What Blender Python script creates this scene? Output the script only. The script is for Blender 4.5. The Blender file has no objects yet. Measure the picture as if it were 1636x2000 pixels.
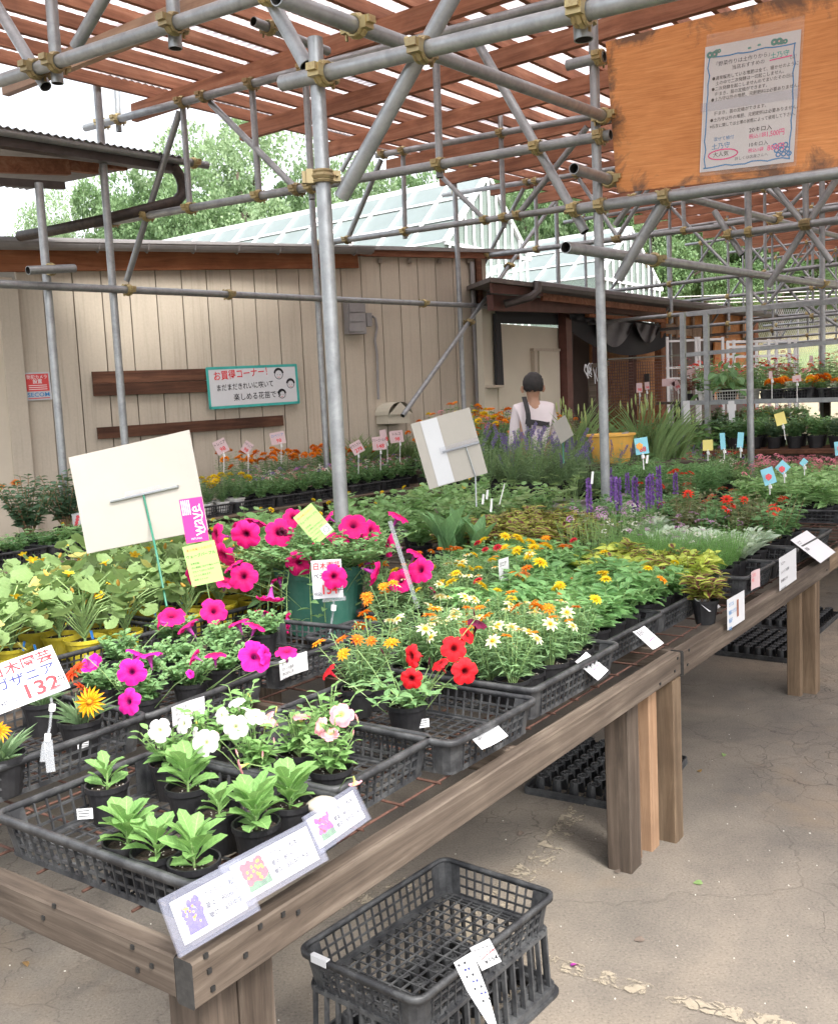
import bpy, math, random
import numpy as np
from mathutils import Vector, Matrix, noise
PI = math.pi
rng = np.random.default_rng(7)
random.seed(7)
sc = bpy.context.scene
col = sc.collection

# ------------------------------------------------------------------ camera, sky, sun, exposure
FOC, PITCH, ROLL, CH = 1893.97, 0.10384648, -0.04705316, 1.6     # focal length in px of a 1636 x 2000 frame
PW, PH = 1636.0, 2000.0
_F = Vector((0, math.cos(PITCH), -math.sin(PITCH)))
_U = Vector((0, math.sin(PITCH), math.cos(PITCH)))
_R = Vector((1, 0, 0))
_cr, _sr = math.cos(ROLL), math.sin(ROLL)
CR = _cr * _R + _sr * _U
CU = -_sr * _R + _cr * _U
CF = _F
CAM = Vector((0, 0, CH))
cd = bpy.data.cameras.new('camera')
cam = bpy.data.objects.new('camera', cd)
col.objects.link(cam)
cd.sensor_fit = 'VERTICAL'
cd.sensor_height = 24.0
cd.lens = FOC / PH * 24.0
cd.clip_start = 0.05
cd.clip_end = 900
cam.matrix_world = Matrix.Translation(CAM) @ Matrix((CR, CU, -CF)).transposed().to_4x4()
sc.camera = cam

w = bpy.data.worlds.new('World')
sc.world = w
w.use_nodes = True
nt = w.node_tree
nt.nodes.clear()
wo = nt.nodes.new('ShaderNodeOutputWorld')
bg = nt.nodes.new('ShaderNodeBackground')
sky = nt.nodes.new('ShaderNodeTexSky')
sky.sky_type = 'NISHITA'
sky.sun_disc = False
SUN_EL, SUN_ROT = math.radians(52), math.radians(150)
sky.sun_elevation = SUN_EL
sky.sun_rotation = SUN_ROT
sky.air_density = 1.0
sky.dust_density = 4.0
sky.ozone_density = 1.0
hs = nt.nodes.new('ShaderNodeHueSaturation')
hs.inputs['Saturation'].default_value = 0.22      # thin bright overcast
hs.inputs['Value'].default_value = 1.0
nt.links.new(sky.outputs[0], hs.inputs['Color'])
nt.links.new(hs.outputs[0], bg.inputs[0])
bg.inputs[1].default_value = 0.15
nt.links.new(bg.outputs[0], wo.inputs[0])

sl = bpy.data.lights.new('sun', 'SUN')
sl.energy = 1.25
sl.angle = math.radians(14)
sl.color = (1.0, 0.95, 0.88)
so = bpy.data.objects.new('sun', sl)
col.objects.link(so)
# nishita: rotation 0 puts the sun at +Y, growing clockwise seen from above
sd = Vector((math.sin(SUN_ROT) * math.cos(SUN_EL), math.cos(SUN_ROT) * math.cos(SUN_EL), math.sin(SUN_EL)))
so.rotation_euler = sd.to_track_quat('Z', 'Y').to_euler()

sc.view_settings.view_transform = 'Standard'
sc.view_settings.look = 'None'
sc.view_settings.exposure = 1.84
sc.view_settings.gamma = 1.0
sc.view_settings.use_curve_mapping = False
sc.render.engine = 'CYCLES'
sc.cycles.max_bounces = 8
sc.cycles.transparent_max_bounces = 16
sc.cycles.diffuse_bounces = 4
sc.cycles.use_denoising = True

# ------------------------------------------------------------------ picture -> place helpers
def ray(x, y):
    return (CR * ((x - PW / 2) / FOC) - CU * ((y - PH / 2) / FOC) + CF)
def at(x, y, z):                       # point of the horizontal plane at height z
    d = ray(x, y); k = (z - CH) / d.z
    return CAM + d * k
def atp(x, y, O, n):                   # point of the plane through O with normal n
    d = ray(x, y); k = (Vector(O) - CAM).dot(n) / d.dot(n)
    return CAM + d * k
def dep(x, y, D):                      # point at distance D straight ahead (world Y)
    d = ray(x, y); return CAM + d * (D / d.y)
YAW = 0.95205425
D1 = Vector((math.cos(YAW), math.sin(YAW), 0)); N1 = Vector((-math.sin(YAW), math.cos(YAW), 0))
UP = Vector((0, 0, 1))
C0 = Vector((-0.4543719, 1.57467468, 0))
TH = 0.6915                            # top of the table
def T(s, t, z=0.0):
    return C0 + D1 * s + N1 * t + UP * z
def st(P):
    q = P - C0; return q.dot(D1), q.dot(N1)

# ------------------------------------------------------------------ materials
MATS = {}
def _new(name):
    m = bpy.data.materials.new(name); m.use_nodes = True
    n = m.node_tree; b = n.nodes['Principled BSDF']
    MATS[name] = m
    return m, n, b
def _noise(n, scale, det=4, rough=.6, vec=None, dist=0.0):
    t = n.nodes.new('ShaderNodeTexNoise')
    t.inputs['Scale'].default_value = scale; t.inputs['Detail'].default_value = det
    t.inputs['Roughness'].default_value = rough; t.inputs['Distortion'].default_value = dist
    if vec is not None: n.links.new(vec, t.inputs['Vector'])
    return t
def _ramp(n, fac, stops, interp='LINEAR'):
    r = n.nodes.new('ShaderNodeValToRGB'); r.color_ramp.interpolation = interp
    e = r.color_ramp.elements
    while len(e) > 1: e.remove(e[-1])
    e[0].position = stops[0][0]; e[0].color = (*stops[0][1], 1)
    for p, c in stops[1:]:
        k = e.new(p); k.color = (*c, 1)
    n.links.new(fac, r.inputs[0])
    return r
def _mix(n, fac, a, b, mode='MIX'):
    m = n.nodes.new('ShaderNodeMix'); m.data_type = 'RGBA'; m.blend_type = mode
    for sock, v in ((m.inputs[0], fac), (m.inputs[6], a), (m.inputs[7], b)):
        if hasattr(v, 'type') and hasattr(v, 'links'): n.links.new(v, sock)
        else: sock.default_value = v if isinstance(v, (int, float)) else (*v, 1)
    return m.outputs[2]
def _math(n, op, a, b=0.0, c=None, clamp=False):
    m = n.nodes.new('ShaderNodeMath'); m.operation = op; m.use_clamp = clamp
    for i, v in enumerate((a, b) if c is None else (a, b, c)):
        if hasattr(v, 'links'): n.links.new(v, m.inputs[i])
        else: m.inputs[i].default_value = v
    return m.outputs[0]
def _tc(n, kind='Object', scale=None, rot=None):
    t = n.nodes.new('ShaderNodeTexCoord').outputs[kind]
    if scale is not None:
        mp = n.nodes.new('ShaderNodeMapping'); mp.inputs['Scale'].default_value = scale
        if rot: mp.inputs['Rotation'].default_value = rot
        n.links.new(t, mp.inputs['Vector']); t = mp.outputs[0]
    return t
def _bump(n, b, h, strength=.3, dist=.01):
    k = n.nodes.new('ShaderNodeBump'); k.inputs['Strength'].default_value = strength
    k.inputs['Distance'].default_value = dist
    n.links.new(h, k.inputs['Height']); n.links.new(k.outputs[0], b.inputs['Normal'])
def _rand(n):
    return n.nodes.new('ShaderNodeObjectInfo').outputs['Random']
def _island(n):
    return n.nodes.new('ShaderNodeNewGeometry').outputs['Random Per Island']

def plain(name, c, rough=.6, metal=0.0, var=.12, scale=8, spec=.5, bump=0.0):
    m, n, b = _new(name)
    t = _noise(n, scale, 5, .65, _tc(n))
    lo = tuple(x * (1 - var) for x in c); hi = tuple(min(1, x * (1 + var)) for x in c)
    r = _ramp(n, t.outputs[0], [(.3, lo), (.7, hi)])
    n.links.new(r.outputs[0], b.inputs['Base Color'])
    b.inputs['Roughness'].default_value = rough; b.inputs['Metallic'].default_value = metal
    b.inputs['Specular IOR Level'].default_value = spec
    if bump: _bump(n, b, t.outputs[0], bump)
    return m
def streaky(name, c, grime):
    m, n, b = _new(name)
    tc = _tc(n)
    a = _noise(n, 1.6, 5, .65, tc)
    mp = n.nodes.new('ShaderNodeMapping'); mp.inputs['Scale'].default_value = (22, 22, .7); n.links.new(tc, mp.inputs[0])
    v = _noise(n, 1.0, 6, .7, mp.outputs[0], .2); f = _noise(n, 40, 3, .6, tc)
    sp = n.nodes.new('ShaderNodeSeparateXYZ'); n.links.new(tc, sp.inputs[0])
    o = _mix(n, _ramp(n, a.outputs[0], [(.3, (0, 0, 0)), (.7, (.5, .5, .5))]).outputs[0], c, tuple(x * .84 for x in c))
    o = _mix(n, _ramp(n, v.outputs[0], [(.50, (0, 0, 0)), (.74, (.55, .55, .55))]).outputs[0], o, grime)
    o = _mix(n, .35, o, _ramp(n, f.outputs[0], [(.3, (.85, .85, .85)), (.7, (1.08, 1.08, 1.08))]).outputs[0], 'MULTIPLY')
    hv = n.nodes.new('ShaderNodeHueSaturation'); n.links.new(o, hv.inputs['Color']); n.links.new(_math(n, 'MULTIPLY_ADD', _rand(n), .10, .95), hv.inputs['Value'])
    n.links.new(hv.outputs[0], b.inputs['Base Color']); b.inputs['Roughness'].default_value = .75
    _bump(n, b, f.outputs[0], .15, .003)
    return m
def wood(name, cols, grain=26, rough=.75, dark=.5):
    """weathered timber, grain along local X"""
    m, n, b = _new(name)
    ri = _rand(n)
    tc = _tc(n)
    off = n.nodes.new('ShaderNodeVectorMath'); off.operation = 'ADD'
    cb = n.nodes.new('ShaderNodeCombineXYZ'); n.links.new(_math(n, 'MULTIPLY', ri, 13.0), cb.inputs[0])
    n.links.new(_math(n, 'MULTIPLY', ri, 7.0), cb.inputs[1])
    n.links.new(tc, off.inputs[0]); n.links.new(cb.outputs[0], off.inputs[1])
    mp = n.nodes.new('ShaderNodeMapping'); mp.inputs['Scale'].default_value = (1.2, grain, grain)
    n.links.new(off.outputs[0], mp.inputs[0])
    g = _noise(n, 1.0, 8, .7, mp.outputs[0], .8)
    big = _noise(n, 3.0, 4, .6, off.outputs[0], .5)
    mp2 = n.nodes.new('ShaderNodeMapping'); mp2.inputs['Scale'].default_value = (.35, 5, 5)
    n.links.new(off.outputs[0], mp2.inputs[0])
    st_ = _noise(n, 2.0, 5, .6, mp2.outputs[0], .3)
    c1 = _ramp(n, g.outputs[0], [(.28, cols[0]), (.5, cols[1]), (.72, cols[2])])
    c2 = _ramp(n, st_.outputs[0], [(.35, (.45, .42, .40)), (.62, (1, 1, 1))])
    o = _mix(n, dark, c1.outputs[0], c2.outputs[0], 'MULTIPLY')
    c3 = _ramp(n, big.outputs[0], [(.4, (.75, .72, .7)), (.65, (1.12, 1.1, 1.06))])
    o = _mix(n, .7, o, c3.outputs[0], 'MULTIPLY')
    hv = n.nodes.new('ShaderNodeHueSaturation'); n.links.new(o, hv.inputs['Color'])
    n.links.new(_math(n, 'MULTIPLY_ADD', ri, .35, .82), hv.inputs['Value'])
    n.links.new(hv.outputs[0], b.inputs['Base Color'])
    b.inputs['Roughness'].default_value = rough; b.inputs['Specular IOR Level'].default_value = .3
    _bump(n, b, g.outputs[0], .35, .004)
    return m
def leafmat(name, c, c2=None, trans=.35, rough=.5, edge=None, vein=None, var=.3, fade=None):
    """leaf: colour varies per leaf and per plant, paler midrib (uv.x = 0 at the midrib, 1 at the edge)"""
    m, n, b = _new(name)
    c2 = c2 or tuple(x * .55 for x in c)
    def _g(q):
        l = .3 * q[0] + .6 * q[1] + .1 * q[2]; return tuple(min(.7, (x * .90 + l * .10) * 1.3 + .012) for x in q)
    c = _g(c); c2 = _g(c2)
    mixf = _math(n, 'MULTIPLY_ADD', _island(n), .75, _math(n, 'MULTIPLY', _rand(n), .25))
    o = _mix(n, mixf, c, c2)
    uv = n.nodes.new('ShaderNodeUVMap'); sp = n.nodes.new('ShaderNodeSeparateXYZ')
    n.links.new(uv.outputs[0], sp.inputs[0])
    if edge:
        f = _ramp(n, _math(n, 'ADD', sp.outputs[0], _math(n, 'MULTIPLY', _noise(n, 25, 2, .5, _tc(n)).outputs[0], .12)), [(edge[1], (0, 0, 0)), (edge[1] + .12, (1, 1, 1))])
        o = _mix(n, f.outputs[0], o, edge[0])
    mid = _math(n, 'LESS_THAN', sp.outputs[0], .07)
    o = _mix(n, _math(n, 'MULTIPLY', mid, .45), o, vein or tuple(min(1, x * 1.7 + .03) for x in c))
    lv = _math(n, 'FRACT', _math(n, 'SUBTRACT', _math(n, 'MULTIPLY', sp.outputs[1], 7.0), _math(n, 'MULTIPLY', sp.outputs[0], 1.1)))
    lvf = _math(n, 'MULTIPLY', _math(n, 'LESS_THAN', lv, .16), .22)
    o = _mix(n, lvf, o, vein or tuple(min(1, x * 1.7 + .03) for x in c))
    sm = _noise(n, 45, 3, .6, _tc(n))
    _bump(n, b, _math(n, 'ADD', sm.outputs[0], _math(n, 'MULTIPLY', lv, .4)), .35, .003)
    o = _mix(n, .5, o, _ramp(n, sm.outputs[0], [(.3, (.72, .72, .72)), (.7, (1.2, 1.2, 1.2))]).outputs[0], 'MULTIPLY')
    n.links.new(o, b.inputs['Base Color'])
    b.inputs['Roughness'].default_value = rough; b.inputs['Specular IOR Level'].default_value = .35
    tr = n.nodes.new('ShaderNodeBsdfTranslucent')
    n.links.new(_mix(n, .3, o, (.40, .58, .18)), tr.inputs[0])
    ms = n.nodes.new('ShaderNodeMixShader'); ms.inputs[0].default_value = trans
    n.links.new(b.outputs[0], ms.inputs[1]); n.links.new(tr.outputs[0], ms.inputs[2])
    n.links.new(ms.outputs[0], n.nodes['Material Output'].inputs[0])
    return m
def petalmat(name, stops, trans=.3, streak=.0, streakcol=(0, 0, 0), rough=.6, hue=.0, veins=0.0):
    """petal: colour by uv.y = distance from the throat, uv.x = across the petal"""
    m, n, b = _new(name)
    uv = n.nodes.new('ShaderNodeUVMap'); sp = n.nodes.new('ShaderNodeSeparateXYZ')
    n.links.new(uv.outputs[0], sp.inputs[0])
    nz = _noise(n, 70, 3, .6, _tc(n))
    f = _math(n, 'ADD', sp.outputs[1], _math(n, 'MULTIPLY_ADD', nz.outputs[0], .12, -.06))
    r = _ramp(n, f, stops)
    o = r.outputs[0]
    if streak:
        s_ = _math(n, 'LESS_THAN', _math(n, 'ABSOLUTE', sp.outputs[0]), .16)
        o = _mix(n, _math(n, 'MULTIPLY', s_, streak), o, streakcol)
    if veins:
        wv = _math(n, 'SINE', _math(n, 'ADD', _math(n, 'MULTIPLY', sp.outputs[0], 2 * PI * 30), _math(n, 'MULTIPLY', nz.outputs[0], 9.0)))
        vf = _math(n, 'MULTIPLY', _math(n, 'GREATER_THAN', wv, .55), _math(n, 'MULTIPLY', _math(n, 'SUBTRACT', 1.05, sp.outputs[1]), veins), clamp=True)
        o = _mix(n, vf, o, tuple(x * .45 for x in stops[-1][1]))
        _bump(n, b, wv, .25, .002)
    hv = n.nodes.new('ShaderNodeHueSaturation'); n.links.new(o, hv.inputs['Color'])
    n.links.new(_math(n, 'MULTIPLY_ADD', _rand(n), .3, .82), hv.inputs['Value'])
    if hue: n.links.new(_math(n, 'MULTIPLY_ADD', _rand(n), hue, .5 - hue / 2), hv.inputs['Hue'])
    o = hv.outputs[0]
    n.links.new(o, b.inputs['Base Color']); b.inputs['Roughness'].default_value = rough
    b.inputs['Specular IOR Level'].default_value = .2
    tr = n.nodes.new('ShaderNodeBsdfTranslucent'); n.links.new(o, tr.inputs[0])
    ms = n.nodes.new('ShaderNodeMixShader'); ms.inputs[0].default_value = trans
    n.links.new(b.outputs[0], ms.inputs[1]); n.links.new(tr.outputs[0], ms.inputs[2])
    n.links.new(ms.outputs[0], n.nodes['Material Output'].inputs[0])
    return m

# metals and plastics
def _galv():
    m, n, b = _new('galvanised')
    tc = _tc(n, 'Object')
    t = _noise(n, 9, 6, .7, tc, .4); t2 = _noise(n, 60, 3, .5, tc)
    r = _ramp(n, t.outputs[0], [(.3, (.24, .25, .26)), (.55, (.33, .345, .355)), (.8, (.40, .415, .425))])
    o = _mix(n, .25, r.outputs[0], _ramp(n, t2.outputs[0], [(.4, (.85, .85, .85)), (.6, (1.05, 1.05, 1.05))]).outputs[0], 'MULTIPLY')
    ru = _noise(n, 3.5, 6, .75, tc, 1.0)
    o = _mix(n, _ramp(n, ru.outputs[0], [(.66, (0, 0, 0)), (.8, (.45, .45, .45))]).outputs[0], o, (.30, .20, .12))
    n.links.new(o, b.inputs['Base Color']); b.inputs['Metallic'].default_value = .55
    n.links.new(_ramp(n, t.outputs[0], [(.3, (.5, .5, .5)), (.7, (.32, .32, .32))]).outputs[0], b.inputs['Roughness'])
_galv()
def _clampm():
    m, n, b = _new('clamp_metal')
    t = _noise(n, 25, 5, .7, _tc(n)); ri = _rand(n)
    o = _mix(n, ri, (.52, .42, .20), (.30, .24, .13))
    o = _mix(n, _ramp(n, t.outputs[0], [(.5, (0, 0, 0)), (.72, (1, 1, 1))]).outputs[0], o, (.27, .18, .09))
    n.links.new(o, b.inputs['Base Color']); b.inputs['Metallic'].default_value = .6; b.inputs['Roughness'].default_value = .38
_clampm()
plain('pipe_inside', (.03, .028, .025), .8)
def _plast(name, c, dust):
    m, n, b = _new(name)
    tc = _tc(n)
    t = _noise(n, 14, 6, .7, tc); t2 = _noise(n, 90, 3, .6, tc)
    o = _mix(n, _ramp(n, t.outputs[0], [(.42, (0, 0, 0)), (.75, (1, 1, 1))]).outputs[0], c, dust)
    o = _mix(n, _ramp(n, t2.outputs[0], [(.6, (0, 0, 0)), (.8, (.4, .4, .4))]).outputs[0], o, dust)
    n.links.new(o, b.inputs['Base Color']); b.inputs['Roughness'].default_value = .5
    b.inputs['Specular IOR Level'].default_value = .35
_plast('black_plastic', (.026, .027, .030), (.095, .098, .10))
_plast('black_pot', (.012, .012, .014), (.03, .03, .032))
_plast('green_pot', (.035, .14, .105), (.07, .18, .14))
_plast('yellow_pot', (.52, .42, .03), (.42, .34, .06))
_plast('white_pot', (.62, .62, .60), (.45, .44, .42))
_plast('yellow_tub', (.75, .42, .08), (.6, .36, .1))
_plast('grey_planter', (.36, .34, .32), (.28, .26, .24))
_plast('black_pipe', (.035, .028, .026), (.10, .075, .06))
wood('table_wood', [(.038, .030, .024), (.108, .085, .067), (.205, .172, .142)], 30, dark=.85)
wood('table_top_wood', [(.17, .14, .115), (.26, .225, .19), (.36, .32, .28)], 26, dark=.3)
wood('post_wood', [(.10, .068, .042), (.19, .135, .088), (.29, .22, .15)], 20, dark=.6)
wood('dark_post', [(.04, .032, .026), (.09, .07, .055), (.16, .125, .10)], 22, dark=.7)
wood('fresh_wood', [(.17, .10, .058), (.27, .17, .105), (.35, .245, .165)], 20)
wood('pallet_wood', [(.13, .095, .07), (.22, .17, .125), (.32, .26, .20)], 18)
wood('red_wood', [(.19, .078, .045), (.34, .150, .088), (.48, .25, .16)], 16, dark=.3)
wood('pale_beam', [(.30, .20, .14), (.42, .29, .21), (.5, .37, .27)], 16, dark=.3)
wood('fascia_wood', [(.20, .07, .03), (.33, .13, .06), (.42, .19, .10)], 14, dark=.3)
wood('brown_plank', [(.05, .022, .013), (.12, .052, .03), (.20, .095, .055)], 18)
wood('orange_ply', [(.52, .20, .065), (.66, .29, .10), (.74, .37, .16)], 9, dark=.18)
plain('endgrain', (.03, .028, .026), .9, var=.4, scale=60)
plain('rust', (.085, .04, .028), .85, .2, var=.45, scale=40, bump=.3)
plain('nail', (.05, .05, .05), .5, .7)
streaky('wall_cream', (.50, .44, .355), (.30, .255, .20))
plain('wall_cream_pale', (.52, .46, .37), .75, var=.06, scale=2.0)
plain('wall_beige', (.56, .52, .42), .7, var=.06, scale=1.5)
plain('seam_dark', (.17, .14, .11), .9)
plain('gutter_grey', (.27, .26, .26), .55, .2, var=.15, scale=5)
plain('gutter_dark', (.07, .06, .058), .5, .2, var=.3, scale=6)
plain('roof_dark', (.12, .10, .09), .8, var=.3, scale=5)
plain('steel_brown', (.12, .045, .035), .6, var=.3, scale=5)
plain('brown_wall', (.13, .095, .085), .8, var=.15, scale=3)
plain('net_dark', (.035, .035, .038), .9, var=.2, scale=90)
plain('net_grey', (.17, .17, .175), .9, var=.15, scale=90)
plain('white_paint', (.78, .79, .80), .45, var=.06)
plain('paper', (.60, .61, .63), .7, var=.02, scale=12)
plain('paper_cream', (.40, .375, .335), .6, var=.03, scale=9)
plain('paper_lime', (.36, .62, .18), .7, var=.03)
plain('paper_pink', (.80, .035, .24), .5, var=.03)
plain('paper_rose', (.60, .45, .46), .7, var=.03)
plain('paper_blue', (.25, .60, .72), .6, var=.04)
plain('paper_yellow', (.78, .68, .22), .6, var=.04)
plain('ink_black', (.02, .02, .025), .8); plain('ink_navy', (.04, .045, .16), .8)
plain('ink_red', (.72, .04, .05), .8); plain('ink_pink', (.80, .06, .26), .8)
plain('ink_teal', (.05, .38, .34), .8); plain('ink_blue', (.03, .22, .50), .8)
plain('ink_grey', (.03, .03, .035), .8); plain('ink_soft', (.07, .07, .095), .8)
plain('sticker_red', (.62, .05, .05), .5, var=.04); plain('sticker_grey', (.5, .52, .54), .5)
plain('photo_purple', (.13, .10, .38), .5, var=.3, scale=60); plain('photo_red', (.75, .10, .12), .5, var=.2, scale=60)
plain('photo_violet', (.30, .07, .28), .5, var=.3, scale=60); plain('photo_green', (.12, .22, .12), .5, var=.4, scale=60)
plain('photo_orange', (.85, .38, .08), .5, var=.2, scale=60); plain('photo_brown', (.3, .12, .08), .5, var=.4, scale=70)
plain('tape_pink', (.85, .5, .6), .4); plain('stake_green', (.02, .16, .10), .4); plain('stake_steel', (.35, .37, .38), .35, .5)
plain('tag_blue', (.04, .22, .62), .4); plain('stake_white', (.75, .76, .75), .4)
plain('skin', (.42, .24, .16), .55, var=.06); plain('hair', (.018, .016, .016), .7, var=.4, scale=80)
plain('shirt', (.66, .60, .62), .8, var=.05); plain('strap', (.03, .03, .032), .8); plain('trousers', (.07, .08, .11), .85)
plain('soil', (.035, .024, .017), .95, var=.7, scale=120, bump=.8)
plain('perlite', (.55, .52, .46), .8, var=.2, scale=50)
plain('block_concrete', (.38, .34, .29), .9, var=.12, scale=6)
plain('bark', (.13, .10, .08), .9, var=.4, scale=20, bump=.5)
plain('fence_metal', (.52, .50, .47), .5, .5)
def _glass(name, tint, alpha, rough):
    m, n, b = _new(name)
    t = _noise(n, 3, 4, .6, _tc(n))
    n.links.new(_ramp(n, t.outputs[0], [(.3, tuple(x * .9 for x in tint)), (.7, tint)]).outputs[0], b.inputs['Base Color'])
    b.inputs['Roughness'].default_value = rough; b.inputs['Specular IOR Level'].default_value = .5
    tr = n.nodes.new('ShaderNodeBsdfTransparent')
    ms = n.nodes.new('ShaderNodeMixShader'); ms.inputs[0].default_value = alpha
    n.links.new(tr.outputs[0], ms.inputs[1]); n.links.new(b.outputs[0], ms.inputs[2])
    n.links.new(ms.outputs[0], n.nodes['Material Output'].inputs[0])
_glass('clear_sleeve', (.42, .44, .56), .10, .3)
_glass('clear_film', (.80, .70, .62), .10, .2)
_glass('clear_clip', (.45, .47, .50), .32, .15)
_glass('greenhouse_pane', (.23, .275, .275), .80, .35)
_glass('greenhouse_side', (.34, .42, .38), .5, .2)
def _poly():                                   # milky corrugated polycarbonate
    m, n, b = _new('polycarbonate')
    t = _noise(n, 2.5, 5, .7, _tc(n), .6)
    c = _ramp(n, t.outputs[0], [(.3, (.60, .56, .57)), (.6, (.82, .78, .79))]).outputs[0]
    n.links.new(c, b.inputs['Base Color']); b.inputs['Roughness'].default_value = .35
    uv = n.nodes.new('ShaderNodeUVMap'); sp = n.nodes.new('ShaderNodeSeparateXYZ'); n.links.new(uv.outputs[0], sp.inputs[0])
    wv = _math(n, 'SINE', _math(n, 'MULTIPLY', sp.outputs[0], 2 * PI))        # rib shading painted into the colour, troughs darker so the corrugation shows
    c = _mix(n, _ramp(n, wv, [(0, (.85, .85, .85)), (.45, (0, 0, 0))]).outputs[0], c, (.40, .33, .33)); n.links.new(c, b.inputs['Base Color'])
    tl = n.nodes.new('ShaderNodeBsdfTranslucent'); n.links.new(c, tl.inputs[0])
    tr = n.nodes.new('ShaderNodeBsdfTransparent'); tr.inputs[0].default_value = (.9, .88, .88, 1)
    m1 = n.nodes.new('ShaderNodeMixShader'); m1.inputs[0].default_value = .85
    n.links.new(b.outputs[0], m1.inputs[1]); n.links.new(tl.outputs[0], m1.inputs[2])
    m2 = n.nodes.new('ShaderNodeMixShader'); m2.inputs[0].default_value = .10
    n.links.new(m1.outputs[0], m2.inputs[1]); n.links.new(tr.outputs[0], m2.inputs[2])
    n.links.new(m2.outputs[0], n.nodes['Material Output'].inputs[0])
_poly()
# leaves
leafmat('leaf_aster', (.18, .35, .08), (.10, .24, .05))
leafmat('leaf_petunia', (.15, .30, .10), (.08, .19, .06))
leafmat('leaf_pinkpet', (.19, .36, .09), (.11, .26, .06))
leafmat('leaf_zinnia', (.15, .27, .10), (.09, .19, .07))
leafmat('leaf_zinnia_broad', (.17, .35, .10), (.09, .24, .07))
leafmat('leaf_gourd', (.19, .29, .075), (.11, .20, .06), vein=(.34, .42, .2))
leafmat('leaf_yellowing', (.52, .42, .08), (.38, .36, .09))
leafmat('leaf_coleus', (.10, .018, .02), (.16, .025, .03), edge=((.40, .46, .08), .42), vein=(.16, .02, .03))
leafmat('leaf_coleus_lime', (.46, .52, .05), (.30, .42, .05), edge=((.50, .56, .08), .7))
leafmat('leaf_fern', (.16, .34, .07), (.10, .25, .05))
leafmat('leaf_silver', (.40, .48, .36), (.30, .40, .30))
leafmat('leaf_bronze', (.10, .10, .04), (.10, .17, .05))
leafmat('leaf_marigold', (.10, .22, .08), (.05, .13, .05))
leafmat('leaf_mid', (.13, .28, .09), (.07, .18, .06))
leafmat('leaf_light', (.22, .38, .13), (.14, .29, .09))
leafmat('leaf_grass', (.20, .30, .10), (.12, .22, .07))
leafmat('leaf_lavender', (.20, .30, .14), (.12, .21, .10))
leafmat('leaf_rose', (.08, .16, .085), (.05, .11, .06))
leafmat('leaf_canna', (.14, .30, .10), (.09, .22, .08))
leafmat('leaf_red', (.30, .04, .05), (.18, .08, .05))
leafmat('leaf_tree', (.14, .23, .09), (.07, .14, .055), trans=.35)
leafmat('leaf_tree_pale', (.24, .33, .17), (.15, .24, .12), trans=.4)
leafmat('leaf_dead', (.35, .20, .07))
leafmat('leaf_gaz', (.17, .27, .13), (.10, .19, .08))
leafmat('stem_green', (.22, .33, .10), (.13, .24, .07), trans=.1)
leafmat('stem_red', (.24, .12, .06), (.16, .16, .06), trans=.1)
leafmat('weed_grass', (.22, .27, .08), (.16, .22, .06))
# petals
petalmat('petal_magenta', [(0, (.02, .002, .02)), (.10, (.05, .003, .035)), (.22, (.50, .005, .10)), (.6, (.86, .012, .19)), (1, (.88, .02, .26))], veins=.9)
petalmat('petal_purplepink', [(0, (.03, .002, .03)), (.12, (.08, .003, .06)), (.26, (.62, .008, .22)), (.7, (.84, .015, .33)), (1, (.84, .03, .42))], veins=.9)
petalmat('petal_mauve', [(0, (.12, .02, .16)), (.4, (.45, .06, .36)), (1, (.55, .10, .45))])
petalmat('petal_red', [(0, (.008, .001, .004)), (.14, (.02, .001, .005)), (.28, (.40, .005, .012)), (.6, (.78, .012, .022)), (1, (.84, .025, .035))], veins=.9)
petalmat('petal_white', [(0, (.35, .42, .10)), (.15, (.62, .66, .40)), (.35, (.82, .82, .78)), (1, (.86, .86, .84))], veins=.25)
petalmat('petal_pink', [(0, (.62, .60, .12)), (.2, (.80, .70, .34)), (.42, (.86, .52, .45)), (.75, (.86, .28, .34)), (1, (.88, .45, .50))], veins=.9)
petalmat('petal_maroon', [(0, (.02, .002, .01)), (1, (.16, .01, .05))])
petalmat('petal_orange', [(0, (.35, .08, .01)), (.3, (.80, .22, .012)), (1, (.88, .30, .02))], hue=.03)
petalmat('petal_cream', [(0, (.62, .30, .02)), (.3, (.80, .70, .26)), (.6, (.84, .80, .52)), (1, (.86, .84, .66))])
petalmat('petal_yellow', [(0, (.55, .30, .01)), (.4, (.84, .60, .02)), (1, (.86, .68, .04))])
petalmat('petal_scarlet', [(0, (.35, .03, .01)), (.5, (.78, .05, .03)), (1, (.82, .08, .04))])
petalmat('petal_crimson', [(0, (.25, .02, .02)), (.5, (.62, .02, .05)), (1, (.70, .05, .07))])
petalmat('petal_coral', [(0, (.5, .12, .02)), (.5, (.86, .30, .08)), (1, (.86, .42, .16))])
petalmat('petal_gazania', [(0, (.45, .10, .005)), (.35, (.85, .38, .01)), (1, (.86, .42, .02))], streak=.75, streakcol=(.42, .07, .01))
petalmat('petal_gazred', [(0, (.45, .05, .01)), (1, (.78, .10, .03))], streak=.5, streakcol=(.5, .05, .01))
petalmat('petal_gourd', [(0, (.60, .30, .02)), (.4, (.84, .52, .02)), (1, (.88, .62, .04))])
petalmat('petal_gourdbud', [(0, (.30, .34, .06)), (.4, (.75, .42, .08)), (1, (.80, .46, .12))])
petalmat('petal_violet', [(0, (.16, .07, .28)), (1, (.32, .18, .52))])
petalmat('petal_lavender', [(0, (.18, .12, .32)), (1, (.32, .24, .52))])
petalmat('petal_rosepink', [(0, (.6, .15, .2)), (1, (.82, .38, .44))])
petalmat('petal_lilac', [(0, (.45, .15, .4)), (1, (.72, .42, .72))])
petalmat('petal_paleyellow', [(0, (.6, .5, .05)), (1, (.86, .80, .30))])
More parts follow.
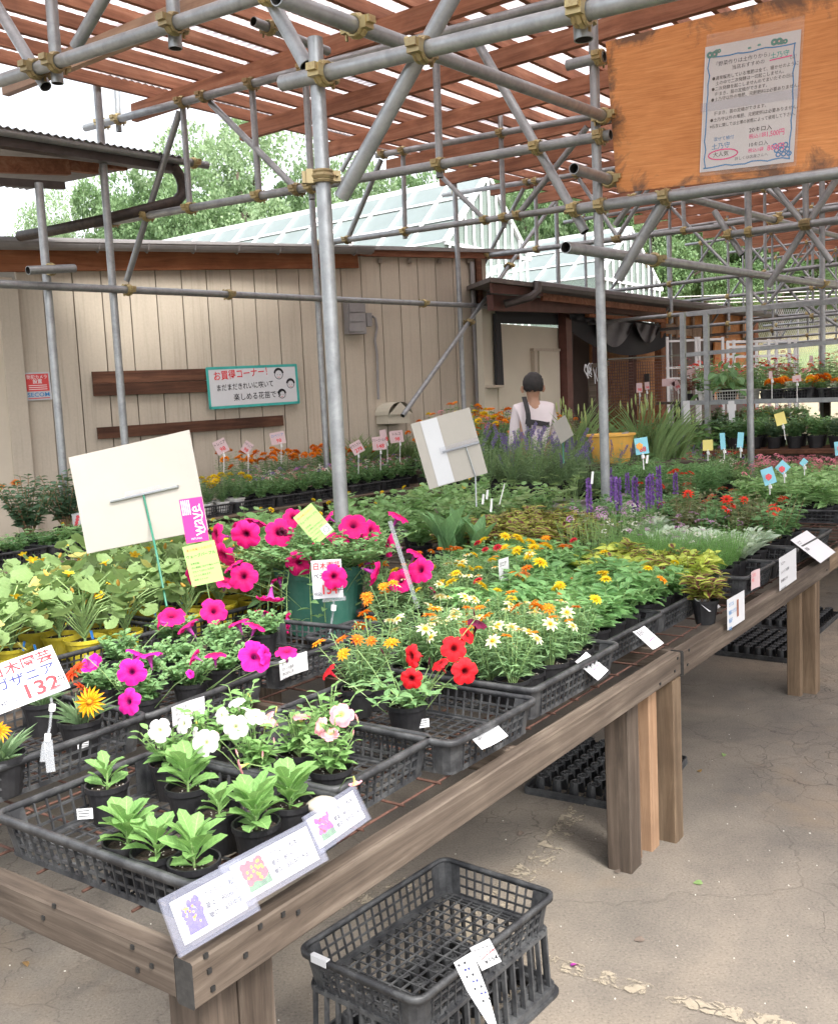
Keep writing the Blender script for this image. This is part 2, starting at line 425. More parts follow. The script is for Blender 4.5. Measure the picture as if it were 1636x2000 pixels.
petalmat('petal_whitesmall', [(0, (.6, .6, .4)), (1, (.82, .82, .80))])
petalmat('disc_orange', [(0, (.60, .26, .01)), (1, (.75, .38, .02))])
petalmat('disc_dark', [(0, (.12, .03, .005)), (1, (.25, .08, .01))])

def _ground():
    m, n, b = _new('asphalt_worn')
    tc = _tc(n)
    big = _noise(n, .55, 5, .6, tc, .6); med = _noise(n, 2.6, 6, .65, tc, .3); fine = _noise(n, 120, 3, .7, tc)
    o = _ramp(n, big.outputs[0], [(.34, (.135, .124, .110)), (.5, (.182, .162, .138)), (.66, (.24, .205, .162))]).outputs[0]
    o = _mix(n, .8, o, _ramp(n, med.outputs[0], [(.3, (.72, .72, .73)), (.7, (1.2, 1.17, 1.12))]).outputs[0], 'MULTIPLY')
    o = _mix(n, .8, o, _ramp(n, fine.outputs[0], [(.33, (.60, .60, .60)), (.45, (.95, .95, .95)), (.6, (1.08, 1.08, 1.08)), (.70, (1.5, 1.45, 1.38))]).outputs[0], 'MULTIPLY')
    # brown stain near the table legs
    st2 = _noise(n, .9, 4, .7, tc, .2)
    o = _mix(n, _ramp(n, st2.outputs[0], [(.56, (0, 0, 0)), (.72, (.55, .55, .55))]).outputs[0], o, (.235, .175, .115))
    # cracks
    wv = _noise(n, 3, 4, .6, tc)
    vm = n.nodes.new('ShaderNodeVectorMath'); vm.operation = 'MULTIPLY_ADD'
    n.links.new(wv.outputs['Color'], vm.inputs[0]); vm.inputs[1].default_value = (.35, .35, 0); n.links.new(tc, vm.inputs[2])
    def crack(scale, wdt):
        v = n.nodes.new('ShaderNodeTexVoronoi'); v.feature = 'DISTANCE_TO_EDGE'; v.inputs['Scale'].default_value = scale
        n.links.new(vm.outputs[0], v.inputs['Vector'])
        return _ramp(n, v.outputs['Distance'], [(0, (1, 1, 1)), (wdt, (0, 0, 0))]).outputs[0]
    mask = _ramp(n, _noise(n, .8, 3, .5, tc).outputs[0], [(.50, (0, 0, 0)), (.60, (1, 1, 1))]).outputs[0]
    ck = _mix(n, 1.0, crack(7.5, .022), mask, 'MULTIPLY')
    ck2 = _mix(n, 1.0, crack(.55, .0035), (.4, .4, .4), 'MULTIPLY')
    ck = _mix(n, 1.0, ck, ck2, 'LIGHTEN')
    o = _mix(n, _math(n, 'MULTIPLY', ck, .55), o, (.045, .038, .032))
    n.links.new(o, b.inputs['Base Color']); b.inputs['Roughness'].default_value = .92
    b.inputs['Specular IOR Level'].default_value = .25
    h = _math(n, 'SUBTRACT', fine.outputs[0], _math(n, 'MULTIPLY', ck, 1.5))
    _bump(n, b, h, .45, .004)
_ground()
def _worn(name, c, thr, crackscale):
    m, n, b = _new(name)
    tc = _tc(n)
    nz = _noise(n, 9, 7, .75, tc, .4)
    n.links.new(_mix(n, .6, c, _ramp(n, _noise(n, 60, 3, .6, tc).outputs[0], [(.3, (.7, .7, .7)), (.7, (1.1, 1.1, 1.1))]).outputs[0], 'MULTIPLY'), b.inputs['Base Color'])
    b.inputs['Roughness'].default_value = .9
    v = n.nodes.new('ShaderNodeTexVoronoi'); v.feature = 'DISTANCE_TO_EDGE'; v.inputs['Scale'].default_value = crackscale
    wv = _noise(n, 5, 4, .6, tc); vm = n.nodes.new('ShaderNodeVectorMath'); vm.operation = 'MULTIPLY_ADD'
    n.links.new(wv.outputs['Color'], vm.inputs[0]); vm.inputs[1].default_value = (.2, .2, 0); n.links.new(tc, vm.inputs[2])
    n.links.new(vm.outputs[0], v.inputs['Vector'])
    uv = n.nodes.new('ShaderNodeUVMap'); sp = n.nodes.new('ShaderNodeSeparateXYZ'); n.links.new(uv.outputs[0], sp.inputs[0])
    edge = _math(n, 'SUBTRACT', 1.0, _math(n, 'ABSOLUTE', _math(n, 'MULTIPLY_ADD', sp.outputs[1], 2.0, -1.0)))
    a = _math(n, 'ADD', nz.outputs[0], _math(n, 'MULTIPLY', _math(n, 'MINIMUM', edge, .35), .5))
    a = _ramp(n, a, [(thr, (0, 0, 0)), (thr + .06, (1, 1, 1))]).outputs[0]
    a = _math(n, 'MULTIPLY', a, _ramp(n, v.outputs['Distance'], [(.012, (0, 0, 0)), (.03, (1, 1, 1))]).outputs[0])
    tr = n.nodes.new('ShaderNodeBsdfTransparent'); ms = n.nodes.new('ShaderNodeMixShader')
    n.links.new(_math(n, 'MULTIPLY', a, .9), ms.inputs[0]); n.links.new(tr.outputs[0], ms.inputs[1]); n.links.new(b.outputs[0], ms.inputs[2])
    n.links.new(ms.outputs[0], n.nodes['Material Output'].inputs[0])
_worn('road_paint', (.33, .285, .215), .655, 8.5)
def _hill():
    m, n, b = _new('hill_ground')
    tc = _tc(n)
    t = _noise(n, .09, 5, .6, tc, .4); f = _noise(n, 6, 4, .7, tc)
    sp = n.nodes.new('ShaderNodeSeparateXYZ'); n.links.new(tc, sp.inputs[0])
    k = _math(n, 'ADD', sp.outputs[2], _math(n, 'MULTIPLY_ADD', t.outputs[0], 3.0, -1.5))
    r = _ramp(n, _math(n, 'DIVIDE', k, 10.0), [(.0, (.26, .22, .16)), (.19, (.30, .26, .18)), (.24, (.16, .22, .08)), (.34, (.16, .22, .08)), (.42, (.30, .25, .12)), (.55, (.14, .20, .06))])
    n.links.new(_mix(n, .6, r.outputs[0], _ramp(n, f.outputs[0], [(.3, (.7, .7, .7)), (.7, (1.25, 1.25, 1.2))]).outputs[0], 'MULTIPLY'), b.inputs['Base Color'])
    b.inputs['Roughness'].default_value = .95
_hill()
def _ply():                                            # stained plywood sign board
    m, n, b = _new('stained_ply')
    tc = _tc(n)
    mp = n.nodes.new('ShaderNodeMapping'); mp.inputs['Scale'].default_value = (3.0, 34, 1); n.links.new(_tc(n, 'UV'), mp.inputs[0])
    g = _noise(n, 2.2, 7, .7, mp.outputs[0], .5); s_ = _noise(n, 4.0, 6, .7, tc, .5); k_ = _noise(n, 1.6, 4, .6, tc)
    o = _ramp(n, g.outputs[0], [(.3, (.50, .185, .055)), (.55, (.64, .27, .09)), (.75, (.70, .36, .155))]).outputs[0]
    o = _mix(n, .8, o, _ramp(n, k_.outputs[0], [(.35, (.85, .78, .7)), (.65, (1.1, 1.12, 1.15))]).outputs[0], 'MULTIPLY')
    uv = n.nodes.new('ShaderNodeUVMap'); sp = n.nodes.new('ShaderNodeSeparateXYZ'); n.links.new(uv.outputs[0], sp.inputs[0])
    ex = _math(n, 'MINIMUM', sp.outputs[0], _math(n, 'SUBTRACT', 1.0, sp.outputs[0]))
    ey = _math(n, 'MINIMUM', sp.outputs[1], _math(n, 'SUBTRACT', 1.0, sp.outputs[1]))
    e = _math(n, 'MINIMUM', _math(n, 'MULTIPLY', ex, 1.6), ey)
    f = _math(n, 'SUBTRACT', s_.outputs[0], _math(n, 'MULTIPLY', e, 1.3))
    o = _mix(n, _ramp(n, f, [(.40, (0, 0, 0)), (.56, (.85, .85, .85))]).outputs[0], o, (.10, .065, .05))
    n.links.new(o, b.inputs['Base Color']); b.inputs['Roughness'].default_value = .7
    _bump(n, b, g.outputs[0], .2, .003)
_ply()

# ------------------------------------------------------------------ mesh builder
class MB:
    def __init__(self): self.V = []; self.UV = []; self.F = []; self.M = []; self.n = 0
    def add(self, V, F, mat=0, uv=None):
        V = np.asarray(V, float).reshape(-1, 3); F = np.asarray(F, int)
        self.V.append(V); self.F.append(F + self.n); self.M.append(np.full(len(F), mat, int))
        self.UV.append(np.zeros((len(V), 2)) if uv is None else np.asarray(uv, float)); self.n += len(V)
        return self
    def box(self, c, size, R=None, mat=0):
        x, y, z = (q / 2 for q in size)
        V = np.array([(-x, -y, -z), (x, -y, -z), (x, y, -z), (-x, y, -z), (-x, -y, z), (x, -y, z), (x, y, z), (-x, y, z)])
        if R is not None: V = V @ np.array(R.to_3x3()).T
        V = V + np.array(c)
        return self.add(V, [(0, 3, 2, 1), (4, 5, 6, 7), (0, 1, 5, 4), (1, 2, 6, 5), (2, 3, 7, 6), (3, 0, 4, 7)], mat)
    def bar(self, a, b, w, h, up=UP, mat=0):
        a = Vector(a); b = Vector(b); x = (b - a); L = x.length
        if L < 1e-6: return self
        x /= L; y = Vector(up).cross(x)
        if y.length < 1e-4: y = Vector((1, 0, 0)).cross(x)
        y.normalize(); z = x.cross(y)
        return self.box((a + b) / 2, (L, w, h), Matrix((x, y, z)).transposed(), mat)
    def tube(self, pts, r, n=8, mat=0, cap=False, r2=None):
        P = [Vector(p) for p in pts]; k = len(P); rings = []; y = None
        rs = r if isinstance(r, (list, tuple)) else [r + ((r2 if r2 is not None else r) - r) * i / max(1, k - 1) for i in range(k)]
        for i in range(k):
            d = (P[min(i + 1, k - 1)] - P[max(i - 1, 0)]).normalized()
            if y is None:
                y = d.cross(UP) if abs(d.z) < .95 else d.cross(Vector((1, 0, 0)))
            y = (y - d * y.dot(d)).normalized(); z = d.cross(y)
            for j in range(n):
                a = 2 * PI * j / n; rings.append(P[i] + (y * math.cos(a) + z * math.sin(a)) * rs[i])
        F = [(i * n + j, i * n + (j + 1) % n, (i + 1) * n + (j + 1) % n, (i + 1) * n + j) for i in range(k - 1) for j in range(n)]
        uv = [(0.5, i / max(1, k - 1)) for i in range(k) for j in range(n)]
        self.add([tuple(v) for v in rings], F, mat, uv)
        if cap:
            for e, s_ in ((0, -1), (k - 1, 1)):
                base = rings[e * n:(e + 1) * n]
                V = [tuple(P[e])] + [tuple(v) for v in base]
                self.add(V, [(0, 1 + j, 1 + (j + 1) % n) if s_ > 0 else (0, 1 + (j + 1) % n, 1 + j) for j in range(n)], mat)
        return self
    def lathe(self, prof, n=20, mat=0, sq=0.0, c=(0, 0, 0)):
        """prof: (r, z) pairs; sq > 0 squares the section off"""
        V = []
        for r, z in prof:
            for j in range(n):
                a = 2 * PI * j / n
                ca, sa = math.cos(a), math.sin(a)
                k = 1.0 / max(abs(ca), abs(sa)); k = 1 + (min(k, 1.25) - 1) * sq
                V.append((c[0] + r * ca * k, c[1] + r * sa * k, c[2] + z))
        F = [(i * n + j, i * n + (j + 1) % n, (i + 1) * n + (j + 1) % n, (i + 1) * n + j) for i in range(len(prof) - 1) for j in range(n)]
        return self.add(V, F, mat)
    def disc(self, c, r, n=16, mat=0, sq=0.0, bump=0.0):
        V = [c]
        for k in (.5, 1.0):
            for j in range(n):
                a = 2 * PI * j / n; ca, sa = math.cos(a), math.sin(a)
                q = 1.0 / max(abs(ca), abs(sa)); q = 1 + (min(q, 1.25) - 1) * sq
                V.append((c[0] + r * k * ca * q, c[1] + r * k * sa * q, c[2] + random.uniform(-bump, bump)))
        F3 = [(0, 1 + j, 1 + (j + 1) % n) for j in range(n)]
        self.add(V[:n + 1], F3, mat)
        return self.add(V, [(1 + j, 1 + n + j, 1 + n + (j + 1) % n, 1 + (j + 1) % n) for j in range(n)], mat)
    def sweep(self, path, prof, closed=True, mat=0):
        """path: points in a horizontal plane, prof: (out, z) closed section"""
        k = len(path); m = len(prof); V = []
        for i in range(k):
            a = Vector(path[i - 1]) if (closed or i) else Vector(path[i]); b = Vector(path[(i + 1) % k]) if (closed or i < k - 1) else Vector(path[i])
            d = (b - a).normalized(); o = Vector((d.y, -d.x, 0))
            for u, z in prof: V.append(tuple(Vector(path[i]) + o * u + UP * z))
        F = []
        for i in range(k if closed else k - 1):
            j = (i + 1) % k
            for q in range(m):
                F.append((i * m + q, i * m + (q + 1) % m, j * m + (q + 1) % m, j * m + q))
        return self.add(V, F, mat)
    def mesh(self, name, mats, smooth=False):
        me = bpy.data.meshes.new(name)
        V = np.concatenate(self.V); UV = np.concatenate(self.UV)
        cnt = np.concatenate([np.full(len(f), f.shape[1]) for f in self.F]); L = np.concatenate([f.reshape(-1) for f in self.F])
        me.vertices.add(len(V)); me.vertices.foreach_set('co', V.reshape(-1))
        me.loops.add(len(L)); me.loops.foreach_set('vertex_index', L)
        me.polygons.add(len(cnt)); st_ = np.concatenate([[0], np.cumsum(cnt)[:-1]])
        me.polygons.foreach_set('loop_start', st_)
        me.polygons.foreach_set('material_index', np.concatenate(self.M))
        me.polygons.foreach_set('use_smooth', np.full(len(cnt), bool(smooth)))
        uvl = me.uv_layers.new(name='UVMap'); uvl.data.foreach_set('uv', UV[L].reshape(-1))
        me.update(calc_edges=True)
        for m in (mats if isinstance(mats, (list, tuple)) else [mats]): me.materials.append(MATS[m])
        return me
    def build(self, name, mats, parent=None, smooth=False, world=False):
        return link(name, self.mesh(name, mats, smooth), parent, world)
def link(name, data, parent=None, world=False, M=None):
    o = bpy.data.objects.new(name, data); col.objects.link(o)
    if M is not None: o.matrix_local = M
    if parent is not None:
        o.parent = parent
        if world: o.matrix_parent_inverse = parent.matrix_basis.inverted()
    return o
def tag(o, label=None, cat=None, group=None, kind=None):
    if label: o['label'] = label
    if cat: o['category'] = cat
    if group: o['group'] = group
    if kind: o['kind'] = kind
    return o
def thing(name, label, cat, loc=(0, 0, 0), rz=0.0, group=None, M=None):
    o = bpy.data.objects.new(name, None); col.objects.link(o); o.empty_display_size = .05
    if M is not None: o.matrix_basis = M
    else: o.location = loc; o.rotation_euler = (0, 0, rz)
    tag(o, label, cat, group)
    o.matrix_basis  # noqa
    return o
def basis(o):
    return Matrix.LocRotScale(o.location, o.rotation_euler.to_quaternion(), o.scale)
def copy_tree(o, parent=None):
    c = o.copy(); col.objects.link(c)
    if parent is not None: c.parent = parent
    for ch in o.children: copy_tree(ch, c)
    return c
def frame(x, y, o):
    x = Vector(x).normalized(); y = Vector(y); z = x.cross(y).normalized(); y = z.cross(x)
    M = Matrix((x, y, z)).transposed().to_4x4(); M.translation = Vector(o)
    return M
# ================================================================== SETTING
mb = MB()
mb.add([(-60, -15, 0), (90, -15, 0), (90, 140, 0), (-60, 140, 0)], [(0, 1, 2, 3)])
g = mb.build('ground', 'asphalt_worn'); tag(g, 'worn grey-brown asphalt yard with fine cracks', 'ground', kind='structure')
def strip(pts, wdt, z=.004):
    m = MB(); k = len(pts); V = []; uv = []; P = [at(x, y, z) for x, y in pts]
    for i in range(k):
        d = (P[min(i + 1, k - 1)] - P[max(i - 1, 0)]).normalized(); o = Vector((-d.y, d.x, 0)) * wdt / 2
        V += [tuple(P[i] + o), tuple(P[i] - o)]; uv += [(0, 0), (0, 1)]
    m.add(V, [(2 * i, 2 * i + 1, 2 * i + 3, 2 * i + 2) for i in range(k - 1)], 0, uv)
    return m
o = strip([(1170, 1520), (1080, 1650), (960, 1770), (860, 1880)], .13).build('painted_line', 'road_paint')
tag(o, 'cracked cream painted bay line running under the table', 'painted line', kind='structure')
o = strip([(1000, 1855), (1200, 1915), (1420, 1975), (1700, 2050)], .085).build('painted_line', 'road_paint')
tag(o, 'worn cream painted line across the open asphalt beside the crates', 'painted line', kind='structure')
o = strip([(800, 1720), (690, 1760), (560, 1790), (420, 1850)], .10).build('painted_line', 'road_paint')
tag(o, 'faint cream painted line behind the crate under the table', 'painted line', kind='structure')
# grit and small litter on the asphalt
m = MB(); R_ = np.random.default_rng(3)
for i in range(200):
    x = R_.uniform(0, 1636); y = R_.uniform(1230, 2000); P = at(x, y, 0); s_ = R_.uniform(.001, .0028)
    m.box((P.x, P.y, s_ * .4), (s_ * R_.uniform(1, 2), s_ * R_.uniform(1, 2), s_), Matrix.Rotation(R_.uniform(0, 3), 3, 'Z'))
tag(m.build('grit', 'perlite'), 'pale grit scattered over the asphalt', kind='stuff')

# hill behind
def hz(x, y):
    a = max(0.0, y - 27 - max(0, 18 - x) * .25)
    h = (a * .17 + max(0, a - 12) * .22) * min(1.0, max(0.0, (x + 2) / 14))
    return h - 1.0 + noise.noise(Vector((x * .06, y * .06, 3))) * min(1.2, a * .1)
m = MB(); nx, ny = 70, 60; V = []
for j in range(ny):
    for i in range(nx):
        x = -60 + i * 150 / (nx - 1); y = 22 + j * 110 / (ny - 1); V.append((x, y, hz(x, y)))
m.add(V, [(j * nx + i, j * nx + i + 1, (j + 1) * nx + i + 1, (j + 1) * nx + i) for j in range(ny - 1) for i in range(nx - 1)])
tag(m.build('hill', 'hill_ground', smooth=True), 'bank of gravel and grass rising behind the nursery', 'hill', kind='structure')

# ------------------------------------------------------------------ leaf templates
def leaf_tmpl(nl=4, shape='ovate', fold=.18, curl=.25, serr=0.0, wid=1.0, wave=0.0):
    """unit leaf: length 1 along +Y, half width .5 * profile, midrib at x = 0"""
    V = []; uv = []
    for i in range(nl + 1):
        v = i / nl
        if shape == 'ovate': wd = math.sin(PI * min(1, v ** .75)) ** .8 if 0 < v < 1 else 0
        elif shape == 'lance': wd = math.sin(PI * v ** .6) if 0 < v < 1 else 0
        elif shape == 'spoon': wd = (.16 + .84 * math.sin(PI * (max(0, v - .12) / .88) ** 1.35) ** .75) if v < 1 else 0
        elif shape == 'blade': wd = (1 - v) ** .5 if v > 0 else .6
        else: wd = 1
        if serr and 0 < i < nl: wd *= 1 + serr * (1 if i % 2 else -1)
        z = -curl * v * v + (.0)
        e = fold * wd * .5 + wave * math.sin(v * 9) * .05
        V += [(-.5 * wd * wid, v, z + e), (0, v, z), (.5 * wd * wid, v, z + fold * wd * .5 - wave * math.sin(v * 9) * .05)]
        uv += [(1, v), (0, v), (1, v)]
    F = []
    for i in range(nl):
        a = 3 * i
        F += [(a, a + 1, a + 4, a + 3), (a + 1, a + 2, a + 5, a + 4)]
    return np.array(V), np.array(F), np.array(uv)
def round_leaf(n=14, lobes=5, depth=.12, cup=.15, notch=True):
    V = [(0, .12, 0)]; uv = [(0, 0)]
    for k in (.55, 1.0):
        for j in range(n + 1):
            a = -PI / 2 + .25 + (2 * PI - .5) * j / n
            r = .5 * (1 + depth * math.cos(lobes * (a - PI / 2))) * k
            x, y = r * math.cos(a), .5 + r * math.sin(a)
            V.append((x, y, cup * k * k * .5 + .03 * math.sin(5 * a) * k)); uv.append((.3 + .7 * k, k))
    F4 = [(1 + j, 2 + j + n, 3 + j + n, 2 + j) for j in range(n)]
    F3 = [(0, 1 + j, 2 + j) for j in range(n)]
    return np.array(V), (F3, F4), np.array(uv)
TM = {
    'ovate': leaf_tmpl(4, 'ovate', .2, .25), 'ovate3': leaf_tmpl(3, 'ovate', .2, .25),
    'lance': leaf_tmpl(3, 'lance', .15, .3), 'blade': leaf_tmpl(4, 'blade', .1, .35), 'blade2': leaf_tmpl(2, 'blade', .1, .15),
    'aster': leaf_tmpl(8, 'spoon', .16, .32, .10), 'spoon': leaf_tmpl(5, 'spoon', .15, .3),
    'broad': leaf_tmpl(5, 'ovate', .12, .3), 'tiny': leaf_tmpl(2, 'ovate', .2, .15), 'canna': leaf_tmpl(6, 'ovate', .35, .12),
}
def orient(D, roll, up=(0, 0, 1)):
    D = D / np.linalg.norm(D, axis=1, keepdims=True)
    U = np.tile(np.array(up, float), (len(D), 1)); par = np.abs(D @ np.array(up)) > .97
    U[par] = (1, 0, 0)
    X = np.cross(D, U); X /= np.linalg.norm(X, axis=1, keepdims=True)
    Z = np.cross(X, D)
    c, s_ = np.cos(roll)[:, None], np.sin(roll)[:, None]
    return X * c + Z * s_, D, -X * s_ + Z * c
def leaves(mb, tm, P, D, L, W, roll, mat=0):
    V0, F0, uv0 = TM[tm] if isinstance(tm, str) else tm
    P = np.asarray(P, float); D = np.asarray(D, float); n = len(P)
    L = np.broadcast_to(L, n); W = np.broadcast_to(W, n); roll = np.broadcast_to(roll, n)
    X, Y, Z = orient(D, roll)
    V = (V0[None, :, 0:1] * W[:, None, None] * X[:, None] + V0[None, :, 1:2] * L[:, None, None] * Y[:, None]
         + V0[None, :, 2:3] * L[:, None, None] * Z[:, None] + P[:, None])
    k = len(V0); off = (np.arange(n) * k)
    base = mb.n; uv = np.tile(uv0, (n, 1)); VV = V.reshape(-1, 3)
    Fs = F0 if isinstance(F0, tuple) else (F0,)
    first = True
    for F in Fs:
        F = np.array(F); FF = (F[None] + off[:, None, None]).reshape(-1, F.shape[1])
        if first: mb.add(VV, FF, mat, uv); first = False
        else:
            mb.F.append(FF + base); mb.M.append(np.full(len(FF), mat, int))
    return mb
TM['round'] = (lambda r: (r[0], (np.array(r[1][0]), np.array(r[1][1])), r[2]))(round_leaf())
def rnd_dir(r, n, zmin=-.2, zmax=1.0):
    z = r.uniform(zmin, zmax, n); a = r.uniform(0, 2 * PI, n); q = np.sqrt(np.clip(1 - z * z, 0, 1))
    return np.stack([q * np.cos(a), q * np.sin(a), z], 1)

# ------------------------------------------------------------------ trees
CROWN = {}
def crown_mesh(kind, seed, n, mat, lsz):
    r = np.random.default_rng(seed); m = MB()
    nc = {'round': 34, 'loose': 26, 'wide': 40}[kind]
    C = rnd_dir(r, nc, -.6, 1) * (r.uniform(.35, 1, nc) ** .6)[:, None] * np.array([1, 1, .85])
    if kind == 'loose': C = C * np.array([1.0, 1.0, 1.15])
    C[:, 2] += .05
    rad = r.uniform(.16, .32, nc)
    idx = r.integers(0, nc, n); D = rnd_dir(r, n, -.9, 1)
    P = C[idx] + D * (rad[idx] * r.uniform(.55, 1.05, n) ** .6)[:, None] * np.array([1, 1, .7])
    leaves(m, 'tiny', P, D + r.normal(0, .5, (n, 3)) + np.array([0, 0, -.2]), r.uniform(.7, 1.3, n) * lsz, r.uniform(.5, .9, n) * lsz, r.uniform(0, 6, n))
    return m.mesh('crown', [mat])
def tree(kind, loc, H, R, label, group=None):
    key = kind
    if key not in CROWN:
        CROWN[key] = {'dark': crown_mesh('round', 11, 26000, 'leaf_tree', .045), 'pale': crown_mesh('loose', 5, 18000, 'leaf_tree_pale', .038),
                      'wide': crown_mesh('wide', 23, 26000, 'leaf_tree', .042)}[key]
    t = thing('broadleaf_tree', label, 'tree', loc, random.uniform(0, 6), group)
    if 'trunk' not in CROWN:
        m = MB(); m.tube([(0, 0, 0), (.02, .01, .35), (0, .03, .6), (.02, 0, .85)], [.03, .024, .016, .006], 8)
        for k in range(7):
            a = k * 2.4; z = .35 + k * .05
            m.tube([(0, 0, z), (.12 * math.cos(a), .12 * math.sin(a), z + .12), (.24 * math.cos(a), .24 * math.sin(a), z + .17)], [.012, .008, .003], 5)
        CROWN['trunk'] = m.mesh('trunk', ['bark'], True)
    a = link('trunk', CROWN['trunk'], t); a.scale = (H, H, H)
    c = link('crown', CROWN[key], t); c.scale = (R, R, H * .42); c.location = (0, 0, H * .6)
    return t
TL = []
def pt(x, y, D): return dep(x, y, D)
# left, behind the shed: (px x, px y of the top, distance, radius, kind)
for i, (x, y, D, R, kd, lb) in enumerate([
    (75, 410, 44, 2.2, 'pale', 'small pale tree at the far left above the shed roof'),
    (170, 375, 42, 2.6, 'pale', 'pale bushy tree behind the slanting black drainpipe'),
    (262, 330, 40, 3.0, 'wide', 'green tree left of the tallest one behind the shed'),
    (365, 315, 38, 3.2, 'wide', 'green tree under the awning end behind the shed'),
    (470, 235, 40, 4.3, 'pale', 'tallest loose pale tree seen under the canopy edge'),
    (575, 330, 42, 3.0, 'dark', 'green tree between the tall pale tree and the middle post'),
    (660, 320, 45, 3.0, 'pale', 'pale tree just right of the middle post'),
    (770, 320, 46, 3.2, 'dark', 'green tree above the greenhouse ridge')]):
    P = pt(x, y, D); tree(kd, (P.x, P.y, 0), P.z, R, lb, 'trees behind the shed')
r = np.random.default_rng(9)
for row, (D, n) in enumerate([(47, 9), (53, 10), (60, 9), (43, 4)]):
    for i in range(n):
        x = 1000 + (700 if row < 3 else 330) * (i + r.uniform(.1, .9)) / n
        P = pt(x, 600, D); z0 = hz(P.x, D) - .5
        top = dep(x, r.uniform(290, 360) if row else r.uniform(340, 430), D).z
        tree(['dark', 'wide', 'dark', 'pale'][int(r.integers(0, 4))], (P.x, D, z0), top - z0, r.uniform(2.6, 3.8),
             'leafy green tree of the wood on the hill behind the pipe frame', 'trees of the wood on the hill')

# ------------------------------------------------------------------ shed
W0 = Vector((0, 13.7, 0)); DW = Vector((.7952, .6064, 0)).normalized(); NW = Vector((DW.y, -DW.x, 0))
def wp(x, y, off=0.0): return atp(x, y, W0 + NW * off, NW)
def ws(P): return (P - W0).dot(DW)
def WP(s, z, off=0.0): return W0 + DW * s + NW * off + UP * z
a, b = ws(wp(154, 700)), ws(wp(550, 700)); PWD = (b - a) / 8
sL, sR = ws(wp(45, 700)), ws(wp(957, 700))
zl, zr = wp(105, 531).z, wp(950, 500).z
def ztop(s): return zl + (zr - zl) * (s - ws(wp(105, 531))) / (ws(wp(950, 500)) - ws(wp(105, 531)))
shed = thing('storage_shed', 'long cream shed of vertical boards with grey gutter', 'shed', WP((sL + sR) / 2, 0))
m = MB()
m.box(WP((sL + sR) / 2, 1.5, -.12), (sR - sL, .1, 3.0), Matrix((DW, -NW, UP)).transposed())
m.box(WP(sR - .02, 1.55, -2.5), (.08, 4.9, 3.1), Matrix((DW, -NW, UP)).transposed())
m.build('wall', 'seam_dark', shed, world=True)
s_ = a - PWD * 6
k = 0
while s_ < sR - .02:
    s0, s1 = max(s_, sL), min(s_ + PWD, sR)
    if s1 > sL + .03 and s1 - s0 > .03:
        m = MB(); e = .007; V = []
        for off in (0, -.055):
            V += [tuple(WP(s0 + e, 0, off)), tuple(WP(s1 - e, 0, off)), tuple(WP(s1 - e, ztop(s1) + .05, off)), tuple(WP(s0 + e, ztop(s0) + .05, off))]
        m.add(V, [(0, 1, 2, 3), (4, 7, 6, 5), (0, 4, 5, 1), (1, 5, 6, 2), (2, 6, 7, 3), (3, 7, 4, 0)])
        m.build('siding_board', 'wall_cream', shed, world=True)
    s_ += PWD
# roof, gutter, fascia
def wbar(name, x0, y0, x1, y1, hpx, thick, off, mat, parent):
    A, B = wp(x0, y0, off), wp(x1, y1, off); h = hpx / FOC * (A.y + B.y) / 2
    M = frame(B - A, UP, (A + B) / 2)
    mm = MB().box((0, 0, 0), ((B - A).length, h, thick)); o = mm.build(name, mat, parent); 
    if parent is not None: o.matrix_parent_inverse = parent.matrix_basis.inverted()
    o.matrix_basis = M
    return o
wbar('fascia_board', -80, 509, 697, 506, 38, .05, .045, 'fascia_wood', shed)
wbar('fascia_board', 700, 492, 1012, 499, 15, .05, .05, 'red_wood', shed)
for x0, y0, x1, y1 in ((-80, 470, 725, 484),):
    A, B = wp(x0, y0, .22), wp(x1, y1, .22); m = MB()
    d = (B - A).normalized(); ou = NW; V = []; n = 9
    for P in (A, B):
        for j in range(n):
            q = PI + PI * j / (n - 1); V.append(tuple(P + ou * .085 * math.cos(q) + UP * .085 * math.sin(q)))
    F = [(j, j + 1, n + j + 1, n + j) for j in range(n - 1)]
    m.add(V, F)
    m.bar(A + ou * .085, B + ou * .085, .02, .02)
    for i in range(9):
        P = A + (B - A) * (i + .5) / 9; m.tube([P - ou * .09, P - ou * .06 - UP * .07, P - UP * .1, P + ou * .06 - UP * .07, P + ou * .095], .008, 5)
    m.build('gutter', 'gutter_grey', shed, world=True)
m = MB(); A, B = wp(-80, 459, .16), wp(1012, 487, .12)
V = [tuple(A), tuple(B), tuple(B - NW * 5 + UP * .15), tuple(A - NW * 5 + UP * .15)]
V += [(x, y, z - .05) for x, y, z in V]
m.add(V, [(0, 1, 2, 3), (4, 7, 6, 5), (0, 4, 5, 1), (1, 5, 6, 2), (2, 6, 7, 3), (3, 7, 4, 0)])
m.build('roof', 'gutter_grey', shed, world=True)
for x in (742, 800, 858, 915):
    m = MB(); P = wp(x, 510, .03); m.box(P, (.05, .05, .06)); m.build('bracket', 'seam_dark', shed, world=True)
for x, yt, yb, r_ in ((929, 512, 800, .035), (941, 505, 770, .05)):
    m = MB(); m.tube([wp(x - 8, yt, .06), wp(x + 5, yb, .06)], r_, 8); m.build('drain_pipe', 'gutter_grey' if r_ < .04 else 'brown_plank', shed, world=True)
